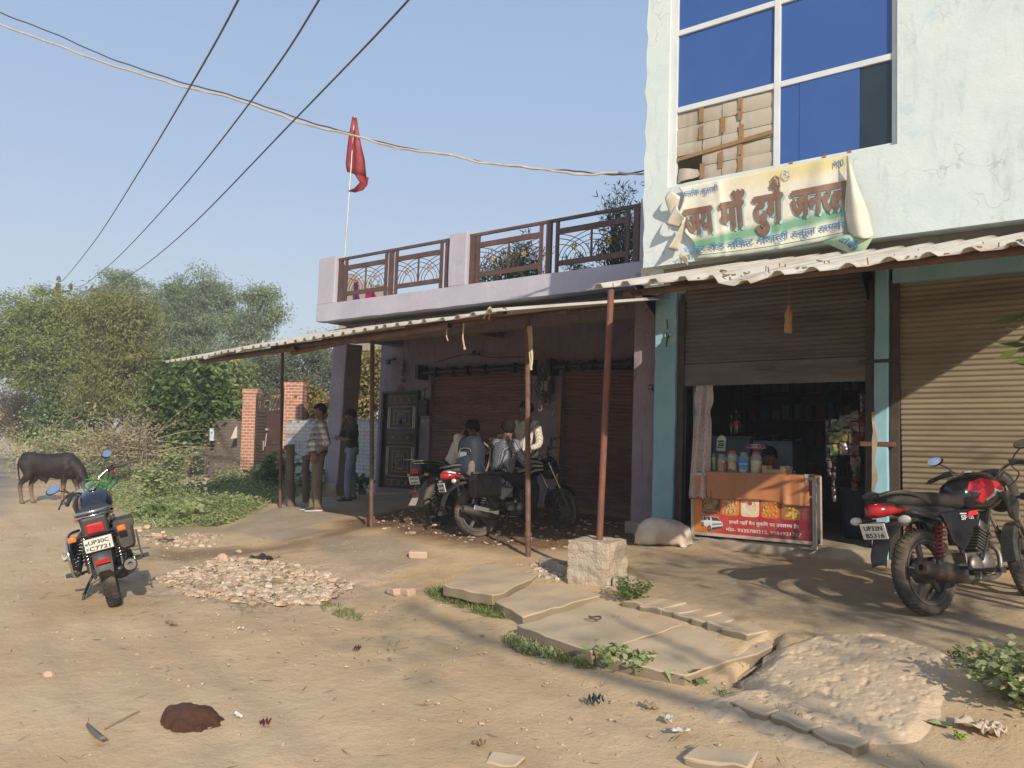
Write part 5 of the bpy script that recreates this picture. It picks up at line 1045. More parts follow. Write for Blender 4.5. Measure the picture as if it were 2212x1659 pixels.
for a, b in zip(P, P[1:]): m.hexa([(a.x, 15, 3.87), (b.x-.002, 15, 3.87), (b.x-.002, 15.2, 3.87), (a.x, 15.2, 3.87)], [(a.x, 15, a.z), (b.x-.002, 15, b.z+.05), (b.x-.002, 15.2, b.z+.05), (a.x, 15.2, a.z)])
m.build('masonry', brick_mat('grey brickwork', (.36, .29, .22), (.40, .33, .26), (.34, .30, .25)), rw)
for (u0, u1, v0, v1, col, lb) in ((762, 777, 604, 650, (.10, .015, .10), 'purple garment drying behind the roof railing'), (785, 815, 622, 646, (.25, .012, .055), 'crimson cloth drying behind the roof railing')):
    A_, B_, C_, D_ = atY(u0+3, v0, 11), atY(u1-4, v0+5, 11), atY(u1, v1, 11), atY(u0, v1+3, 11); m = MB(); m.grid(lambda a, b: A_.lerp(B_, a).lerp(D_.lerp(C_, a), b)+Vector((0, .05*math.sin(a*11+b*2), 0)), 12, 8); o = m.build('garment', M('garment '+lb[:6], col, r=.9), None, smooth=80); s = o.modifiers.new('s', 'SOLIDIFY'); s.thickness = .006; tag(o, lb, 'clothes')
def roofbush(label, cs, n, Y, stems):
    b = atY(cs[0][0], 640, Y); b.z = 3.87; t = thing('oleander_bush', label, 'shrub', tuple(b), group='oleander bushes on the roof'); m = MB(); tip_ = []
    for u, v, k in cs:
        for _ in range(k): q = atY(u+rnd.gauss(0, 13), v+rnd.gauss(0, 15), Y+rnd.gauss(0, .3)); m.tube(bez([b, b.lerp(q, .5)+Vector((rnd.gauss(0, .1), 0, .12)), q], 4), [.014*(1-.1*i) for i in range(9)], 4); tip_ += [q, b.lerp(q, .8)]
    m.build('stems', M_BARK, t); T_ = np.array([tuple(q) for q in tip_]); ci = rng.integers(0, len(T_), n); C = T_[ci]+rng.normal(size=(n, 3))*.07; C[:, 2] = np.maximum(C[:, 2], 3.9); A = rng.normal(size=(n, 3)); A[:, 2] += .5
    leaf_cloud('crown', C, A, rng.uniform(.09, .16, n), rng.uniform(.013, .022, n), rng.normal(.45, .2, n), L_OLE, t)
    m = MB()
    for u, v in ((1090, 545), (1250, 600), (1345, 590), (1262, 570))[:2 if len(cs) > 4 else 4]: q = atY(u, v, Y-.2); m.ell(q, (.03, .03, .025), n=8, m=5); jit(m, .01, u, 30)
    m.build('flower', M('pink petal', (.42, .03, .11), r=.7), t)
roofbush('wide dark oleander bush behind the middle roof railing', [(1095, 560, 9), (1060, 585, 8), (1130, 540, 8), (1120, 580, 9), (1160, 570, 8), (1030, 600, 5), (1170, 600, 7)], 2600, 10.7, 9)
roofbush('taller oleander bush against the blue building at the railing end', [(1330, 420, 5), (1310, 450, 5), (1345, 480, 7), (1360, 450, 5), (1320, 520, 7), (1350, 545, 8), (1290, 540, 5), (1240, 575, 5), (1365, 500, 5)], 2200, 10.7, 9)
# ------------------------------------------------------------------ lettering: glyph outlines as thin printed faces
def _glyphs(s):
    c = bpy.data.curves.new('t', 'FONT'); c.body = s; c.resolution_u = 3; o = bpy.data.objects.new('t', c); COL.objects.link(o)
    bpy.context.view_layer.update(); me = bpy.data.meshes.new_from_object(o.evaluated_get(bpy.context.evaluated_depsgraph_get()))
    bm = bmesh.new(); bm.from_mesh(me); bpy.data.objects.remove(o); bpy.data.curves.remove(c); bpy.data.meshes.remove(me); return bm
def text_faces(tokens, cut=.64, sub=0, bold=0.0, sp=None):
    """tokens: plain strings, or '~X' for the half form of X; returns 2-D verts and faces, x from 0"""
    V, F, x = [], [], 0.0
    for t in tokens:
        half = t.startswith('~'); bm = _glyphs(t[1:] if half else t); 
        if not bm.verts: x += .3; bm.free(); continue
        w = max(v.co.x for v in bm.verts)
        if half:
            bmesh.ops.bisect_plane(bm, geom=bm.verts[:]+bm.edges[:]+bm.faces[:], plane_co=(w*cut, 0, 0), plane_no=(1, 0, 0), clear_outer=True); w *= cut
        if sub:
            for _ in range(4):
                e = [e for e in bm.edges if e.calc_length() > sub]
                if not e: break
                bmesh.ops.subdivide_edges(bm, edges=e, cuts=1)
            bmesh.ops.triangulate(bm, faces=bm.faces[:])
        lead = len(t.lstrip('~'))-len(t.lstrip('~').lstrip()); x += lead*.0
        bm.verts.index_update(); k = len(V); V += [(v.co.x+x, v.co.y) for v in bm.verts]; F += [[v.index+k for v in f.verts] for f in bm.faces]
        x += w+(.0 if half else -.005); 
        if t.endswith(' '): x += .26
        bm.free()
    return V, F, x
def put_text(m, tokens, fn, height=None, width=None, sub=0, bold=0.0, cut=.64, lift=.0004):
    """place lettering through fn(x, y, layer) with the line's width scaled to `width` and 1 em to `height`"""
    V, F, w = text_faces(tokens, cut, sub); sx = (width/w) if width else height; sy = height if height else sx
    sh = [(0, 0)] if not bold else [(0, 0), (bold, 0), (-bold, 0), (0, bold*.8), (0, -bold*.8), (bold*.6, bold*.5), (-bold*.6, -bold*.5)]
    for i, (dx, dy) in enumerate(sh): m.add([fn((x+dx)*sx, (y+dy)*sy, i*lift) for x, y in V], F)
    return m
def plate_text(m, rows, fn):
    for toks, x0, y0, h, wd in rows: put_text(m, toks, lambda x, y, k, x0=x0, y0=y0: fn(x0+x, y0+y, k), h, wd, bold=.02, lift=.0003)
M_INK = M('black ink', (.012, .012, .012), r=.6, b=0)
M_PLT = M('white number plate', (.66, .63, .57), (.56, .53, .47), 5, .5, .05, dirt=(.40, .33, .25), da=.4)
M_TYRE = M('dusty tyre', (.035, .032, .03), (.055, .047, .04), 5, .85, .3, 40, dirt=(.21, .165, .115), da=.75, ds=3.5, dt=(.42, .66))
M_CHR = M('chrome', (.62, .61, .58), (.55, .53, .49), 8, .16, 0, metal=1, dirt=(.30, .24, .17), da=.35)
M_ALY = M('dusty alloy', (.09, .088, .085), (.13, .12, .105), 6, .5, .05, metal=.35, dirt=(.26, .21, .15), da=.55)
M_ENG = M('engine metal', (.22, .21, .19), (.15, .14, .13), 10, .45, .1, metal=.7, dirt=(.20, .16, .11), da=.5)
M_DPL = M('black dusty plastic', (.022, .022, .022), (.035, .033, .03), 6, .5, .05, dirt=(.15, .12, .085), da=.45, ds=3, spec=.45)
M_PNT = M('glossy black tank paint', (.010, .011, .016), (.013, .013, .017), 4, .16, 0, spec=.6, dirt=(.10, .085, .065), da=.25)
M_NVY = M('glossy dark blue paint', (.010, .014, .035), (.012, .016, .03), 4, .16, 0, spec=.6, dirt=(.10, .085, .065), da=.25)
M_SEAT = M('black seat vinyl', (.018, .018, .018), (.028, .026, .024), 8, .55, .25, 90, dirt=(.10, .085, .065), da=.35)
M_REDL = M('red lamp lens', (.42, .012, .014), (.32, .008, .01), 14, .18, 0, spec=.7); M_AMB = M('amber lens', (.62, .17, .015), (.5, .12, .01), 14, .22, 0, spec=.6); M_CLR = M('clear lens', (.62, .60, .56), (.5, .48, .44), 14, .2, 0, spec=.6)
M_MIR = M('mirror glass', (.80, .84, .88), r=.03, b=0, metal=1); M_SPR = M('red shock spring', (.36, .04, .025), (.26, .03, .02), 9, .4, .05, dirt=(.2, .13, .09), da=.4)
M_MUF = M('dusty black muffler', (.055, .052, .048), (.10, .09, .075), 6, .5, .1, metal=.4, dirt=(.24, .19, .13), da=.6, ds=4)
# ------------------------------------------------------------------ shop front: counter, goods, curtain, banner
Q = lambda x, y, Y: atY((2640+x/3.017)/1.852, (1650+y/3.017)/1.852, Y)          # sightings on an enlarged view of the counter
YC = 8.385
M_WOODP = M('dirty white frame', (.48, .42, .36), (.38, .33, .28), 7, .7, .15, dirt=(.26, .19, .13), da=.5)
p0, p1 = Q(378, 1480, YC), Q(1890, 1600, YC); zt = Q(378, 690, YC).z+.0
CT = thing('counter', 'shop counter with a red poster front of food pictures under an orange cloth', 'counter', ((p0.x+p1.x)/2, YC+.2, p0.z)); xa, xb, zb = p0.x, p1.x, p0.z+.01; zt = 1.135
m = MB()
for x in (xa, xb-.035): m.box((x, YC-.012, zb-.03), (x+.035, YC+.03, zt)); m.box((x, YC+.20, zb-.03), (x+.035, YC+.24, zt))
m.box((xa+.035, YC-.01, zb), (xb-.035, YC+.02, zb+.035)); m.box((xa+.035, YC-.01, zt-.035), (xb-.035, YC+.02, zt)); m.box((xb-.12, YC-.012, zt-.22), (xb-.035, YC+.01, zt-.195)); m.box((xa, YC-.01, zb-.05), (xa+.10, YC+.06, zb-.031)); m.box((xb-.18, YC-.01, zb-.05), (xb, YC+.06, zb-.031))
m.build('frame', M_WOODP, CT, bevel=.004)
m = MB(); m.box((xa+.01, YC+.021, zt-.012), (xb-.01, YC+.25, zt+.012)); m.build('counter_top', M('worn laminate', (.20, .13, .09), (.15, .10, .07), 8, .5), CT, bevel=.004)
m = MB(); m.box((xa+.01, YC+.05, zb), (xa+.03, YC+.22, zt-.015)); m.box((xb-.03, YC+.05, zb), (xb-.01, YC+.22, zt-.015)); m.build('side_board', M_ROOM, CT)
def poster_mat():
    k = N('red printed poster'); tc = k.new('ShaderNodeTexCoord'); sx = k.new('ShaderNodeSeparateXYZ'); k.l.new(tc.outputs['Object'], sx.inputs[0])
    n = k.noise(3, k.co(), 4); f = k.math('ADD', k.math('MULTIPLY', sx.outputs['X'], .8), k.math('MULTIPLY', n, .25))
    rp = k.new('ShaderNodeValToRGB'); e = rp.color_ramp.elements; e[0].position = .0; e[0].color = (.60, .22, .03, 1); e[1].position = 1; e[1].color = (.16, .012, .03, 1)
    for p, c in ((.10, (.58, .18, .03, 1)), (.30, (.45, .04, .03, 1)), (.75, (.33, .018, .03, 1))): q = e.new(p); q.color = c
    k.l.new(k.math('ADD', k.math('MULTIPLY', f, .9), .42), rp.inputs['Fac']); c = k.mix(k.math('MULTIPLY', k.ramp(k.noise(6, k.co(), 6), .5, .7), .25), rp.outputs[0], (.35, .22, .14)); return k.done(c, .45, None, 0, .4)
m = MB(); m.box((xa+.036, YC-.004, zb+.036), (xb-.036, YC, zt-.036)); po = m.build('poster', poster_mat(), CT)
# printed pictures on the poster
def pic(name, cells, base, paint):
    x0, y0, x1, y1 = cells; a, b, c, d = Q(x0, y0, YC), Q(x1, y0+20, YC), Q(x1, y1, YC), Q(x0, y1-14, YC); m = MB(); y = YC-.0045
    P = lambda s, t: a.lerp(b, s).lerp(d.lerp(c, s), t)
    V = [P(.5+.5*math.copysign(abs(math.cos(t))**.3, math.cos(t)), .5+.5*math.copysign(abs(math.sin(t))**.3, math.sin(t))) for t in [2*math.pi*i/32 for i in range(32)]]
    m.add([(p.x, y, p.z) for p in V], [tuple(range(31, -1, -1))]); r = random.Random(x0); mats = [base]
    for col in paint: mats.append(col[0])
    lay = 1
    for mi, (mt, kind, n, sz) in enumerate(paint):
        m.mi = mi+1
        for i in range(n):
            s, t = r.uniform(.12, .88), r.uniform(.14, .88); q = P(s, t); yy = y-.00015*lay; lay += 1
            if kind == 'strand':
                an = r.uniform(0, 6.28); pts = []
                for k_ in range(7): an += r.uniform(-.7, .7); pts.append((q.x+.0, q.z+.0)); q = Vector((min(max(q.x+math.cos(an)*.012, P(.06, .5).x), P(.94, .5).x), 0, min(max(q.z+math.sin(an)*.012, P(.5, .92).z), P(.5, .08).z)))
                h = .0022; m.add([(x, yy, z+h) for x, z in pts]+[(x, yy, z-h) for x, z in pts], [(k_, k_+1, 8+k_, 7+k_) for k_ in range(6)])
            else:
                e = r.uniform(.5, 1); a0 = r.uniform(0, 3.1); R0 = sz*r.uniform(.7, 1.2)
                if kind == 'fix': q = P(*n_fix[i]); R0 = sz; e = .8; a0 = 0
                V = [(R0*math.cos(t_), R0*e*math.sin(t_)) for t_ in [2*math.pi*j/12 for j in range(12)]]; m.add([(q.x+x*math.cos(a0)-z*math.sin(a0), yy, q.z+x*math.sin(a0)+z*math.cos(a0)) for x, z in V], [tuple(range(12))])
    m.mi = 0; m.build('food_picture', mats, po)
C_ = lambda n, c: M('print '+n, c, tuple(x*.85 for x in c), 30, .5, 0)
n_fix = []
pic('noodles', (510, 985, 725, 1228), C_('dark brown', (.14, .07, .03)), [(C_('noodle', (.42, .26, .12)), 'strand', 90, 0), (C_('noodle pale', (.55, .38, .2)), 'strand', 50, 0)])
pic('macaroni', (742, 990, 960, 1250), C_('orange', (.55, .22, .06)), [(C_('macaroni', (.66, .36, .13)), 'dot', 60, .012), (C_('macaroni pale', (.70, .50, .26)), 'dot', 40, .009), (C_('herb', (.10, .28, .05)), 'dot', 5, .006)])
n_fix = [(.5, .35), (.5, .35), (.5, .36)]
pic('dumplings', (978, 1000, 1200, 1268), C_('cream', (.66, .52, .36)), [(C_('dumpling', (.72, .60, .42)), 'dot', 14, .026), (C_('dumpling shade', (.58, .44, .28)), 'dot', 10, .008), (C_('bowl', (.74, .68, .58)), 'fix', 1, .036), (C_('red sauce', (.50, .05, .03)), 'fix', 1, .029)])
pic('pasta bowl', (1220, 1015, 1446, 1285), C_('orange bowl', (.62, .16, .03)), [(C_('pasta', (.56, .34, .10)), 'dot', 60, .010), (C_('greens', (.12, .16, .03)), 'dot', 16, .006), (C_('pasta pale', (.68, .48, .2)), 'dot', 30, .007)])
pic('fried balls', (1468, 1035, 1700, 1305), C_('yellow brown', (.30, .16, .04)), [(C_('ball', (.64, .36, .09)), 'dot', 16, .021), (C_('ball light', (.72, .47, .16)), 'dot', 12, .012), (C_('mint', (.08, .14, .03)), 'dot', 8, .006)])
# the little white van printed at the left
m = MB(); VM = [C_('van white', (.66, .65, .62)), C_('van glass', (.05, .06, .07)), C_('van grey', (.25, .25, .25))]; lay = [0]
def vp(mi, *pts): m.mi = mi; lay[0] += 1; m.add([(q.x, YC-.0046-.0002*lay[0], q.z) for q in (Q(x, y, YC) for x, y in pts)], [tuple(range(len(pts)))])
vp(0, (500, 1300), (520, 1258), (600, 1250), (700, 1265), (735, 1310), (760, 1340), (760, 1390), (640, 1412), (590, 1385), (505, 1350)); vp(1, (620, 1258), (695, 1268), (735, 1310), (632, 1306)); vp(1, (574, 1260), (606, 1258), (614, 1300), (578, 1298)); vp(1, (532, 1262), (566, 1260), (566, 1296), (532, 1298)); vp(1, (508, 1290), (526, 1262), (526, 1296), (510, 1298)); vp(1, (628, 1388), (758, 1372), (758, 1394), (630, 1416)); vp(2, (636, 1340), (750, 1336), (750, 1354), (638, 1366))
for cx, cy, rr in ((598, 1395, 30), (516, 1350, 24)): vp(1, *[(cx+rr*.75*math.cos(t), cy+rr*1.2*math.sin(t)) for t in [6.283*i/14 for i in range(14)]]); vp(2, *[(cx+rr*.35*math.cos(t), cy+rr*.6*math.sin(t)) for t in [6.283*i/10 for i in range(10)]])
m.mi = 0; m.build('van_picture', VM, po)
M_PW = M('print white', (.72, .70, .64), r=.5, b=0); m = MB()
def row(tokens, x0, y0, x1, y1, h, bold=.018):
    a, b = Q(x0, y0, YC), Q(x1, y1, YC); put_text(m, tokens, lambda x, y, k: (a.x+x, YC-.0062-k*.5, a.z+(b.z-a.z)*x/(b.x-a.x)+y), h, b.x-a.x, bold=bold)
row(('हमारे यहाँ वैन बुकिंग पर उपल', '~ब', 'ध है।'), 838, 1340, 1672, 1398, .050); row(('मो', '0- 9335780212, 9984921717'), 800, 1428, 1710, 1500, .050)
m.build('poster_lettering', M_PW, po)
# orange cloth over the counter
m = MB(); tl, tr, br, bl_ = Q(560, 672, YC-.02), Q(1790, 722, YC-.02), Q(1808, 1125, YC-.02), Q(560, 1020, YC-.02); n = 60
def clo(a, b):
    if b < .18: p = tl.lerp(tr, a); return Vector((p.x, YC+.24-(b/.18)*.265, zt+.016))
    t = (b-.18)/.82; p = tl.lerp(tr, a).lerp(bl_.lerp(br, a), t); p.z = min(p.z, zt+.014); f = sum(d*math.exp(-((a-c)/w_)**2) for c, w_, d in ((.31, .018, .02), (.42, .05, .012), (.78, .03, .026), (.84, .02, -.01), (.93, .03, .02), (.6, .06, .008)))
    return Vector((p.x, YC-.025-f*t*1.3-.012*t*math.sin(a*17), p.z-.015*math.sin(a*9)*t))
m.grid(clo, n, 24); o = m.build('counter_cloth', M('orange vinyl cloth', (.42, .165, .062), (.36, .135, .05), 3, .38, .1, 20, dirt=(.25, .13, .06), da=.5, ds=2.4, spec=.5), None, smooth=70); s = o.modifiers.new('s', 'SOLIDIFY'); s.thickness = .003; tag(o, 'creased orange vinyl cloth hanging over the front of the counter', 'cloth')
m = MB(); q = Q(1745, 745, YC-.03); m.prism([(q.x, YC-.033, q.z), (q.x+.05, YC-.033, q.z), (q.x+.03, YC-.036, q.z-.07), (q.x+.012, YC-.036, q.z-.10)], (0, -.002, 0)); tag(m.build('torn_rag', M('pale rag', (.5, .45, .38), r=.9), None), 'torn pale rag stuck to the right end of the orange cloth', 'rag')
# curtain
A0, A1_, B0, B1 = Q(435, -10, 8.6), Q(625, -10, 8.6), Q(330, 1030, 8.33), Q(606, 1050, 8.33); A0.z = A1_.z = 2.14
def cur(a, b):
    w0 = b; p = A0.lerp(A1_, a); q = B0.lerp(B1, a); c = Vector((p.lerp(q, b).x, 8.62+(8.34-8.62)*b, p.z+(q.z-p.z)*b)); nk = math.exp(-((b-.14)/.10)**2); cx = A0.lerp(A1_, .5).x+.0*b; c.x += nk*(.30-.0)*(a-.5)*.12-(.0); pin = math.exp(-((b-.24)/.06)**2); c.x = c.x+(A0.lerp(A1_, .5).lerp(B0.lerp(B1, .5), b).x-c.x)*pin*.25
    c.y += .028*math.sin(a*15+b*1.5)*(.4+.8*b)+.05*math.exp(-((a-.55)/.1)**2)*(1-b)*.6; return c
m = MB(); m.grid(cur, 44, 40)
def cur_mat():
    k = N('printed curtain cloth'); co = k.co((1, 1, 1)); w_ = k.new('ShaderNodeTexWave', wave_type='BANDS', bands_direction='Z'); w_.inputs['Scale'].default_value = 6; w_.inputs['Distortion'].default_value = 9; w_.inputs['Detail'].default_value = 2; w_.inputs['Detail Scale'].default_value = 4; k.l.new(co, w_.inputs['Vector'])
    f = k.math('MULTIPLY', k.ramp(w_.outputs['Fac'], .90, .96), k.ramp(k.noise(9, co, 2), .44, .52)); c = k.mix(k.math('MULTIPLY', f, .75), k.mix(k.ramp(k.noise(3, co, 6), .35, .7), (.50, .42, .38), (.40, .33, .30)), (.42, .11, .12)); return k.done(c, .9, k.bump(k.noise(30, co, 3), .2), 0, .1)
o = m.build('curtain', cur_mat(), None, smooth=80); s = o.modifiers.new('s', 'SOLIDIFY'); s.thickness = .003; tag(o, 'pale curtain with faint red print knotted at the left of the open shop', 'curtain')
m = MB(); m.grid(lambda a, b: cur(a, .985+.02*b)+Vector((0, -.004, 0)), 44, 3); m.build('curtain_hem', M('red hem', (.36, .03, .06), r=.9), o, world=False)
# goods on the counter
M_GLJ = N('clear jar plastic'); _t = M_GLJ.new('ShaderNodeBsdfTransparent'); _m = M_GLJ.new('ShaderNodeMixShader'); _m.inputs[0].default_value = .22; M_GLJ.done((.75, .76, .74), .12, None, 0, .7); M_GLJ.l.new(_t.outputs[0], _m.inputs[1]); M_GLJ.l.new(M_GLJ.b.outputs[0], _m.inputs[2]); M_GLJ.l.new(_m.outputs[0], M_GLJ.out.inputs['Surface']); M_GLJ = M_GLJ.m
def mixed(name, cols, sc=26):
    k = N(name); v = k.new('ShaderNodeTexVoronoi', feature='F1'); v.inputs['Scale'].default_value = sc; k.l.new(k.co(), v.inputs['Vector']); rp = k.new('ShaderNodeValToRGB'); rp.color_ramp.interpolation = 'CONSTANT'; e = rp.color_ramp.elements; e[0].color = (*cols[0], 1); e[1].color = (*cols[-1], 1); e[1].position = .75
    for i, c in enumerate(cols[1:-1]): q = e.new(.75*(i+1)/(len(cols)-1)); q.color = (*c, 1)
    sp = k.new('ShaderNodeSeparateXYZ'); k.l.new(v.outputs['Color'], sp.inputs[0]); k.l.new(sp.outputs[0], rp.inputs['Fac']); return k.done(rp.outputs[0], .3, k.bump(v.outputs['Distance'], .6, .01), 0, .5)
def jar(label, xc, y0, y1, wpx, fill, mat, lid, Y=8.5, name='jar', label_c=None):
    b = Q(xc, y1, Y); t = Q(xc, y0, Y); r = (Q(xc+wpx/2, y1, Y)-Q(xc-wpx/2, y1, Y)).length/2; h = (t.z-b.z); b.z = zt+.013; J_ = thing(name, label, 'jar' if name == 'jar' else 'bottle', tuple(b), group='jars and bottles on the counter')
    T = Matrix.Translation(b); m = MB(); m.lathe([(r*.9, 0), (r, h*.06), (r*.97, h*.3), (r, h*.5), (r*.97, h*.72), (r*.8, h*.84), (r*.55, h*.9), (r*.55, h*.93)], T, 20); m.build('jar_body', M_GLJ, J_, smooth=50)
    m = MB(); m.lathe([(r*.84, h*.02), (r*.93, h*.08), (r*.92, h*fill*.9), (r*.5, h*fill)], T, 18); jit(m, r*.05, xc, 40); m.build('contents', mat, J_, smooth=40)
    m = MB(); m.lathe([(r*.62, h*.9), (r*.66, h*.92), (r*.66, h*.99), (r*.5, h)], T, 18); m.build('lid', lid, J_, smooth=40)
    if label_c:
        m = MB(); an = [math.pi*1.5+d for d in [-.95+1.9*i/9 for i in range(10)]]; m.grid(lambda a, c_: b+Vector((r*1.015*math.cos(an[int(round(a*9))]), r*1.015*math.sin(an[int(round(a*9))]), h*(label_c[1]+(label_c[2]-label_c[1])*c_))), 10, 2); lb = m.build('label', label_c[0], J_, smooth=60)
        if len(label_c) > 3:
            m = MB(); put_text(m, (label_c[3],), lambda x, y, k: b+Vector((x-r*.78, -math.sqrt(max(1e-5, (r*1.03)**2-(x-r*.78)**2))-k-.001, h*.40+y)), .030, r*1.56, bold=.03); m.mi = 0; m.build('label_lettering', M_PW, J_)
    return J_
M_OLID = M('orange lid', (.48, .10, .035), (.4, .08, .03), 9, .4, 0); M_GLID = M('grey lid', (.30, .30, .29), (.24, .24, .23), 9, .4, 0)
jar('short jar of red and gold wrapped sweets with a grey lid', 750, 455, 668, 118, .72, mixed('red gold sweets', [(.25, .02, .02), (.40, .25, .03), (.30, .05, .02), (.45, .38, .3)]), M_GLID)
jar('tall jar of gold foil sweets with an orange lid', 880, 415, 675, 120, .52, mixed('gold foil sweets', [(.45, .27, .04), (.05, .03, .02), (.50, .33, .06), (.35, .2, .05)]), M_OLID)
jar('jar of blue wrapped gum with a blue label', 1015, 440, 685, 130, .55, mixed('blue gum', [(.04, .25, .55), (.25, .50, .65), (.02, .12, .4), (.08, .35, .6)]), M_GLID, label_c=(M('blue label', (.02, .20, .50), (.03, .24, .55), 9, .4, 0), .28, .70, 'Center fresh'))
jar('jar of pale yellow biscuits with an orange lid', 1163, 430, 690, 136, .62, mixed('pale biscuits', [(.48, .40, .16), (.54, .47, .22), (.42, .34, .12), (.5, .42, .2)], 16), M_OLID)
jar('orange lidded jar standing behind the gold sweets jar', 845, 405, 640, 116, .5, mixed('white sweets', [(.45, .40, .33), (.3, .24, .18), (.5, .45, .4), (.2, .15, .1)]), M_OLID, Y=8.62)
jar('green soft drink bottle beside the curtain', 650, 440, 660, 62, .8, M('green drink', (.05, .16, .03), (.04, .12, .03), 9, .2, 0, spec=.6), M('green cap', (.05, .28, .05), r=.4, b=0), name='bottle', label_c=(M('lime label', (.30, .45, .08), r=.4, b=0), .45, .75))
b = Q(1170, 432, 8.5); m = MB(); a, c = Q(1050, 432, 8.47), Q(1282, 385, 8.47); m.box((a.x, 8.46, a.z), (c.x, 8.54, c.z)); bx = m.build('sweet_box', M('purple carton', (.07, .025, .10), (.06, .02, .08), 9, .4, 0), None, bevel=.003); tag(bx, 'flat purple sweet carton balanced on the biscuit jar', 'box')
m = MB(); put_text(m, ('DAIRY',), lambda x, y, k: (a.x+.055+x, 8.4592-k, a.z+.033+y), .022, .07, bold=.02); put_text(m, ('King',), lambda x, y, k: (a.x+.06+x, 8.4592-k, a.z+.010+y), .022, .06, bold=.02); m.build('carton_lettering', M_PW, bx); m = MB(); m.lathe([(.016, 0), (.026, 0), (.026, .001), (.016, .001)], Matrix.Translation((c.x-.08, 8.459, (a.z+c.z)/2)) @ Matrix.Rotation(math.pi/2, 4, 'X'), 16, True); m.box((a.x, 8.4585, a.z), (c.x, 8.4595, a.z+.008)); m.build('carton_print', M('orange print', (.55, .25, .06), r=.5, b=0), bx)
# price card on a stand
a = Q(740, 460, 8.7); m = MB(); P = [Q(x, y, 8.7) for x, y in ((682, 462), (690, 310), (710, 300), (722, 282), (745, 275), (770, 284), (780, 300), (796, 308), (784, 468))]; m.prism(P, (0, .006, 0)); cd = m.build('notice_card', M_PLT, None); tag(cd, 'white shaped notice card with green lettering panels standing behind the jars', 'card')
m = MB()
for x0, y0, x1, y1 in ((702, 338, 776, 360), (708, 372, 738, 388), (742, 373, 774, 390), (706, 390, 736, 406), (740, 392, 772, 408), (694, 416, 770, 430)): A_, B_ = Q(x0, y0, 8.699), Q(x1, y1, 8.699); m.box((A_.x, 8.696, B_.z), (B_.x, 8.6985, A_.z))
m.build('green_panel', M('green print', (.02, .17, .06), r=.5, b=0), cd)
# small wooden crate
a, c = Q(1232, 700, 8.42), Q(1508, 600, 8.42); m = MB(); z0 = zt+.016; x0, x1 = a.x, c.x; zt2 = z0+.085
for x in (x0, x1-.05): m.box((x, 8.42, z0), (x+.05, 8.44, zt2)); m.box((x, 8.60, z0), (x+.05, 8.62, zt2)); m.box((x, 8.44, z0+.02), (x+.012, 8.60, z0+.06))
m.box((x0+.05, 8.423, z0), (x1-.05, 8.437, z0+.045)); m.box((x0+.05, 8.603, z0), (x1-.05, 8.617, z0+.045)); m.box((x0+.02, 8.44, z0+.003), (x1-.02, 8.6, z0+.012)); tag(m.build('wooden_crate', M('raw pine', (.46, .31, .16), (.38, .25, .12), 7, .8, .2, st=(.3, 1, 1)), None, bevel=.002), 'little open wooden crate at the right of the jars', 'crate')
# inside the shop
cb0, cb1 = Q(625, 470, 9.3), Q(1085, 318, 9.3); m = MB(); m.box((cb0.x, 9.3, .42), (cb1.x, 9.9, cb1.z)); m.box((cb0.x-.02, 9.28, cb1.z), (cb1.x+.03, 9.92, cb1.z+.03)); m.box((cb1.x+.031, 9.31, .42), (cb1.x+.5, 9.9, cb1.z-.02)); tag(m.build('freezer', M('grey blue freezer enamel', (.075, .095, .12), (.055, .07, .09), 4, .5), None, bevel=.01), 'grey blue chest freezer behind the jars', 'freezer')
for i, (xc, y0, hpx, lb) in enumerate(((862, 320, 150, 'slim brown cola bottle on the freezer'), (925, 320, 185, 'wide brown cola bottle on the freezer'), (955, 318, 120, 'third cola bottle half hidden behind the wide one'))):
    q = Q(xc, y0, 9.4+.12*(i == 2)); q.z = cb1.z+.031; r = (.027, .042, .036)[i]; h = (.26, .32, .27)[i]; B_ = thing('cola_bottle', lb, 'bottle', tuple(q), group='bottles on the freezer'); m = MB(); m.lathe([(r*.9, 0), (r, .01), (r, h*.35), (r*.93, h*.45), (r, h*.58), (r*.5, h*.8), (.012, h*.88), (.012, h*.95)], Matrix.Translation(q), 14); m.build('bottle_body', M('cola', (.025, .008, .005), r=.15, b=0, spec=.7), B_, smooth=50); m = MB(); m.lathe([(r*1.02, h*.40), (r*1.02, h*.56)], Matrix.Translation(q), 14); m.build('bottle_label', M('red label', (.35, .03, .03), r=.4, b=0), B_, smooth=50); m = MB(); m.lathe([(.015, h*.95), (.015, h)], Matrix.Translation(q), 10); m.build('cap', M('red label', (.35, .03, .03)), B_)
# shelves of dim goods on the back wall
sh = thing('shelf_rack', 'dim rack of shelves along the back wall of the shop', 'shelf', (-2.9, 11.9, .42)); m = MB()
for z in (1.0, 1.4, 1.8, 2.2, 2.6): m.box((-4.1, 11.6, z), (-2.0, 12.05, z+.025))
for x in (-4.1, -3.4, -2.7, -2.02): m.box((x, 11.62, .42), (x+.03, 12.05, 2.9))
m.build('boards', M_ROOM, sh); r6 = random.Random(6); gcols = [C_('g%d' % i, c) for i, c in enumerate(((.20, .03, .03), (.05, .12, .22), (.24, .18, .05), (.22, .20, .18), (.05, .14, .06), (.12, .05, .12)))]
for i in range(46):
    z = r6.choice((1.025, 1.425, 1.825, 2.225)); x = -4.02+(i % 23)*.086; m = MB(); h = r6.uniform(.10, .28); y = 11.72+r6.uniform(0, .1); z = (1.025, 1.425, 1.825, 2.225)[i//12]; x = -4.05+(i % 12)*.165
    m.box((x, y, z), (x+r6.uniform(.07, .13), y+.14, z+h)); o = m.build('packet', gcols[i % 6], None, bevel=.006); tag(o, 'dim packet standing on the back shelves of the shop', 'packet', 'packets on the back shelves')
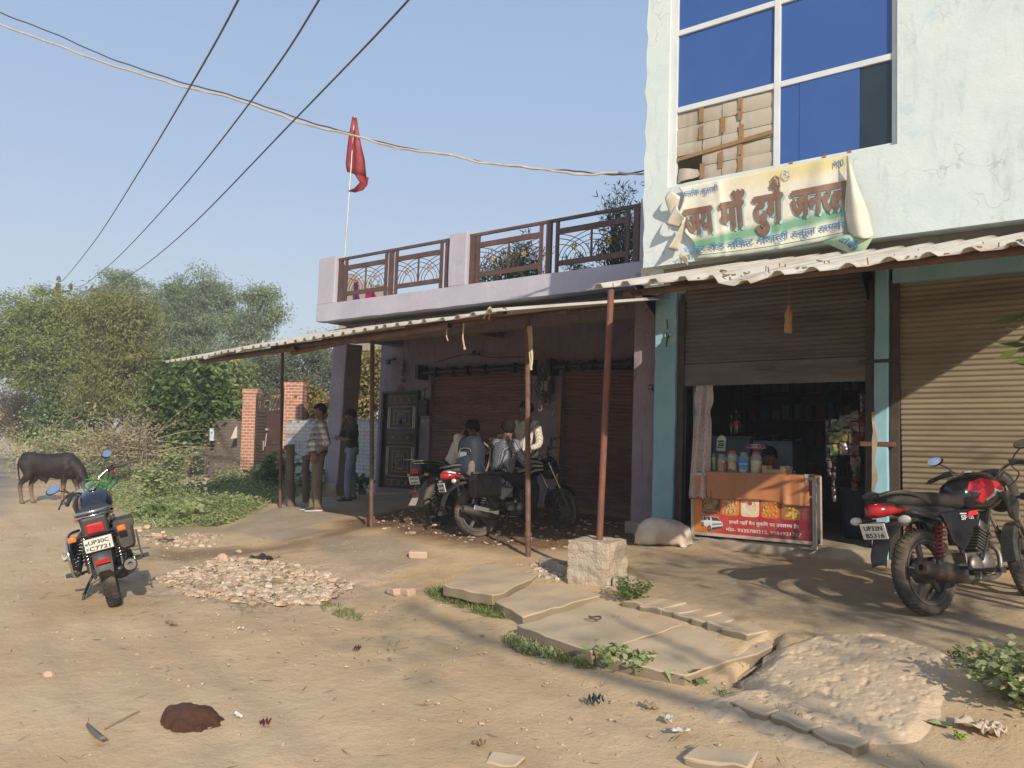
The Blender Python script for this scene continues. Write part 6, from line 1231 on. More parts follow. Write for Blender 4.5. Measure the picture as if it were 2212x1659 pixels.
def strip(label, u, v0, v1, Y, n, w_, mats, seed, nm='packet_strip'):
    t0, t1 = atY(u, v0, Y), atY(u, v1, Y); S = thing(nm, label, 'packets', tuple(t0)); r = random.Random(seed)
    for i in range(n):
        z = t0.z+(t1.z-t0.z)*(i+.5)/n; h = abs(t1.z-t0.z)/n*.9; x = t0.x+(t1.x-t0.x)*i/n+r.uniform(-.012, .012); m = MB(); ry = r.uniform(-.5, .5)
        m.grid(lambda a, b: Vector((x+w_*(a-.5)*math.cos(ry), Y+w_*(a-.5)*math.sin(ry)-.018*math.sin(math.pi*a)*math.sin(math.pi*b), z+h*(b-.5))), 7, 7); m.grid(lambda a, b: Vector((x+w_*(.5-a)*math.cos(ry), Y+w_*(.5-a)*math.sin(ry)+.018*math.sin(math.pi*a)*math.sin(math.pi*b), z+h*(b-.5))), 7, 7); jit(m, .008, seed+i, 25); m.build('packet', mats[r.randrange(len(mats))], S, smooth=60)
    return S
FO = [mixed('snack foil a', [(.26, .19, .02), (.05, .13, .03), (.24, .22, .20), (.03, .08, .03)], 22), mixed('snack foil b', [(.16, .03, .015), (.18, .08, .03), (.05, .02, .02), (.16, .14, .12)], 22), mixed('snack foil c', [(.05, .05, .055), (.15, .14, .13), (.09, .03, .03), (.1, .1, .11)], 26)]
strip('strip of small dark sachets hanging at the left of the hanging snacks', 1790, 905, 1030, 9.0, 7, .055, FO[2:], 1); strip('bunch of yellow and green crisp packets hanging inside the shop', 1806, 905, 985, 8.96, 3, .13, FO[:1], 2)
strip('silver and green crisp packets hanging beside the yellow ones', 1826, 895, 985, 8.95, 3, .12, [FO[0], FO[2]], 3); strip('red and orange snack packets hanging at the shop jamb', 1846, 885, 1010, 8.94, 5, .10, FO[1:2], 4)
strip('long thin strip of orange sachets by the shop jamb', 1862, 850, 960, 8.92, 8, .05, FO[1:2], 5); strip('strip of grey sachets hanging low inside the jamb', 1800, 985, 1085, 9.05, 6, .05, FO[2:], 6); strip('strip of pale sachets hanging low by the jamb', 1848, 985, 1060, 8.95, 4, .06, FO[1:], 7)
a = Q(1850, 1000, 9.3); m = MB(); T = Matrix.Translation((-2.02, 9.5, .42)); m.lathe([(.15, 0), (.17, .02), (.19, .52), (.2, .54), (.2, .56), (.17, .56)], T, 20); tag(m.build('bin', M('dark blue plastic bin', (.025, .035, .055), (.03, .04, .06), 6, .5), None, smooth=40), 'dark blue plastic bin on the floor inside the shop', 'bin')
m = MB(); m.hexa([(-1.95, 9.25, .43), (-1.80, 9.25, .43), (-1.80, 9.28, .43), (-1.95, 9.28, .43)], [(-1.84, 9.35, 1.55), (-1.73, 9.35, 1.55), (-1.73, 9.38, 1.55), (-1.84, 9.38, 1.55)]); tag(m.build('plank', M('dark board', (.10, .06, .035), (.07, .045, .03), 6, .7), None), 'dark board leaning against the right inner wall of the shop', 'board')
# hanging bottle
bq = atY(1702, 693, 8.3); BT = thing('hanging_bottle', 'dusty orange plastic bottle hanging on a string before the half open shutter', 'bottle', tuple(bq)); T = Matrix.Translation(bq+Vector((0, 0, -.13))) @ Matrix.Rotation(.04, 4, 'Y')
m = MB(); m.lathe([(.036, 0), (.041, .01), (.041, .05), (.038, .055), (.041, .06), (.041, .09), (.034, .12), (.034, .14), (.040, .16), (.041, .175), (.038, .18), (.041, .185), (.041, .205), (.022, .25), (.014, .265), (.014, .29)], T, 20); m.build('bottle_body', M('dusty orange water bottle', (.50, .25, .12), (.42, .20, .10), 8, .35, .2, dirt=(.5, .38, .25), da=.5, spec=.5), BT, smooth=40)
m = MB(); m.tube([tuple(T @ Vector((0, 0, .28))), tuple(T @ Vector((-.005, 0, .62)))], .003, 5); m.build('string', M_TWIG, BT)
# sack
q = atY(1432, 1180, 8.28); q.z = gz1(q.x, q.y); SK = thing('sack', 'lumpy white woven sack lying at the foot of the blue column', 'sack', tuple(q)); m = MB()
def sk(a, b):
    x = (b-.5)*.60; th = 2*math.pi*a; rx = .5+.5*(1-abs(2*b-1)**3); hz = .125*(1-abs(2*b-1)**3.4)**.5+.010; wy = .19*(.75+.25*rx); c, s = math.cos(th), math.sin(th)
    return Vector((x*.95+.03*s, wy*math.copysign(abs(c)**.7, c), max(0, hz+hz*math.copysign(abs(s)**.75, s))+.05*(1-b)*max(0, s)))
m.grid(sk, 30, 26, True); jit(m, .045, 4, 4); jit(m, .014, 7, 14); m.v = [tuple(rotz(.15) @ Vector(p)) for p in m.v]
k = N('woven sack cloth'); co = k.co(); c = k.mix(k.ramp(k.noise(4, co, 6), .35, .65), (.66, .60, .52), (.54, .47, .39)); c = k.mix(k.math('MULTIPLY', k.ramp(k.noise(2.6, k.co((1, 1, .5)), 3), .55, .62), .4), c, (.45, .26, .20)); c = k.mix(k.math('MULTIPLY', k.ramp(k.noise(3.5, co, 6), .5, .68), .5), c, (.36, .28, .2)); M_SACK = k.done(c, .85, k.bump(k.noise(120, k.co((1, 1, .4)), 3), .4, .005, k.bump(k.noise(9, co, 3), .4, .03)), 0, .2)
m.v = [(p[0]+q.x, p[1]+q.y, p[2]+q.z) for p in m.v]; m.build('sack_cloth', M_SACK, SK, smooth=80); m = MB(); r7 = random.Random(7)
for i in range(40): s_ = Vector((q.x-.21+r7.uniform(-.02, .03), q.y-.05+r7.uniform(-.12, .1), q.z+.16+r7.uniform(-.05, .06))); m.tube([s_, s_+Vector((-.05+r7.uniform(-.03, .02), r7.uniform(-.03, .03), r7.uniform(-.06, .03)))], .0025, 4)
m.build('frayed_mouth', M_PLC, SK)
# ------------------------------------------------------------------ banner
NA, NB = 90, 34
bTL, bTR, bBL, bBR = (1447, 409), (1832, 333), (1474, 562), (1822, 511)
def ban(a, b, lift=0):
    a_ = max(0, min(1, a)); u = (bTL[0]+(bTR[0]-bTL[0])*a_)*(1-b)+(bBL[0]+(bBR[0]-bBL[0])*a_)*b; v = (bTL[1]+(bTR[1]-bTL[1])*a_)*(1-b)+(bBL[1]+(bBR[1]-bBL[1])*a_)*b+7*math.sin(math.pi*a_)*b*b
    y = 7.975-.02*b-.012-.022*(1+math.sin(a*31+b*2.2))*(.35+.5*b)*(.5+.5*math.sin(a*7+1))-.03*math.exp(-((a-.0)/.05)**2)*(.3+b)-.05*max(0, a-.9)*10*b*.5-.015*math.exp(-((a-.27)/.018)**2)-.015*math.exp(-((a-.6)/.02)**2)*b-lift
    return atY(u, v, y)
m = MB(); vs = []; cut_ = lambda b: .035*(math.sin(b*9+.5)+1)+.05*max(0, math.sin(b*15))**2*(b > .25)+.03*b
for j in range(NB):
    for i in range(NA): b = j/(NB-1); a0 = cut_(b)*.9; vs.append(ban(a0+(1-a0)*i/(NA-1), b))
m.add(vs, [(j*NA+i, j*NA+i+1, (j+1)*NA+i+1, (j+1)*NA+i) for j in range(NB-1) for i in range(NA-1)])
BN = thing('banner', 'torn cream cloth shop banner with large brown Hindi lettering under the blue window', 'banner', tuple(ban(.5, .5)))
def ban_mat():
    k = N('printed banner cloth'); A = k.attr('bb').outputs['Fac']; Aa = k.attr('ba').outputs['Fac']; n = k.noise(2.5, k.co(), 5); co = k.co()
    c = k.mix(k.ramp(k.noise(4, co, 6), .35, .7), (.70, .655, .54), (.62, .57, .46)); at_ = k.math('ADD', A, k.math('MULTIPLY', k.math('SUBTRACT', n, .5), .10))
    yl = k.math('MULTIPLY', k.ramp(at_, .10, .24, (1, 1, 1, 1), (0, 0, 0, 1)), k.ramp(Aa, .2, .6)); c = k.mix(k.math('MULTIPLY', yl, .7), c, (.62, .50, .16))
    bd = k.math('SUBTRACT', at_, k.math('MULTIPLY', Aa, .0)); g = k.math('SUBTRACT', 1.0, k.math('MULTIPLY', k.math('ABSOLUTE', k.math('SUBTRACT', bd, k.math('SUBTRACT', .80, k.math('MULTIPLY', Aa, .10)))), 9.0)); g = k.ramp(g, .0, .7); c = k.mix(k.math('MULTIPLY', g, .85), c, (.09, .30, .17))
    e = k.ramp(A, .955, .962); c = k.mix(k.math('MULTIPLY', e, .7), c, (.40, .47, .36)); l = k.math('MULTIPLY', k.math('GREATER_THAN', A, .945), k.math('LESS_THAN', A, .955)); c = k.mix(l, c, (.06, .16, .10))
    v = k.new('ShaderNodeTexVoronoi', feature='DISTANCE_TO_EDGE'); v.inputs['Scale'].default_value = 4; dv = k.new('ShaderNodeVectorMath', operation='ADD'); nz = k.new('ShaderNodeTexNoise'); nz.inputs['Scale'].default_value = 5; k.l.new(co, nz.inputs['Vector']); k.l.new(co, dv.inputs[0]); k.l.new(nz.outputs['Color'], dv.inputs[1]); k.l.new(dv.outputs[0], v.inputs['Vector']); ck = k.math('MULTIPLY', k.ramp(v.outputs['Distance'], 0, .012, (1, 1, 1, 1), (0, 0, 0, 1)), k.ramp(k.noise(2, co), .5, .56)); c = k.mix(k.math('MULTIPLY', ck, .5), c, (.33, .28, .22))
    c = k.mix(k.math('MULTIPLY', k.ramp(k.noise(3, k.co((1, 1, .3)), 6), .55, .75), .3), c, (.40, .33, .24)); return k.done(c, .75, k.bump(k.noise(11, co, 4), .25, .02), 0, .25)
M_BAN = ban_mat(); bc = m.build('banner_cloth', M_BAN, BN, smooth=80); me = bc.data
aa = me.attributes.new('ba', 'FLOAT', 'POINT'); bb_ = me.attributes.new('bb', 'FLOAT', 'POINT'); aa.data.foreach_set('value', [i/(NA-1) for j in range(NB) for i in range(NA)]); bb_.data.foreach_set('value', [j/(NB-1) for j in range(NB) for i in range(NA)])
s = bc.modifiers.new('s', 'SOLIDIFY'); s.thickness = .002; s.offset = 0
M_BBR = M('brown print', (.175, .095, .060), (.22, .13, .085), 7, .7, 0, dirt=(.36, .27, .2), da=.3); M_BCY = M('cyan print', (.30, .55, .60), r=.7, b=0); M_BBL = M('blue print', (.045, .17, .36), (.07, .22, .42), 9, .7, 0)
def btext(name, rows, mat, lift, bold=.02):
    m = MB()
    for toks, a0, a1, b0, h, sl in rows: put_text(m, toks, lambda x, y, k: ban(a0+x, b0-y+sl*x, lift+k*.6), h, a1-a0, sub=.12, bold=bold)
    return m.build(name, mat, BN)
big = [(('जय',), .055, .215, .66, .52, 0), (('माँ',), .265, .405, .655, .52, 0), (('दुगे',), .46, .625, .655, .52, 0), (('जनरल',), .68, 1.01, .655, .50, -.02)]
btext('cyan_outline', [(t, a+.012, b+.012, c+.03, h, s_) for t, a, b, c, h, s_ in big], M_BCY, .010, .035); bt = btext('brown_lettering', big, M_BBR, .018, .055)
m = MB(); m.add([ban(a, b, .024) for a, b in ((.575, .20), (.565, .12), (.59, .085), (.612, .12), (.618, .25), (.605, .25), (.602, .15), (.59, .125), (.58, .15))], [(0, 1, 2, 8), (2, 3, 6, 7), (3, 4, 5, 6)]); m.build('vowel_hook', M_BBR, bt)
btext('blue_lettering', [(('स', '~न', 'तोष कुमारी'), .055, .265, .135, .10, .03), (('~क', 'कर रोड निकट गाय', '~त', '्री ', '~स', 'कूल स', '~ण', 'डी'), .02, 1.0, .905, .115, -.02), (('M0',), .92, .975, .13, .12, 0)], M_BBL, .018, .012)
m = MB()
for i in range(24): a = 6.283*i/24; m.add([ban(.655+r_*math.cos(t)*.55, .10+r_*math.sin(t)*1.35, .016) for r_, t in ((.048, a-.09), (.048, a+.09), (.064, a))], [(0, 1, 2)])
for i in range(28): a, b = 6.283*i/28, 6.283*(i+1)/28; m.add([ban(.655+r_*math.cos(t)*.55, .10+r_*math.sin(t)*1.35, .016) for r_, t in ((.040, a), (.048, a), (.048, b), (.040, b))], [(0, 1, 2, 3)])
put_text(m, ('ॐ',), lambda x, y, k: ban(.636+x, .15-y, .016+k), .12, .04, bold=.03); m.build('emblem', M('ivory print', (.68, .63, .50), r=.7, b=0), BN)
M_BBK = M('banner reverse', (.62, .57, .46), (.54, .49, .39), 5, .85, .2, 12)
m = MB(); tp = atY(1829, 337, 7.93)
def flap(a, b):
    e0 = [(1829, 337), (1829, 400), (1826, 474), (1832, 505)]; e1 = [(1831, 335), (1852, 400), (1873, 450), (1889, 512)]; t = b*3; i = min(2, int(t)); f = t-i; p = [e0[i][k]+(e0[i+1][k]-e0[i][k])*f for k in (0, 1)]; q = [e1[i][k]+(e1[i+1][k]-e1[i][k])*f for k in (0, 1)]
    return atY(p[0]+(q[0]-p[0])*a, p[1]+(q[1]-p[1])*a+6*math.sin(3.14*a)*b, 7.90-.14*math.sin(math.pi*a)*b-.02*a)
m.grid(flap, 14, 20); o = m.build('folded_flap', M_BBK, BN, smooth=80); s = o.modifiers.new('s', 'SOLIDIFY'); s.thickness = .002
m = MB()
def fl2(a, b): P = [atY(1778, 523, 7.9), atY(1822, 508, 7.85), atY(1889, 513, 7.86), atY(1858, 558, 7.84)]; p = P[0].lerp(P[1], a).lerp(P[0].lerp(P[3], a), b) if False else P[0].lerp(P[3], a).lerp(P[1].lerp(P[2], a), b); return p+Vector((0, -.05*math.sin(3.14*a)*math.sin(3.14*b)-.03*b, 0))
m.grid(fl2, 14, 10); o = m.build('folded_flap', M('green banner corner', (.30, .42, .26), (.46, .50, .36), 3, .8, .2, 12), BN, smooth=80); m = MB(); put_text(m, ('दोई)',), lambda x, y, k: fl2(.22+x, .38+y-.25*x, ) + Vector((0, -.012-k, 0)), .42, .58, sub=.15, bold=.02); m.build('flap_lettering', M_BBL, o)
for i, P in enumerate((((1449, 412), (1470, 425), (1447, 486), (1441, 432)), ((1472, 500), (1482, 470), (1460, 540), (1447, 540)), ((1474, 545), (1486, 556), (1480, 572), (1472, 558)), ((1462, 440), (1478, 470), (1468, 490), (1444, 488)))):
    m = MB(); W4 = [atY(u, v, 7.90-.02*i) for u, v in P]; m.grid(lambda a, b: W4[0].lerp(W4[1], a).lerp(W4[3].lerp(W4[2], a), b)+Vector((0, -.06*math.sin(3*a+b*2), 0)), 8, 8); o = m.build('torn_strip', M_BBK, BN, smooth=80); s = o.modifiers.new('s', 'SOLIDIFY'); s.thickness = .002
# wall fittings of the porch
m = MB(); q = atY(917, 880, 11.56); T = Matrix.Translation(q); m.box((-.11, -.06, -.17), (.11, .03, .15), T); m.box((-.09, -.08, -.12), (.09, -.061, .06), T); m.tube([tuple(T @ Vector((0, -.02, .15))), tuple(T @ Vector((.02, -.01, .4)))], .012, 6); tag(m.build('electric_meter', M_DPL, None, bevel=.01), 'black electric meter box beside the black door', 'meter')
m = MB(); q = atY(1183, 832, 11.55); T = Matrix.Translation(q); m.box((-.12, -.08, -.16), (.12, .04, .16), T); m.box((-.09, -.10, -.1), (.09, -.081, .08), T); tag(m.build('electric_meter', M_ENG, None, bevel=.012), 'grey electric meter tangled in wires between the two maroon shutters', 'meter')
m = MB(); r8 = random.Random(8)
for i in range(12): a = atY(1183+r8.uniform(-18, 18), 790+r8.uniform(-10, 20), 11.5); b = atY(1183+r8.uniform(-14, 14), 860+r8.uniform(-10, 16), 11.5); m.tube(bez([a, a.lerp(b, .5)+Vector((r8.uniform(-.15, .15), -.05, r8.uniform(-.1, .1))), b], 4), .008, 5)
tag(m.build('wire_tangle', M_BLK, None), 'tangle of black wires round the grey electric meter', 'wires')
wire('orange brown cable sagging from the end wall to the wire tangle', [atY(1398, 668, 8.9), atY(1375, 700, 9.3), atY(1330, 730, 10), atY(1295, 768, 10.8), atY(1255, 782, 11.3), atY(1215, 780, 11.4), atY(1170, 762, 11.45), atY(1145, 745, 11.5)], .009, M('brown cable', (.22, .11, .05), r=.6, b=0), 'sagging_cable', 'cable')
wire('thin black wire running along the porch wall to the lamp holder', [atY(940, 783, 11.55), atY(985, 770, 11.52), atY(1020, 765, 11.52), atY(1060, 772, 11.5), atY(1150, 770, 11.5)], .007, M_BLK, 'wall_wire', 'wire')
m = MB(); a = atY(1024, 765, 11.5); m.lathe([(.03, 0), (.045, .03), (.03, .07)], Matrix.Translation(a), 12); m.box((a.x-.12, a.y-.02, a.z-.02), (a.x+.14, a.y+.02, a.z+.01)); tag(m.build('lamp_holder', M_DPL, None), 'broken lamp holder on the porch wall above the wide shutter', 'lamp holder')
m = MB(); a = atY(838, 777, 11.5); m.tube([a, a+Vector((.22, -.02, .01))], .035, 10); m.box((a.x-.03, a.y-.03, a.z-.1), (a.x+.05, a.y+.03, a.z)); tag(m.build('bracket_lamp', M_DPL, None), 'black bracket lamp on the wall above the door', 'lamp')
m = MB(); a = atY(872, 780, 11.52)
for i, r_ in enumerate((.03, .045, .06, .05, .065, .055, .04)): m.ell(a+Vector((.012*math.sin(i*2), 0, -.045*i)), (r_, .03, .035), n=9, m=6)
m.tube([a+Vector((0, 0, .0)), a+Vector((0, 0, .22))], .005, 5); m.ell(a+Vector((0, 0, -.40)), (.075, .04, .05), n=10, m=6); tag(jit(m, .012, 2, 20).build('hanging_charm', M('dusty black charm', (.06, .055, .05), (.2, .18, .16), 22, .7), None), 'black string of charms hanging above the door', 'charm')
m = MB(); a = atY(862, 838, 11.55); r4 = random.Random(4)
for i in range(14): m.ell(a+Vector((r4.gauss(0, .06), 0, r4.gauss(0, .02))), (.025, .02, .02), n=7, m=5)
tag(m.build('marigold_garland', M('marigold', (.42, .12, .02), (.34, .09, .02), 20, .8), None), 'small dried orange marigold garland above the door', 'garland')
def poster(label, u0, v0, u1, v1, Y, cols, name='torn_poster', seed=1):
    a, b = atY(u0, v0, Y), atY(u1, v1, Y); r = random.Random(seed); n = 10; P = [(a.x+(b.x-a.x)*i/n, a.z+r.uniform(-.03, .0)) for i in range(n+1)]+[(b.x-r.uniform(0, .03), a.z+(b.z-a.z)*i/n) for i in range(1, n)]+[(b.x-(b.x-a.x)*i/n, b.z+r.uniform(0, .06)) for i in range(n+1)]+[(a.x+r.uniform(0, .02), b.z-(b.z-a.z)*i/n) for i in range(1, n)]
    m = MB(); m.add([(x, Y, z) for x, z in P]+[(x, Y+.002, z) for x, z in P], [tuple(range(len(P))), tuple(range(2*len(P)-1, len(P)-1, -1))]+[(i, len(P)+i, len(P)+(i+1) % len(P), (i+1) % len(P)) for i in range(len(P))]); k = N(label[:22]); co = k.co(); c = k.mix(k.ramp(k.noise(14, co, 6, .7), .5, .55), cols[0], cols[1]); o = m.build(name, k.done(c, .9), None); return tag(o, label, 'poster')
poster('large torn white poster remains below the grey electric meter', 1170, 868, 1200, 902, 11.594, ((.30, .28, .27), (.19, .14, .18)), seed=2); poster('small torn paper above the big poster remains', 1172, 846, 1190, 866, 11.594, ((.28, .26, .25), (.16, .13, .16)), seed=3); poster('narrow paper strip low on the wall between the shutters', 1186, 936, 1191, 965, 11.594, ((.36, .34, .32), (.25, .22, .24)), seed=4)
poster('torn white bill stuck under the black electric meter', 908, 905, 928, 918, 11.594, ((.34, .32, .30), (.22, .19, .21)), seed=5); poster('small printed bill above the black electric meter', 912, 838, 926, 866, 11.594, ((.36, .35, .34), (.10, .10, .11)), seed=6)
pb_ = poster('black and white printed leaflet on the corner beside the blue column', 1401, 830, 1414, 848, 8.935, ((.48, .48, .46), (.40, .40, .39)), 'leaflet', 7); a = atY(1409, 840, 8.93); m = MB(); m.ell(a, (.02, .003, .025), n=12, m=6); m.box((a.x-.055, a.y-.002, a.z+.01), (a.x-.025, a.y, a.z+.016)); m.box((a.x-.055, a.y-.002, a.z-.01), (a.x-.025, a.y, a.z-.004)); m.box((a.x-.05, a.y-.002, a.z+.036), (a.x-.03, a.y, a.z+.048)); m.build('leaflet_print', M_INK, pb_)
m = MB(); a = atY(1163, 885, 6.64); m.tube(bez([a, a+Vector((.035, -.01, -.01)), a+Vector((.05, -.01, .02)), a+Vector((.04, -.01, .045))], 4), .008, 6); tag(m.build('umbrella_hook', M('pale hook', (.5, .38, .28), r=.5, b=0), None), 'pale curved hook showing behind the third pipe post', 'hook')
m = MB(); p = atY(1441, 690, 8.7); m.tube([p, p+Vector((.01, 0, -.18)), p+Vector((-.01, 0, -.34))], .008, 6); m.ell(p+Vector((.008, 0, -.2)), (.022, .022, .04), n=8, m=6); tag(m.build('frayed_cord', M_BLK, None), 'frayed dark cord hanging from the bracket of the blue column', 'cord')
# ------------------------------------------------------------------ motorcycles (x forward, y left, z up, rear tyre contact at the origin)
RX = Matrix.Rotation(-math.pi/2, 4, 'X')
def xf(m, T): m.v = [tuple(T @ Vector(p)) for p in m.v]; return m
def wheel(root, cx, r, tw, SM, name, disc=None, seed=0):
    T = SM @ Matrix.Translation((cx, 0, r)); 
    m = MB(); pr = [(r-.075, -tw*.62), (r-.05, -tw*.95), (r-.02, -tw), (r-.004, -tw*.55), (r, 0), (r-.004, tw*.55), (r-.02, tw), (r-.05, tw*.95), (r-.075, tw*.62)]
    m.lathe(pr, RX, 56, True)
    for i in range(44):
        a = 2*math.pi*i/44
        for s in (-1, 1):
            c = []
            for rr, y, da in ((r-.018, s*tw*.98, .03), (r-.003, s*tw*.5, .015), (r+.001, s*tw*.06, -.015)):
                for e in (-.022, .022): c.append((rr, y, a+da*1.6+e))
            P = lambda q, h: Vector(((q[0]+h)*math.cos(q[2]), q[1], (q[0]+h)*math.sin(q[2])))
            m.add([P(q, .005) for q in c]+[P(q, -.01) for q in c], [(0, 1, 3, 2), (2, 3, 5, 4), (0, 6, 7, 1), (1, 7, 9, 3), (3, 9, 11, 5), (4, 5, 11, 10), (0, 2, 8, 6), (2, 4, 10, 8)])
    ty = xf(m, T).build(name, M_TYRE, root, smooth=45, world=False)
    m = MB(); R0 = r-.072; m.lathe([(R0, -.045), (R0-.012, -.045), (R0-.03, -.028), (R0-.03, .028), (R0-.012, .045), (R0, .045)], RX, 48, True); xf(m, T).build('rim', M_ALY, ty, smooth=40, world=False)
    m = MB()
    for i in range(5):
        a = 2*math.pi*i/5+seed
        for d in (-.10, .10): m.hexa([Vector((rr*math.cos(a+d*k_), y, rr*math.sin(a+d*k_))) for rr, k_, y in ((.035, 1.6, -.016), (R0-.025, .55, -.014), (R0-.025, .55, .014), (.035, 1.6, .016))], [Vector((rr*math.cos(a+d*k_+e), y, rr*math.sin(a+d*k_+e))) for rr, k_, e, y in ((.035, 1.6, .5, -.016), (R0-.025, .55, .085, -.014), (R0-.025, .55, .085, .014), (.035, 1.6, .5, .016))])
    m.lathe([(.03, -.075), (.05, -.06), (.05, .06), (.03, .075)], RX, 18); m.lathe([(.085, -.03), (.085, .045), (.07, .05), (.07, -.035)], RX, 24); m.lathe([(.012, -.10), (.012, .10)], RX, 10)
    xf(m, T).build('spokes', M_ALY, ty, smooth=35, world=False)
    return ty
def shell(rings, n=16, pw=2.6, cap=True):
    """loft of rounded sections: (x, z centre, half width, half height[, y])"""
    m = MB(); R = []
    for q in rings:
        x, z, w_, h = q[:4]; y = q[4] if len(q) > 4 else 0
        R.append([Vector((x, y+w_*math.copysign(abs(math.cos(a))**(2/pw), math.cos(a)), z+h*math.copysign(abs(math.sin(a))**(2/pw), math.sin(a)))) for a in (2*math.pi*i/n for i in range(n))])
    m.loft(R, cap); return m
def motorcycle(label, loc, heading, lean_, steer=0, paint=M_PNT, rack='rail', tail='square', plate=('UP30', 'X'), muf=M_MUF, spring=M_CHR, group='parked motorcycles', dials=True, stripes=None, fair=True, tailc=None):
    rt = thing('motorcycle', label, 'motorcycle', loc, (R_(lean_), 0, R_(heading)), group); I = Matrix()
    B_ = lambda m, n, mt, p=rt, **k: m.build(n, mt, p, world=False, **k)
    hd = Vector((.93, 0, .92)); ax = Vector((-.45, 0, .89)).normalized(); SM = Matrix.Translation(hd) @ Matrix.Rotation(R_(steer), 4, ax) @ Matrix.Translation(-hd)
    wheel(rt, 0, .305, .052, I, 'rear_wheel', seed=.4); wheel(rt, 1.27, .295, .042, SM, 'front_wheel', seed=.1)
    # frame, engine, swing arm
    m = MB()
    for s in (-1, 1):
        m.tube([(0, s*.1, .305), (.42, s*.085, .34)], .02, 8); m.tube(bez([(.9, s*.03, .86), (.7, s*.06, .5), (.62, s*.07, .26), (.3, s*.08, .28)], 4), .015, 6); m.tube([(.42, s*.07, .34), (.2, s*.09, .66), (-.32, s*.09, .78)], .014, 6)
    m.tube([(.93, 0, .93), (.99, 0, .80)], .035, 10); m.tube([(.36, -.30, .30), (.36, .30, .30)], .012, 8)
    B_(m, 'frame', M_DPL, smooth=40)
    m = MB(); m.cbox((.50, 0, .335), (.28, .20, .17)); m.ell((.56, -.125, .34), (.085, .035, .085), n=18, m=8); m.ell((.43, -.12, .33), (.075, .03, .075), n=18, m=8); m.ell((.55, .125, .34), (.10, .04, .095), n=18, m=8)
    Mc = Matrix.Translation((.60, 0, .42)) @ Matrix.Rotation(R_(28), 4, 'Y')
    for i in range(7): m.cbox(Mc @ Vector((0, 0, .02+.024*i)), (.15, .17, .010), Mc.to_3x3())
    m.cbox(Mc @ Vector((0, 0, .1)), (.10, .12, .2), Mc.to_3x3()); m.cbox(Mc @ Vector((0, 0, .21)), (.13, .13, .06), Mc.to_3x3()); m.cbox((.44, 0, .52), (.09, .1, .09))
    en = B_(m, 'engine', M_ENG, bevel=.006, smooth=40)
    m = MB(); m.tube(bez([(.66, -.05, .5), (.78, -.08, .42), (.74, -.1, .27), (.55, -.13, .23), (.25, -.15, .25)], 5), .02, 10); ep = B_(m, 'exhaust_pipe', M_CHR if muf is M_MUF else M_ENG, smooth=50)
    m = MB(); Fm = frame((.24, -.16, .245), (-.30, -.185, .36)); m.lathe([(.022, 0), (.042, .05), (.056, .14), (.058, .46), (.05, .5), (.046, .535), (.022, .535), (.022, .50)], Fm, 20); B_(m, 'muffler', muf, smooth=40)
    m = MB(); F2 = frame((.2, -.20, .29), (-.16, -.225, .37)); m.box((-.012, -.03, 0), (.012, .035, .36), F2); B_(m, 'heat_shield', M_CHR if muf is M_MUF else M_DPL, bevel=.008)
    m = MB(); m.tube(bez([(.36, -.19, .29), (.33, -.2, .24), (.32, -.14, .2)], 3), .012, 6); m.cbox((.40, -.28, .30), (.06, .12, .03)); m.cbox((.40, .28, .30), (.06, .12, .03)); m.cbox((.12, -.23, .33), (.05, .1, .025)); m.cbox((.12, .23, .33), (.05, .1, .025)); m.tube([(.5, -.14, .30), (.62, -.22, .27)], .009, 6); m.tube([(.47, -.15, .36), (.52, -.2, .55), (.5, -.23, .56)], .009, 6); B_(m, 'foot_controls', M_DPL, bevel=.004)
    m = MB(); m.box((-.05, .085, .27), (.42, .115, .40)); B_(m, 'chain_cover', M_DPL, bevel=.02)
    m = MB(); m.tube(bez([(.38, .13, .26), (.34, .22, .13), (.33, .28, .0)], 4), .012, 8); m.cbox((.335, .285, .004), (.06, .05, .012)); B_(m, 'side_stand', M_DPL, smooth=50)
    for s in (-1, 1):
        a_, b_ = Vector((.0, s*.125, .33)), Vector((.10, s*.125, .66)); m = MB(); m.tube([a_, b_], .013, 8); m.tube([a_, a_.lerp(b_, .35)], .024, 10); sh = B_(m, 'shock_absorber', M_DPL, smooth=50)
        m = MB(); d = b_-a_; q = frame(a_.lerp(b_, .22), b_); m.tube([q @ Vector((.032*math.cos(t*.7), .032*math.sin(t*.7), d.length*.7*t/72)) for t in range(73)], .0075, 6); B_(m, 'spring', spring, sh, smooth=60)
    # bodywork
    tank = B_(shell([(.46, .83, .07, .05), (.5, .84, .105, .085), (.6, .85, .135, .115), (.72, .86, .145, .13), (.84, .865, .13, .12), (.93, .855, .09, .085), (.97, .845, .05, .05)], 20, 2.4), 'fuel_tank', paint, smooth=50)
    m = MB(); m.lathe([(.035, 0), (.035, .012), (.02, .016)], Matrix.Translation((.70, 0, .985)), 16); B_(m, 'fuel_cap', M_CHR, tank, smooth=40)
    B_(shell([(-.38, .825, .07, .02), (-.30, .825, .11, .045), (-.08, .83, .135, .055), (.1, .825, .135, .055), (.26, .81, .13, .06), (.42, .805, .11, .065), (.54, .84, .08, .07), (.60, .89, .06, .05)], 16, 3), 'seat', M_SEAT, smooth=45)
    for s in (-1, 1):
        m = MB(); m.prism([(.12, s*.10, .72), (.30, s*.11, .74), (.48, s*.115, .74), (.44, s*.115, .56), (.30, s*.115, .44), (.20, s*.11, .50)], (0, s*.025, 0)); B_(m, 'side_panel', paint if tailc is None else tailc, bevel=.012)
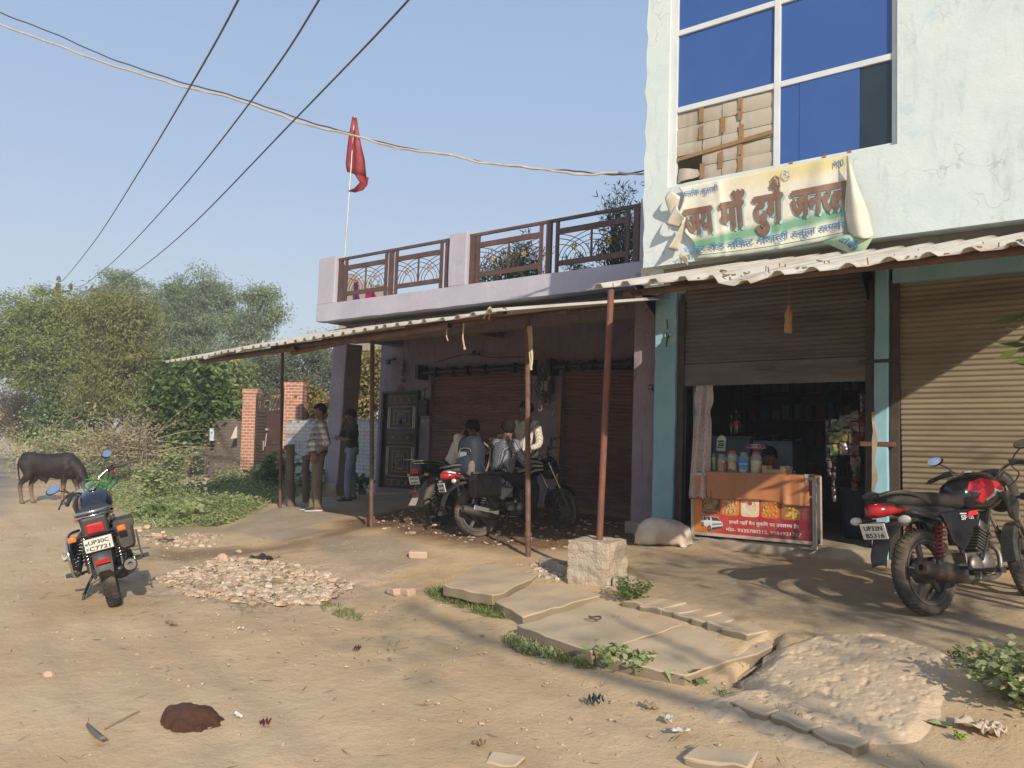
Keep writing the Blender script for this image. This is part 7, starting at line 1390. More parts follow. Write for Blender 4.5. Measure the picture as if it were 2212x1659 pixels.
    if tail == 'square':
        B_(shell([(-.44, .755, .07, .05), (-.36, .76, .095, .06), (-.15, .755, .12, .055), (.1, .745, .12, .05), (.28, .73, .105, .05)], 16, 3), 'tail_cowl', paint, smooth=45)
        m = MB(); m.cbox((-.445, 0, .745), (.05, .135, .085)); tl = B_(m, 'tail_light', M_REDL, bevel=.015)
        m = MB(); m.cbox((-.43, 0, .76), (.045, .20, .16)); B_(m, 'lamp_surround', M_DPL, tl, bevel=.02)
    else:
        B_(shell([(-.46, .80, .035, .015), (-.40, .795, .07, .04), (-.2, .77, .10, .06), (.05, .745, .115, .065), (.3, .72, .11, .06)], 16, 3), 'tail_cowl', M_PNT if tailc is None else tailc, smooth=45)
        m = shell([(-.485, .755, .03, .03), (-.45, .76, .075, .055), (-.38, .76, .095, .05), (-.26, .76, .105, .03), (-.2, .76, .105, .012)], 14, 2.4); B_(m, 'tail_light', M_REDL, smooth=45)
    # rear mudguard, plate, lamps
    m = MB(); pp = [(.12, .64), (-.1, .675), (-.28, .64), (-.40, .56), (-.46, .44), (-.47, .36)]; 
    m.loft([[Vector((x, -w_, z)), Vector((x+.0, -w_*.6, z+.03)), Vector((x, w_*.6, z+.03)), Vector((x, w_, z)), Vector((x+.012, w_*.6, z+.018)), Vector((x+.012, -w_*.6, z+.018))] for (x, z), w_ in zip(pp, (.07, .075, .075, .075, .07, .06))]); mg = B_(m, 'rear_mudguard', M_DPL, smooth=40)
    if tail == 'square': m = MB(); m.cbox((-.492, 0, .47), (.008, .11, .035)); B_(m, 'reflector', M_REDL, mg)
    PM = Matrix.Translation((-.475, 0, .615)) @ Matrix.Rotation(R_(-14), 4, 'Y') @ Matrix(((0, 0, -1, 0), (-1, 0, 0, 0), (0, 1, 0, 0), (0, 0, 0, 1)))
    m = MB(); m.box((-.102, -.056, -.004), (.102, .056, .004), PM); np_ = B_(m, 'number_plate', M_PLT, bevel=.003)
    m = MB(); m.box((-.109, -.063, -.009), (.109, .063, -.0045), PM); B_(m, 'plate_frame', M_DPL, np_)
    m = MB(); plate_text(m, [((plate[0],), -.074, .008, .046, .152), ((plate[1],), -.074, -.044, .046, .152)], lambda x, y, k: PM @ Vector((x, y, .0046+k))); B_(m, 'plate_lettering', M_INK, np_)
    for s in (-1, 1):
        m = MB(); m.tube([(-.36, s*.06, .69), (-.39, s*.16, .69)], .011, 8); m.ell((-.395, s*.17, .69), (.02, .01, .015), n=8, m=6) if tail != 'square' else None; si = B_(m, 'indicator', M_DPL, smooth=50)
        m = MB(); m.cbox((-.405, s*.18, .69), (.04, .065, .045)) if tail == 'square' else m.ell((-.40, s*.20, .69), (.028, .05, .03), n=14, m=8); B_(m, 'lens', M_AMB if tail == 'square' else M_CLR, si, bevel=.008, smooth=40)
    m = MB()
    if rack == 'rail':
        for z, x, r in ((.875, -.44, .012), (.84, -.42, .009)): m.tube(bez([(.0, .135, .80), (-.12, .145, z-.02), (x+.08, .12, z), (x, .06, z+.005), (x, -.06, z+.005), (x+.08, -.12, z), (-.12, -.145, z-.02), (.0, -.135, .80)], 5), r, 8)
        for s in (-1, 1): m.tube([(-.3, s*.12, .86), (-.26, s*.1, .75)], .008, 6)
        for y in (-.04, .04): m.tube([(-.43, y, .87), (-.34, y, .845)], .008, 6)
        B_(m, 'grab_rail', M_CHR, smooth=50)
    else:
        for s in (-1, 1): m.tube(bez([(.0, s*.125, .80), (-.15, s*.13, .86), (-.32, s*.11, .885), (-.46, s*.06, .86)], 4), .016, 8)
        m.tube([(-.46, -.06, .86), (-.46, .06, .86)], .016, 8); B_(m, 'grab_rail', M_DPL, smooth=50)
    # steering group
    def S_(m, n, mt, p=rt, **k): return xf(m, SM).build(n, mt, p, world=False, **k)
    m = MB()
    for s in (-1, 1): m.tube([(.985, s*.095, .90), (1.255, s*.095, .32)], .017, 10)
    fk = S_(m, 'front_fork', M_CHR, smooth=50); m = MB()
    for s in (-1, 1): m.tube([(1.14, s*.095, .57), (1.262, s*.095, .30)], .026, 10)
    S_(m, 'fork_slider', M_ALY, fk, smooth=50)
    m = MB(); a0 = [R_(d) for d in range(35, 176, 14)]; m.loft([[Vector((1.27+rr*math.cos(a), y, .295+rr*math.sin(a))) for y, rr in ((-.062, .30), (-.045, .335), (.045, .335), (.062, .30), (.045, .325), (-.045, .325))] for a in a0]); S_(m, 'front_mudguard', paint if fair else M_DPL, smooth=40)
    m = MB(); m.ell((1.10, 0, .80), (.10, .10, .095), n=18, m=10); m.cbox((1.0, 0, .86), (.06, .16, .05)); hl = S_(m, 'headlight', M_DPL, smooth=50); m = MB(); m.ell((1.165, 0, .795), (.04, .085, .08), n=18, m=8); S_(m, 'headlight_lens', M_CLR, hl, smooth=50)
    if fair: S_(shell([(1.19, .80, .10, .04), (1.14, .86, .125, .10), (1.05, .90, .13, .115), (.99, .93, .115, .08)], 16, 2.5), 'front_fairing', paint, smooth=45)
    else: S_(shell([(1.2, .82, .11, .04), (1.14, .88, .14, .10), (1.06, .94, .14, .10), (1.0, 1.0, .11, .05)], 16, 2.5), 'front_fairing', M_DPL, smooth=45)
    m = MB(); hb = bez([(.80, .37, 1.02), (.86, .26, 1.055), (.93, .14, 1.03), (.95, .06, .97), (.95, -.06, .97), (.93, -.14, 1.03), (.86, -.26, 1.055), (.80, -.37, 1.02)], 5); m.tube(hb, .011, 8); hbar = S_(m, 'handlebar', M_CHR, smooth=50)
    for s in (-1, 1):
        m = MB(); m.tube([(.79, s*.385, 1.015), (.845, s*.28, 1.05)], .018, 10); m.cbox((.865, s*.25, 1.055), (.05, .06, .045)); g_ = S_(m, 'grip', M_DPL, hbar, smooth=50)
        m = MB(); m.tube(bez([(.90, s*.25, 1.06), (.905, s*.32, 1.05), (.86, s*.42, 1.02)], 3), .007, 6); m.ell((.857, s*.425, 1.018), (.01, .01, .01), n=8, m=5); S_(m, 'lever', M_DPL if muf is not M_MUF else M_DPL, hbar, smooth=50)
        m = MB(); m.tube(bez([(.90, s*.22, 1.06), (.91, s*.25, 1.11), (.90, s*.30, 1.15)], 3), .006, 6); Mm = Matrix.Translation((.90, s*.335, 1.185)) @ Matrix.Rotation(s*R_(-12), 4, 'Z') @ Matrix.Rotation(R_(20), 4, 'Y'); 
        m.lathe([(.001, -.004), (.05, -.002), (.053, .012), (.03, .03), (.001, .034)], Mm @ Matrix.Rotation(math.pi/2, 4, 'Y') @ Matrix.Diagonal((.72, 1.32, 1, 1)), 20); mi = S_(m, 'mirror', M_DPL, smooth=40)
        m = MB(); m.lathe([(.001, -.0075), (.0475, -.0075), (.0475, -.0045), (.001, -.0045)], Mm @ Matrix.Rotation(math.pi/2, 4, 'Y') @ Matrix.Diagonal((.72, 1.32, 1, 1)), 20); S_(m, 'mirror_glass', M_MIR, mi, smooth=40)
        m = MB(); m.tube([(1.04, s*.1, .80), (1.05, s*.17, .80)], .01, 6); si = S_(m, 'front_indicator', M_DPL); m = MB(); m.ell((1.05, s*.20, .80), (.03, .045, .03), n=12, m=8); S_(m, 'lens', M_AMB if tail == 'square' else M_DPL, si, smooth=50)
    if dials:
        for y in (-.055, .055):
            Dm = Matrix.Translation((.985, y, 1.0)) @ Matrix.Rotation(R_(-38), 4, 'Y'); m = MB(); m.lathe([(.03, -.06), (.056, -.02), (.058, .0), (.05, .004)], Dm, 18); di = S_(m, 'instrument_dial', M_DPL, smooth=40)
            m = MB(); m.lathe([(.052, .0045), (.058, .003), (.058, .008), (.052, .008)], Dm, 20, True); S_(m, 'dial_ring', M_CHR, di, smooth=40); m = MB(); m.lathe([(.001, .005), (.05, .005), (.05, .0065), (.001, .0065)], Dm, 18); S_(m, 'dial_face', M('dial face', (.30, .30, .29), (.20, .20, .2), 30, .25, 0), di)
    m = MB()
    for s in (-1, 1): m.tube(bez([(.88, s*.24, 1.05), (1.02, s*.2, .98), (1.0, s*.06, .86), (.8, s*.04, .8)], 4), .005, 5)
    B_(m, 'cables', M_DPL)
    return rt, SM, tank


# side decal as a raised patch following the tank: polygon in (x, z) pushed to the tank skin
def decal(root, name, poly, mat, side=-1, y0=.146, cx=.72, cz=.86, off=.0015):
    m = MB(); h = .0045; xs = np.arange(min(p[0] for p in poly), max(p[0] for p in poly), h); zs = np.arange(min(p[1] for p in poly), max(p[1] for p in poly), h); A, B_ = np.meshgrid(xs, zs); ok = inpoly(A+h/2, B_+h/2, poly)
    for x, z in ((x, z) for x0, z0 in zip(A[ok], B_[ok]) for x, z in ((x0, z0), (x0+h, z0), (x0+h, z0+h), (x0, z0+h))):
        if len(m.v) % 4 == 0: pass
        W = np.interp(x, (.46, .5, .6, .72, .84, .93, .97), (.07, .105, .135, .145, .13, .09, .05)); H = np.interp(x, (.46, .5, .6, .72, .84, .93, .97), (.05, .085, .115, .13, .12, .085, .05)); Z = np.interp(x, (.46, .5, .6, .72, .84, .93, .97), (.83, .84, .85, .86, .865, .855, .845))
        t = min(.98, abs(z-Z)/H); m.v.append((x, side*(W*(1-t**2.4)**(1/2.4)+off), z))
    m.f = [[i, i+1, i+2, i+3] for i in range(0, len(m.v), 4)]; m.m = [0]*len(m.f); return m.build(name, mat, root, world=False)
cC = at(250, 1308, 0.0); cC.z = gz1(cC.x, cC.y)+.0
C, SMc, tkC = motorcycle('black motorcycle with amber indicators and canvas pannier parked on the open road', tuple(cC), 153, -14, 44, M_NVY, 'rail', 'square', ('UP30C', 'C7721'))
# saree guard, pannier bag and tinsel of the road motorcycle
m = MB(); m.tube(bez([(.12, .15, .70), (-.12, .22, .70), (-.26, .235, .60), (-.27, .235, .46), (-.16, .23, .36), (.08, .2, .34)], 6), .013, 8); m.build('saree_guard', M_CHR, C, world=False, smooth=50)
m = MB(); m.prism([(.02, .14, .66), (-.20, .20, .66), (-.25, .21, .56), (-.22, .21, .42), (-.05, .19, .36), (.04, .16, .42)], (0, .02, 0)); m.build('guard_plate', M_NVY, C, world=False, bevel=.01)
m = shell([(.18, .60, .05, .10, -.18), (.1, .60, .07, .125, -.195), (-.12, .60, .075, .13, -.20), (-.22, .60, .07, .12, -.20), (-.25, .60, .05, .10, -.195)], 14, 4); jit(m, .02, 4, 7); bag = m.build('pannier_bag', M('dusty black canvas', (.05, .048, .042), (.075, .07, .06), 6, .9, .4, 60, dirt=(.16, .13, .095), da=.5), C, world=False, smooth=45)
m = MB(); m.box((-.25, -.28, .655), (.17, -.12, .735)); jit(m, .015, 2, 8); m.build('bag_flap', bpy.data.materials['dusty black canvas'], bag, world=False, bevel=.02)
m = MB(); m.box((-.2, -.29, .42), (-.17, -.275, .62)); m.box((-.21, -.295, .39), (-.16, -.28, .43)); m.build('bag_strap', M_DPL, bag, world=False)
m = MB(); r2 = random.Random(2)
for i in range(130): p = Vector((.93+r2.gauss(0, .035), r2.gauss(-.06, .06), 1.0+r2.gauss(0, .035))); d = Vector((r2.gauss(0, 1), r2.gauss(0, 1), r2.gauss(0, 1))).normalized()*.04; e = d.orthogonal().normalized()*.006; m.mi = 0 if i % 4 else 1; m.add([p-e, p+e, p+d+e, p+d-e], [(0, 1, 2, 3)])
m.build('tinsel_garland', [M('green tinsel', (.02, .20, .07), (.05, .35, .12), 60, .3, 0, metal=.4), M('gold tinsel', (.55, .42, .18), r=.3, b=0, metal=.6)], C, world=False)
m = MB(); m.tube(bez([(.86, -.27, 1.075), (.85, -.28, 1.03), (.86, -.275, 1.0), (.87, -.27, 1.06)], 4), .006, 5); xf(m, SMc).build('red_thread', M('red orange thread', (.55, .07, .02), r=.8, b=0), C, world=False)
m = MB(); m.mi = 0; PMc = Matrix.Translation((-.475, 0, .615)) @ Matrix.Rotation(R_(-14), 4, 'Y') @ Matrix(((0, 0, -1, 0), (-1, 0, 0, 0), (0, 1, 0, 0), (0, 0, 0, 1))); m.lathe([(.001, .0045), (.011, .0045), (.011, .0055), (.001, .0055)], PMc @ Matrix.Translation((-.086, .015, 0)), 12); m.box((-.091, -.04, .0045), (-.08, -.018, .0055), PMc); m.build('plate_emblem', M('plate blue', (.10, .22, .42), r=.5, b=0), C, world=False)
# two motorcycles on the porch
gB = .262; cB = at(1032, 1160, gB); BK, SMb, tkB = motorcycle('motorcycle with cream and navy tank stripes and a black side box', tuple(cB), 64, -5, 22, M_NVY, 'bar', 'wedge', ('UP30', '6063'), tailc=M('silver grey panel', (.26, .26, .25), (.2, .2, .19), 5, .35, 0, metal=.4, dirt=(.2, .16, .12), da=.4))
M_CRM = M('cream stripe', (.50, .33, .20), (.44, .29, .17), 9, .35, 0); M_SIL = M('silver stripe', (.38, .37, .34), (.32, .31, .29), 9, .3, 0, metal=.4)
decal(BK, 'silver_stripe', [(.56, .93), (.70, .955), (.90, .93), (.92, .89), (.75, .91), (.60, .89)], M_SIL)
decal(BK, 'cream_stripe', [(.50, .80), (.60, .83), (.74, .885), (.92, .88), (.91, .855), (.75, .86), (.62, .80), (.51, .775)], M_CRM)
decal(BK, 'cream_stripe', [(.55, .76), (.64, .775), (.78, .825), (.93, .835), (.92, .815), (.78, .80), (.66, .752), (.57, .745)], M_CRM)
m = MB(); m.prism([(.14, -.137, .70), (.30, -.138, .70), (.47, -.142, .72), (.47, -.142, .70), (.32, -.138, .675), (.15, -.137, .68)], (0, -.004, 0)); m.build('cream_stripe', M_CRM, BK, world=False)
m = shell([(.20, .64, .06, .125, -.22), (.18, .63, .085, .15, -.235), (-.16, .63, .085, .15, -.235), (-.18, .64, .06, .125, -.22)], 16, 5); sb = m.build('side_box', M('black dusty box', (.025, .024, .022), (.04, .037, .033), 6, .45, .1, dirt=(.13, .105, .075), da=.45, spec=.5), BK, world=False, smooth=40)
m = MB(); m.box((-.2, -.335, .765), (.22, -.135, .795)); m.tube(bez([(-.12, -.33, .73), (-.07, -.335, .70), (-.04, -.335, .60), (.0, -.335, .57), (.05, -.335, .60), (.08, -.335, .70), (.14, -.33, .73)], 5), .009, 6); m.box((-.005, -.328, .48), (.01, -.32, .57)); m.build('box_lid', bpy.data.materials['black dusty box'], sb, world=False, bevel=.008)
cA = at(953, 1131, .285); A_, SMa, tkA = motorcycle('dark motorcycle with a chrome luggage rail parked behind the striped one', tuple(cA), 84, -4, 12, M_PNT, 'rail', 'square', ('UP30', 'AA4707'))
m = MB(); m.box((-.56, -.09, .895), (-.42, .09, .905)); m.build('rail_plate', M_CHR, A_, world=False, bevel=.003)
m = shell([(.14, .56, .05, .14, -.2), (.0, .55, .08, .17, -.21), (-.12, .56, .05, .14, -.2)], 12, 4); jit(m, .02, 3, 8); m.build('side_bag', bpy.data.materials['dusty black canvas'], A_, world=False, smooth=45)
m = MB(); m.prism([(-.47, -.06, .38), (-.47, .06, .38), (-.53, .07, .28), (-.53, -.07, .28)], (.01, 0, .004)); m.build('mud_flap', M('pale mud flap', (.38, .34, .27), (.30, .26, .2), 6, .8), A_, world=False)
# sporty motorcycle at the right edge
cD = at(2010, 1340, .225); cD.z = gz1(cD.x, cD.y)
DK_, SMd, tkD = motorcycle('sporty black motorcycle with red tank flashes and red shock springs by the closed shutter', tuple(cD), 63, -8, 14, M_PNT, 'bar', 'wedge', ('UP32N', 'B5316'), muf=M('rusty black muffler', (.04, .036, .033), (.07, .055, .045), 6, .5, .1, metal=.4, dirt=(.26, .13, .07), da=.6, ds=5), spring=M_SPR, dials=False, fair=False)
M_RED = M('red decal', (.56, .015, .03), (.5, .012, .025), 9, .25, 0, spec=.6); M_WHT = M('white decal', (.62, .6, .57), r=.35, b=0)
decal(DK_, 'red_flash', [(.50, .865), (.55, .92), (.66, .945), (.92, .89), (.94, .858), (.76, .872), (.71, .835), (.62, .785), (.55, .80), (.60, .845)], M_RED)
decal(DK_, 'white_flash', [(.92, .853), (.74, .872), (.72, .85), (.64, .805), (.66, .80), (.735, .83), (.76, .855), (.92, .838)], M_WHT)
m = MB(); m.prism([(.42, -.142, .735), (.52, -.142, .745), (.50, -.142, .715), (.40, -.142, .705)], (0, -.004, 0)); m.build('red_flash', M_RED, DK_, world=False)
m = MB(); m.prism([(.30, -.142, .715), (.52, -.142, .71), (.50, -.142, .70), (.30, -.142, .705)], (0, -.004, 0)); put_text(m, ('SP',), lambda x, y, k: Vector((.30+x, -.1475-k, .665+y)), .045, .075, bold=.03); put_text(m, ('125',), lambda x, y, k: Vector((.385+x, -.1475-k, .668+y)), .03, .06, bold=.01); m.build('panel_lettering', M_WHT, DK_, world=False)
m = MB(); m.prism([(.80, -.135, .86), (.95, -.13, .87), (1.08, -.12, .78), (1.02, -.12, .62), (.92, -.13, .66), (.86, -.135, .78)], (0, -.02, 0)); m.prism([(.80, .135, .86), (.95, .13, .87), (1.08, .12, .78), (1.02, .12, .62), (.92, .13, .66), (.86, .135, .78)], (0, .02, 0)); m.build('tank_shroud', M_DPL, DK_, world=False, bevel=.012)
for o in list(DK_.children):
    if o.name.split('.')[0] in ('fuel_tank', 'red_flash', 'white_flash'): o.scale = (1.14, 1.12, 1.2) ; o.location = (.70*(1-1.14), 0, .80*(1-1.2))
# ------------------------------------------------------------------ people and the young bull: shapes fused by a voxel remesh into one continuous skin
def fuse(m, name, mat, parent, vox, smooth=4, wr=0, ws=.05, fac=.5, world=False, rx=None):
    me = bpy.data.meshes.new('tmp'); me.from_pydata(m.v, [], m.f); o = bpy.data.objects.new('tmp', me); COL.objects.link(o)
    r = o.modifiers.new('r', 'REMESH'); r.mode = 'VOXEL'; r.voxel_size = vox
    if smooth: s = o.modifiers.new('s', 'SMOOTH'); s.iterations = smooth; s.factor = fac
    if wr:
        t = bpy.data.textures.new('w', 'CLOUDS'); t.noise_scale = ws; t.noise_depth = 2; d = o.modifiers.new('d', 'DISPLACE'); d.texture = t; d.strength = wr; d.mid_level = .5; d.texture_coords = 'LOCAL'
    bpy.context.view_layer.update(); n = bpy.data.meshes.new_from_object(o.evaluated_get(bpy.context.evaluated_depsgraph_get())); bpy.data.objects.remove(o); bpy.data.meshes.remove(me)
    n.name = name; n.materials.clear(); n.materials.append(mat); n.polygons.foreach_set('use_smooth', [True]*len(n.polygons)); n.update()
    ob = bpy.data.objects.new(name, n); COL.objects.link(ob); ob.parent = parent; return ob
V = Vector
def limb(m, pts, rs, n=12):
    m.tube(bez(pts, 4), list(np.interp(np.linspace(0, len(pts)-1, 4*(len(pts)-1)+1), range(len(pts)), rs)), n)
    for p, r in zip(pts, rs): m.ell(p, (r, r, r), n=n, m=8)
def hand(m, w, d, n, curl=.35, s=1.0, thumb=1):
    """palm, four unequal bent fingers and a thumb; w wrist, d direction of the hand, n back-of-hand normal"""
    d = d.normalized(); n = (n-d*n.dot(d)).normalized(); t = d.cross(n); s = s*1.0
    T = Matrix((( d.x, t.x, n.x, w.x), (d.y, t.y, n.y, w.y), (d.z, t.z, n.z, w.z), (0, 0, 0, 1)))
    P = lambda x, y, z=0: T @ V((x*s, y*s, z*s))
    m.ell(P(.045, 0), (.052*s, .041*s, .018*s), T.to_3x3().to_4x4(), 12, 8); m.tube([P(-.02, 0), P(.03, 0)], [.024*s, .026*s], 10)
    for i, (y, L) in enumerate(((-.030, .070), (-.010, .080), (.011, .075), (.030, .058))):
        a = P(.082, y); c1 = curl*(.8+.1*i); b = a+(T.to_3x3() @ V((math.cos(c1), y*2.2, -math.sin(c1))))*L*.5*s; c2 = curl*2.1; c = b+(T.to_3x3() @ V((math.cos(c2), y*1.2, -math.sin(c2))))*L*.5*s
        m.tube([P(.06, y*.95), a, b, c], [.0105*s, .0105*s, .0095*s, .008*s], 8); m.ell(c, (.008*s,)*3, n=8, m=5)
    a = P(.02, -.034*thumb); b = P(.055, -.058*thumb, -.018); c = P(.082, -.056*thumb, -.034); m.tube([P(.005, -.018*thumb), a, b, c], [.014*s, .013*s, .0115*s, .009*s], 8); m.ell(c, (.009*s,)*3, n=8, m=5)
def head_m(c, yaw, pitch, roll=0): return Matrix.Translation(c) @ Euler((roll, pitch, yaw)).to_matrix().to_4x4()
SKIN = {}
def skin(c):
    if c not in SKIN: SKIN[c] = M('skin %d' % len(SKIN), c, tuple(x*.8 for x in c), 14, .55, .1, 60, spec=.35)
    return SKIN[c]
M_HAIR = M('black hair', (.012, .010, .009), (.022, .018, .015), 30, .85, .6, 60, st=(1, 1, .4), spec=.08); M_EYE = M('eye white', (.55, .52, .48), r=.2, b=0); M_IRI = M('dark iris', (.012, .008, .006), r=.15, b=0); M_LIP = M('lip', (.16, .06, .045), r=.5, b=0)
def head(m, T, w=1.0):
    R = T.to_3x3().to_4x4(); P = lambda x, y, z: T @ V((x*w, y*w, z*w))
    m.ell(P(-.005, 0, .02), (.098*w, .077*w, .10*w), R, 20, 14); m.ell(P(.022, 0, -.045), (.068*w, .058*w, .072*w), R, 16, 12); m.ell(P(.062, 0, -.092), (.026*w, .030*w, .022*w), R, 10, 8)
    m.tube([P(.088, 0, .028), P(.108, 0, -.012), P(.112, 0, -.022)], [.009*w, .013*w, .015*w], 10); m.ell(P(.094, .014, -.024), (.012*w, .010*w, .009*w), R, 8, 6); m.ell(P(.094, -.014, -.024), (.012*w, .010*w, .009*w), R, 8, 6)
    for s in (-1, 1):
        m.ell(P(-.008, s*.078, -.005), (.020*w, .010*w, .032*w), R, 10, 8); m.tube([P(.084, s*.012, .038), P(.078, s*.045, .040)], .008*w, 6); m.ell(P(.066, s*.042, -.02), (.022*w, .018*w, .02*w), R, 8, 6)
    m.ell(P(.088, 0, -.055), (.012*w, .024*w, .010*w), R, 10, 6)
def face_parts(t, body, T, w=1.0, hair='short', beard=False, moust=True, glasses=False):
    P = lambda x, y, z: T @ V((x*w, y*w, z*w)); R = T.to_3x3().to_4x4()
    for s in (-1, 1):
        m = MB(); m.ell(P(.078, s*.032, .016), (.012*w, .015*w, .009*w), R, 10, 8); e = m.build('eye', M_EYE, body, world=False, smooth=60); m = MB(); m.ell(P(.0875, s*.032, .016), (.004*w, .007*w, .0075*w), R, 8, 6); m.build('iris', M_IRI, e, world=False)
        m = MB(); m.tube([P(.092, s*.014, .040), P(.088, s*.035, .045), P(.076, s*.052, .039)], .0045*w, 6); m.build('eyebrow', M_HAIR, body, world=False)
    m = MB(); m.ell(P(.095, 0, -.058), (.008*w, .022*w, .0075*w), R, 10, 6); m.build('lips', M_LIP, body, world=False, smooth=60)
    m = MB(); m.ell(P(-.012, 0, .036), (.108*w, .087*w, .104*w), R, 28, 18)
    def keep(p): q = T.inverted() @ V(p); q = q/w; return q.z > .052-.9*max(0, -(q.x-.055))*1.25+(.0 if abs(q.y) < .06 else -.012) or q.x < -.055 and q.z > -.06
    f = [g for g in m.f if all(keep(m.v[i]) for i in g)]; m.f = f; m.m = m.m[:len(f)]; jit(m, .010*w, 3, 26); h = m.build('hair', M_HAIR, t, world=False, smooth=70); s = h.modifiers.new('s', 'SOLIDIFY'); s.thickness = .012; s.offset = -.3
    if moust: m = MB(); m.tube([P(.088, -.030, -.047), P(.102, -.012, -.040), P(.102, .012, -.040), P(.088, .030, -.047)], [.005*w, .009*w, .009*w, .005*w], 8); m.build('moustache', M_HAIR, body, world=False, smooth=60)
    if beard:
        m = MB(); m.ell(P(.026, 0, -.058), (.073*w, .066*w, .074*w), R, 22, 14); f = [g for g in m.f if all((lambda q: q.z < -.045+.55*max(0, .05-q.x) and not (q.x > .08 and q.z > -.072 and abs(q.y) < .028))((T.inverted() @ V(m.v[i]))/w) for i in g)]; m.f = f; m.m = m.m[:len(f)]; jit(m, .006, 5, 30); b = m.build('beard', M_HAIR, body, world=False, smooth=70); s = b.modifiers.new('s', 'SOLIDIFY'); s.thickness = .014; s.offset = 1
    if glasses:
        m = MB()
        for s in (-1, 1): m.lathe([(.019, -.002), (.022, -.002), (.022, .002), (.019, .002)], T @ Matrix.Translation((.098*w, s*.033*w, .014*w)) @ Matrix.Rotation(math.pi/2, 4, 'Y'), 16, True); m.tube([P(.098, s*.054, .018), P(.0, s*.082, .014)], .0025, 5)
        m.tube([P(.1, -.012, .018), P(.1, .012, .018)], .0025, 5); m.build('spectacles', M_BLK, t, world=False)
def shirt_mat(name, kind, a, b, c=None, px=.06):
    k = N(name); tc = k.new('ShaderNodeTexCoord'); sx = k.new('ShaderNodeSeparateXYZ'); k.l.new(tc.outputs['Object'], sx.inputs[0]); nz = k.noise(4, k.co(), 2)
    X = k.math('ADD', k.math('ADD', k.math('MULTIPLY', sx.outputs['Y'], .9), k.math('MULTIPLY', sx.outputs['X'], .75)), k.math('MULTIPLY', nz, px*.35)); Z = k.math('ADD', k.math('ADD', sx.outputs['Z'], k.math('MULTIPLY', sx.outputs['X'], .12)), k.math('MULTIPLY', nz, px*.35))
    fr = lambda s, p, w_: k.math('LESS_THAN', k.math('FRACT', k.math('DIVIDE', s, p)), w_)
    if kind == 'plaid':
        col = k.mix(k.math('MULTIPLY', fr(X, px, .45), .55), a, b); col = k.mix(k.math('MULTIPLY', fr(Z, px, .45), .6), col, b); col = k.mix(k.math('MULTIPLY', fr(k.math('ADD', X, .01), px*.5, .10), .7), col, c); col = k.mix(k.math('MULTIPLY', fr(k.math('ADD', Z, .012), px*.5, .10), .7), col, c)
    elif kind == 'check': col = k.mix(k.math('MULTIPLY', fr(X, px, .5), 1.0), a, b); col = k.mix(k.math('MULTIPLY', fr(Z, px, .5), .62), col, b)
    elif kind == 'stripe': col = k.mix(fr(X, px, .22), a, b)
    else: col = k.mix(k.ramp(k.noise(60, k.co(), 2), .5, .56), a, b)
    return k.done(k.mix(k.math('MULTIPLY', k.ramp(k.noise(4, k.co(), 5), .4, .7), .25), col, tuple(x*.6 for x in a)), .9, k.bump(k.noise(7, k.co(), 4), .35, .03), 0, .15)
def torso(m, hip, neck, yawv, w=.165, d=.115, belly=0, sh=None, shoulder_w=.2):
    """rings from the hem to the collar; yawv = side vector of the shoulders"""
    sp = bez([hip, hip.lerp(neck, .5)+V((belly*.35, 0, 0)), neck], 6); R = []; k = len(sp); prof = ((.98, 1.02), (1.0, 1.05), (1.0, 1.08), (.99, 1.08), (.97, 1.05), (.97, 1.02), (1.0, 1.02), (1.04, 1.04), (1.08, 1.05), (1.10, 1.02), (1.02, .92), (.72, .72), (.42, .52))
    for i, p in enumerate(sp):
        t = (sp[min(i+1, k-1)]-sp[max(i-1, 0)]).normalized(); y = (yawv-t*yawv.dot(t)).normalized(); x = y.cross(t); a, b = prof[i]; bel = belly*math.exp(-((i-3)/3)**2); R.append([p+y*(w*a*math.cos(q))+x*((d*b+bel*.6)*math.sin(q)+bel*.4) for q in [2*math.pi*j/20 for j in range(20)]])
    m.loft(R)
def shoe(m, an, fwd, L=.27, h=.075):
    f = V((fwd.x, fwd.y, 0)).normalized(); s = V((-f.y, f.x, 0)); b = an-f*.075; b.z = 0
    m.loft([[V((b+f*(L*t)+s*(w_*math.cos(q))).to_tuple()[:2]+(max(.0, z0+hh*math.sin(q)),)) for q in [2*math.pi*j/14 for j in range(14)]] for t, w_, z0, hh in ((.0, .028, .035, .034), (.08, .036, .045, .045), (.3, .04, .045, .05), (.5, .045, .035, .038), (.75, .048, .026, .028), (.93, .035, .02, .02), (1, .012, .016, .012))])
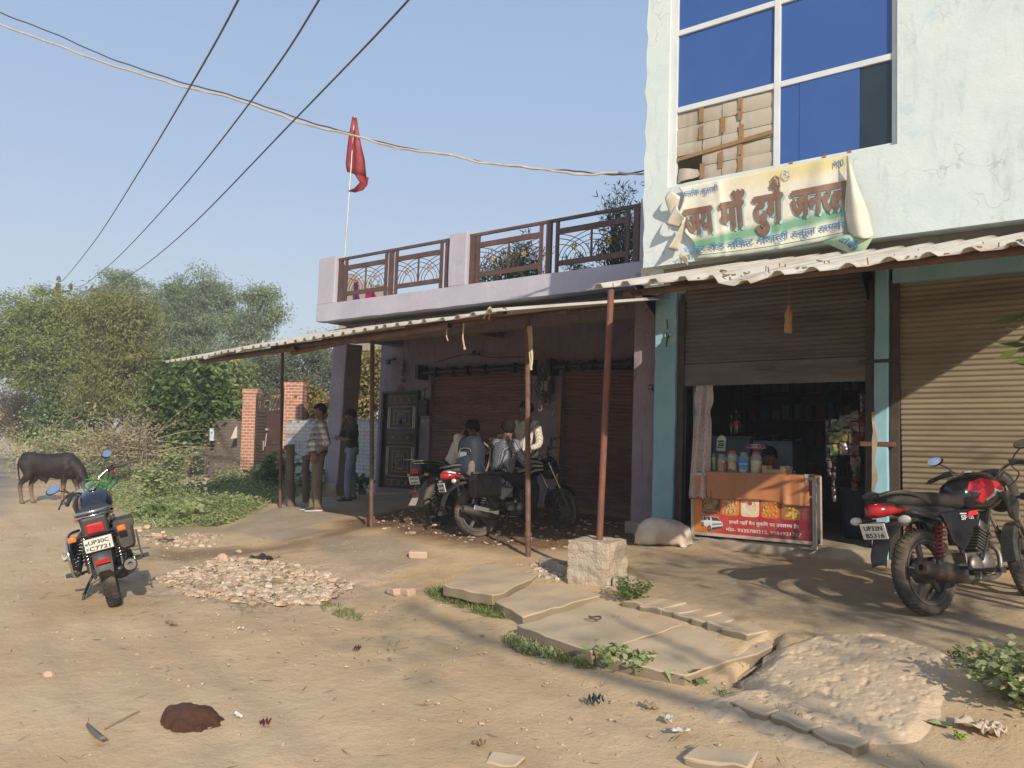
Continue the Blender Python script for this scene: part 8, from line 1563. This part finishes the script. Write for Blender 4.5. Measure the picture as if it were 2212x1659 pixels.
def person(label, loc, rot, J, sk=(.20, .10, .06), shirt=None, pants=None, sleeve='long', shoes=None, sandal=False, hw=1.0, tw=.165, td=.115, belly=0, curl=(.4, .4), hairk={}, hn=None, hem=0.0, legr=1.0, armr=1.0, lower=True, hdir=None, collar=True, thumb=(1, 1)):
    t = thing('person', label, 'person', loc, (0, 0, R_(rot)), 'men about the porch'); J = {k: V(v) for k, v in J.items()}; ms = skin(sk); hip, nk = J['hip'], J['neck']; side = (J['shL']-J['shR']).normalized()
    m = MB(); T = head_m(J['head'], R_(J['hrot'].x), R_(J['hrot'].y), R_(J['hrot'].z)); head(m, T, hw); m.tube([nk-V((0, 0, .06)), nk, J['head']+T.to_3x3() @ V((-.02, 0, -.05))], [.075, .056, .052], 14); torso(m, hip, nk, side, tw*.9, td*.85, belly)
    for s in 'LR':
        limb(m, [J['sh'+s], J['el'+s], J['wr'+s]], [.05*armr, .042*armr, .026*armr]); d = (J['wr'+s]-J['el'+s]).normalized() if not hdir or s not in hdir else V(hdir[s]); hand(m, J['wr'+s], d, V(hn[s]) if hn and s in hn else V((0, 1 if s == 'L' else -1, .3)), curl[0 if s == 'L' else 1], 1.0, thumb[0 if s == 'L' else 1])
        limb(m, [hip+side*(.085 if s == 'L' else -.085), J['kn'+s], J['an'+s]], [.075, .05, .034]); 
        if lower: shoe(m, J['an'+s], J['toe'+s]-J['an'+s], .25)
    body = fuse(m, 'body', ms, t, .0068, 3); face_parts(t, body, T, hw, **hairk)
    m = MB(); torso(m, hip-V((0, 0, hem)), nk-V((0, 0, .012)), side, tw*1.06, td*1.08, belly)
    for s in 'LR':
        a, b, c = J['sh'+s], J['el'+s], J['wr'+s]; m.ell(a, (.075, .075, .07), n=12, m=8)
        if sleeve == 'long': limb(m, [a, b, b.lerp(c, .9)], [.068*armr, .055*armr, .042*armr])
        elif sleeve == 'rolled': limb(m, [a, b, b.lerp(c, .12)], [.068*armr, .058*armr, .060*armr])
        else: limb(m, [a, a.lerp(b, .8)], [.070*armr, .066*armr])
    sh = fuse(m, 'shirt', shirt, t, .012, 5, .022, .09)
    if collar:
        m = MB(); sp = nk+V((0, 0, .005)); m.loft([[sp+V((.01+(.070+.010*k_)*math.cos(q), (.068+.01*k_)*math.sin(q), -.03+.030*k_-.028*max(0, math.cos(q))*k_*.8)) for q in [2*math.pi*j/20 for j in range(20)]] for k_ in (0, .6, 1.1, .2)], False); m.build('collar', shirt, sh, world=False, smooth=60)
    m = MB(); limb(m, [hip+side*.05+V((0, 0, .02)), hip-side*.05+V((0, 0, .02))], [.13, .13])
    for s in 'LR':
        h_ = hip+side*(.085 if s == 'L' else -.085); limb(m, [h_, J['kn'+s], J['an'+s]+V((0, 0, .02))], [.105*legr, .076*legr, .066*legr]); m.tube([J['an'+s]+V((0, 0, .10)), J['an'+s]-V((0, 0, .035))], [.066*legr, .068*legr], 12)
    fuse(m, 'trousers', pants, t, .013, 5, .028, .10)
    if lower and shoes:
        for s in 'LR':
            m = MB(); q = J['an'+s].copy(); shoe(m, q, J['toe'+s]-q, .285); so = m.build('shoe', shoes, t, world=False, smooth=60)
            f = V((J['toe'+s].x-q.x, J['toe'+s].y-q.y, 0)).normalized(); sd_ = V((-f.y, f.x, 0)); b = q-f*.08; b.z = 0; m = MB()
            pl = [(0, -.03), (.03, -.042), (.15, -.046), (.22, -.05), (.28, -.036), (.295, 0), (.28, .036), (.22, .05), (.15, .046), (.03, .042), (0, .03)]; m.prism([b+f*x+sd_*y for x, y in pl], (0, 0, .024)); m.build('sole', M('white rubber sole', (.55, .53, .5), r=.6, b=0), so, world=False, bevel=.006)
    if sandal:
        for s in 'LR':
            q = J['an'+s]; f = V((J['toe'+s].x-q.x, J['toe'+s].y-q.y, 0)).normalized(); sd_ = V((-f.y, f.x, 0)); b = q-f*.08; b.z = .004; pl = [(0, -.03), (.03, -.044), (.15, -.046), (.22, -.05), (.28, -.036), (.295, 0), (.28, .036), (.22, .05), (.15, .046), (.03, .044), (0, .03)]; m = MB(); m.prism([b+f*x+sd_*y-V((0, 0, .004)) for x, y in pl], (0, 0, .022)); so = m.build('sandal', M('dark maroon rubber', (.06, .02, .02), r=.6, b=0), t, world=False, bevel=.005)
            m = MB(); m.loft([[b+f*(x+.05*k_)+sd_*(.058*math.cos(a))+V((0, 0, .075*max(0, math.sin(a))**.8)) for a in [math.pi*j/10 for j in range(11)]] for k_ in (0, 1) for x in (.15,)], False); st = m.build('strap', M_BLK, so, world=False, smooth=60); s_ = st.modifiers.new('s', 'SOLIDIFY'); s_.thickness = .008
            m = MB()
            for i in range(3): m.loft([[b+f*(.158+.013*i+.006*k_)+sd_*(.060*math.cos(a))+V((0, 0, .077*max(0, math.sin(a))**.8+.005)) for a in [.8+1.0*j/6 for j in range(7)]] for k_ in (0, 1)], False)
            m.build('strap_stripe', M_PW, st, world=False)
    return t, J
def stand(x0=0, lean_=0, H=1.70, spread=.1):
    k = H/1.70; return dict(hip=(x0, 0, .92*k), neck=(x0+lean_, 0, 1.445*k), head=(x0+lean_+.03, 0, 1.59*k), hrot=(0, 0, 0), shL=(x0+lean_, .19, 1.385*k), shR=(x0+lean_, -.19, 1.385*k), elL=(x0-.02, .26, 1.10*k), elR=(x0-.02, -.26, 1.10*k), wrL=(x0+.06, .25, .86*k), wrR=(x0+.06, -.25, .86*k),
                             knL=(x0+.01, spread, .49*k), knR=(x0+.01, -spread, .49*k), anL=(x0-.03, spread, .08), anR=(x0-.03, -spread, .08), toeL=(x0+.2, spread*1.2, .03), toeR=(x0+.2, -spread*1.2, .03))
def foot(u, v): p = atg(u, v); return (p.x, p.y, p.z)
# man in the checked shirt, hand in pocket
J = stand(0, -.03, 1.72); J.update(wrL=(.06, .215, .90), elL=(-.10, .29, 1.12), wrR=(.12, -.17, .90), elR=(-.06, -.29, 1.12), hrot=(6, 2, 0), anL=(.0, .10, .08), anR=(.06, -.07, .08))
p1, _ = person('man in a checked shirt and khaki trousers with a hand in his pocket', foot(684, 1103), 236, J, (.22, .115, .07), shirt_mat('plaid shirt', 'plaid', (.62, .60, .55), (.10, .105, .125), (.03, .03, .035), .095), M('khaki trousers', (.19, .15, .09), (.15, .12, .07), 5, .9, .3, 30), 'rolled', M('navy canvas shoe', (.018, .022, .04), (.03, .035, .05), 9, .8), tw=.18, td=.125, belly=.055, curl=(.5, .5), hn={'L': (.2, 1, .2), 'R': (.2, -1, .2)}, hem=-.02, hdir={'L': (.55, -.2, -1), 'R': (.5, .2, -1)})
m = MB(); m.tube([(-.135, .0, .955), (-.10, .14, .955), (.0, .19, .955), (.10, .15, .955), (.155, 0, .955), (.10, -.15, .955), (0, -.19, .955), (-.10, -.14, .955), (-.135, 0, .955)], .02, 6); m.build('belt', M_BLK, p1, world=False, smooth=60)
m = MB(); q = V((.045, .225, .915)); m.lathe([(.026, -.014), (.034, -.014), (.034, .014), (.026, .014)], frame(q, q+V((.2, -.1, -.3))), 16, True); m.ell(q+V((.012, .036, .005)), (.016, .01, .018), n=12, m=6); m.build('wristwatch', M_BLK, p1, world=False, smooth=40)
m = MB(); m.grid(lambda a, b: V((.155+.01*math.sin(3.1*a), .05+.085*a, 1.20+.10*b-.02*a)), 5, 5); 
# man on the phone
J = stand(0, -.02, 1.66); J.update(hrot=(8, 14, 0), elR=(.20, -.20, 1.14), wrR=(.17, -.13, 1.40), elL=(.08, .26, 1.12), wrL=(.26, .02, 1.15), anL=(.06, .12, .075), anR=(-.05, -.13, .075), knL=(.06, .12, .47), knR=(-.02, -.12, .47), neck=(.0, 0, 1.41), head=(.04, 0, 1.545), toeL=(.3, .17, .03), toeR=(.17, -.22, .03))
p2, _ = person('young man in dark polo shirt and jeans talking on a phone by the pillar', foot(757, 1080), 232, J, (.17, .085, .05), M('charcoal polo shirt', (.022, .022, .02), (.03, .03, .027), 5, .9, .3, 40), M('faded blue jeans', (.17, .225, .31), (.23, .285, .36), 3, .9, .3, 60, dirt=(.07, .095, .15), da=.5, ds=4), 'short', None, True, tw=.158, td=.105, curl=(.5, .9), hn={'R': (.3, -1, 0), 'L': (1, .3, .2)}, hem=.06, legr=.95, hdir={'R': (-.45, .25, .9)})
m = MB(); m.cbox((.115, -.105, 1.50), (.012, .07, .15), Euler((.3, -.35, .4)).to_matrix()); m.build('phone', M_BLK, p2, world=False, bevel=.004)
# bearded man on the rear motorcycle, bent over
def seat_pt(b, hd, x, z): a = R_(hd); return (b[0]+x*math.cos(a), b[1]+x*math.sin(a), b[2]+z)
J = dict(hip=(0, 0, .06), neck=(.20, 0, .53), head=(.31, -.02, .625), hrot=(-6, 48, 0), shL=(.17, .18, .50), shR=(.17, -.18, .50), elL=(.20, .25, .24), elR=(.22, -.25, .24), wrL=(.38, .10, .16), wrR=(.40, -.10, .15), knL=(.40, .14, .02), knR=(.40, -.14, .02), anL=(.42, .16, -.42), anR=(.42, -.16, -.42), toeL=(.62, .16, -.48), toeR=(.62, -.16, -.48))
sA = seat_pt(cA, 84, .14, .70); p3, _ = person('bearded man with glasses in a pale patterned shirt bent over on the rear motorcycle', sA, 26, J, (.19, .10, .06), shirt_mat('pale patterned shirt', 'dots', (.62, .58, .50), (.46, .43, .37)), M('black trousers', (.015, .015, .017), (.022, .022, .024), 5, .85), 'long', None, tw=.155, td=.11, belly=.02, hem=.05, lower=False, hairk=dict(beard=True, glasses=True), curl=(.6, .6))
# man in the small checked shirt on the front motorcycle, back to the viewer
J = dict(hip=(0, 0, .06), neck=(.10, .0, .535), head=(.135, .02, .665), hrot=(62, 4, 0), shL=(.08, .185, .475), shR=(.08, -.185, .475), elL=(.20, .25, .25), elR=(.18, -.27, .25), wrL=(.40, .14, .20), wrR=(.38, -.12, .20), knL=(.36, .22, -.06), knR=(.36, -.22, -.06), anL=(.28, .24, -.46), anR=(.28, -.24, -.46), toeL=(.5, .24, -.5), toeR=(.5, -.24, -.5))
sB = seat_pt(cB, 64, .30, .68); p4, _ = person('man in a finely checked shirt sitting back turned on the front motorcycle', sB, 74, J, (.20, .105, .065), shirt_mat('small check shirt', 'check', (.30, .31, .34), (.05, .055, .07), None, .02), M('black trousers', (.015, .015, .017)), 'long', None, tw=.170, td=.125, hem=.12, lower=False, curl=(.6, .6))
# man in the striped shirt behind, hand on the handlebar
gp = atY(1138, 1122, 9.65); gp.z = gz1(gp.x, gp.y)
J = stand(0, .02, 1.70); J.update(hrot=(-46, 4, 0), elL=(.12, .34, 1.10), wrL=(.30, .34, 1.02), elR=(.18, -.34, 1.16), wrR=(.36, -.46, 1.12))
p5, _ = person('man in a pale striped shirt standing with a hand on the motorcycle handlebar', tuple(gp), 262, J, (.19, .095, .055), shirt_mat('striped shirt', 'stripe', (.58, .53, .46), (.22, .18, .15), None, .035), M('grey trousers', (.05, .045, .04), (.07, .06, .055), 5, .9), 'long', None, tw=.168, td=.12, belly=.04, hem=.14, curl=(.7, .4), hn={'L': (0, .3, 1), 'R': (0, .2, 1)}, hdir={'L': (1, 0, -.25)})
# shopkeeper in the dark
ps = atY(1667, 990, 9.35); J = dict(hip=(0, 0, -.62), neck=(.03, 0, -.14), head=(.05, 0, .0), hrot=(10, 6, 0), shL=(.02, .17, -.20), shR=(.02, -.17, -.20), elL=(.08, .22, -.44), elR=(.08, -.22, -.44), wrL=(.28, .08, -.46), wrR=(.28, -.08, -.46), knL=(.38, .12, -.64), knR=(.38, -.12, -.64), anL=(.38, .12, -.84), anR=(.38, -.12, -.84), toeL=(.6, .12, -.86), toeR=(.6, -.12, -.86))
p6, _ = person('shopkeeper seated in the dark behind the wooden crate', tuple(ps), 262, J, (.15, .075, .045), M('dark brown shirt', (.05, .04, .035), (.04, .03, .028), 6, .9), M('dark cloth', (.03, .03, .03)), 'long', None, tw=.155, td=.11, lower=False, hairk=dict(moust=False))
# backpack on the front motorcycle
bp = seat_pt(cB, 64, -.10, .755); BP = thing('backpack', 'blue grey backpack standing on the pillion seat beside the bearded man', 'backpack', bp, (0, 0, R_(246+20))); m = MB()
M_BPK = M('blue grey nylon', (.028, .032, .052), (.02, .024, .038), 6, .7, .3, 40); M_BPT = M('taupe nylon', (.20, .175, .15), (.16, .14, .12), 6, .75, .2); M_BPD = M('black blue nylon', (.02, .023, .035), (.03, .033, .045), 6, .7, .2)
m = shell([(-.10, .24, .13, .235), (-.06, .24, .155, .25), (.05, .24, .165, .255), (.10, .24, .15, .24), (.13, .23, .10, .19)], 24, 3.2); m.build('main_bag', M_BPK, BP, world=False, smooth=50)
m = shell([(.10, .14, .11, .115), (.15, .14, .12, .12), (.175, .14, .09, .09)], 20, 3); m.build('front_pocket', M_BPK, BP, world=False, smooth=50)
m = MB(); m.tube(bez([(.155, -.06, .08), (.165, -.075, .20), (.155, -.05, .33), (.14, .08, .34), (.15, .12, .30)], 5), .006, 6); m.tube(bez([(.155, -.06, .08), (.165, -.0, .055), (.16, .09, .07)], 4), .006, 6); m.build('pocket_piping', M_BPT, BP, world=False); m = shell([(.115, .10, .06, .10, .10), (.15, .10, .06, .09, .10), (.165, .09, .04, .06, .10)], 14, 3); m.build('side_pocket', M_BPT, BP, world=False, smooth=50)
m = MB(); m.grid(lambda a, b: V((.17-.02*a, -.05+.1*a, .10+.20*b)), 5, 5); m.build('mesh_pocket', M('grey mesh', (.22, .26, .28), (.17, .2, .22), 60, .5), BP, world=False)
m = shell([(-.09, .40, .10, .085), (.0, .44, .13, .06), (.08, .42, .12, .05)], 16, 3); m.build('top_flap', M_BPD, BP, world=False, smooth=50); m = MB(); m.tube(bez([(-.06, -.05, .48), (-.06, -.04, .525), (-.06, .04, .525), (-.06, .05, .48)], 4), .01, 6); m.build('handle', M_BPD, BP, world=False, smooth=60)
for s in (-1, 1): m = MB(); m.tube(bez([(-.10, s*.09, .42), (-.14, s*.17, .34), (-.12, s*.19, .2), (-.1, s*.15, .06)], 4), .014, 6); m.build('strap', M_BPT, BP, world=False, smooth=60)
# young bull
cw = atg(104, 1088); CW = thing('bull_calf', 'thin dark brown young bull grazing with its head down at the roadside', 'bull', tuple(cw), (0, 0, R_(37)), None); m = MB()
m.loft([[V((x, w_*math.cos(a), z+h*math.sin(a))) for a in [2*math.pi*i/18 for i in range(18)]] for x, z, w_, h in ((-.60, .87, .07, .12), (-.55, .85, .15, .21), (-.40, .835, .17, .235), (-.22, .81, .165, .23), (.0, .785, .19, .25), (.2, .775, .19, .27), (.36, .78, .175, .29), (.48, .78, .135, .25), (.54, .76, .09, .17))])
m.ell((-.42, 0, 1.0), (.14, .10, .07), n=14, m=8); m.ell((.33, 0, 1.0), (.15, .07, .07), n=14, m=8); m.ell((-.12, 0, .55), (.11, .05, .10), n=12, m=8); m.tube([(-.06, 0, .56), (-.07, 0, .44), (-.07, 0, .40)], [.06, .03, .012], 10)
limb(m, [(.46, 0, .84), (.62, -.02, .68), (.74, -.04, .46)], [.15, .125, .09], 14); m.tube([(.70, -.04, .52), (.78, -.05, .36), (.83, -.06, .20), (.845, -.06, .14)], [.085, .082, .06, .05], 14); m.tube([(.55, 0, .62), (.62, 0, .48), (.70, -.02, .38)], [.05, .03, .04], 8)
for s in (-1, 1): m.ell((.70, -.04+s*.12, .52), (.035, .085, .045), Euler((s*.4, .3, s*.3)).to_matrix().to_4x4(), 10, 8); m.tube([(.72, -.04+s*.05, .56), (.71, -.04+s*.075, .62)], [.02, .008], 8)
for s, dx in ((-1, 0), (1, .10)):
    limb(m, [(-.44, s*.09, .80), (-.38+dx*.4, s*.11, .58), (-.53+dx, s*.10, .40), (-.50+dx, s*.10, .12), (-.49+dx, s*.10, .06)], [.135, .088, .048, .034, .04], 12); m.tube([(-.49+dx, s*.10, .06), (-.46+dx, s*.10, .0)], [.042, .05], 10)
for s, dx in ((-1, -.02), (1, .16)):
    limb(m, [(.38, s*.10, .74), (.36+dx*.5, s*.10, .55), (.37+dx, s*.10, .33), (.36+dx, s*.10, .10), (.37+dx, s*.10, .06)], [.10, .065, .045, .032, .038], 12); m.tube([(.37+dx, s*.10, .06), (.40+dx, s*.10, .0)], [.04, .048], 10)
k = N('dark brown hide'); sx = k.new('ShaderNodeSeparateXYZ'); tc = k.new('ShaderNodeTexCoord'); k.l.new(tc.outputs['Object'], sx.inputs[0]); zz = k.math('ADD', sx.outputs['Z'], k.math('MULTIPLY', k.noise(7, k.co(), 4), .12)); rp = k.new('ShaderNodeValToRGB'); e = rp.color_ramp.elements; e[0].position = .06; e[0].color = (.12, .10, .085, 1); e[1].position = .60; e[1].color = (.014, .010, .008, 1)
for p_, c_ in ((.12, (.22, .15, .095, 1)), (.40, (.19, .105, .06, 1)), (.50, (.035, .022, .014, 1))): q = e.new(p_); q.color = c_
k.l.new(zz, rp.inputs['Fac']); c = k.mix(k.math('MULTIPLY', k.ramp(k.noise(4, k.co((1, 1, 1.6)), 6), .45, .65), .6), rp.outputs[0], (.04, .028, .02)); hide = k.done(c, .62, k.bump(k.noise(60, k.co((1, 1, .5)), 3), .3, .01, k.bump(k.noise(5, k.co(), 3), .4, .05)), 0, .3)
bd = fuse(m, 'body', hide, CW, .016, 5)
m = MB(); m.tube(bez([(-.61, 0, .93), (-.66, 0, .80), (-.64, .02, .55), (-.62, .02, .42)], 4), [.03, .028, .024, .022, .02, .018, .016, .015, .014, .013, .013, .012, .012], 8); m.ell((-.62, .02, .36), (.03, .03, .08), n=10, m=6); m.build('tail', hide, CW, world=False, smooth=60)
for s in (-1, 1): m = MB(); m.ell((.785, -.05+s*.075, .40), (.014, .012, .014), n=8, m=6); m.build('eye', M_IRI, bd, world=False)
# ------------------------------------------------------------------ dusty air
m = MB(); m.box((-260, -60, -1.5), (120, 160, 16)); hz = N('dusty air'); hz.n.remove(hz.b); pv = hz.new('ShaderNodeVolumePrincipled'); pv.inputs['Density'].default_value = .0032; pv.inputs['Color'].default_value = (.93, .94, .96, 1); pv.inputs['Anisotropy'].default_value = .2
hz.l.new(pv.outputs[0], hz.out.inputs['Volume']); tag(m.build('haze', hz.m, None), kind='stuff')
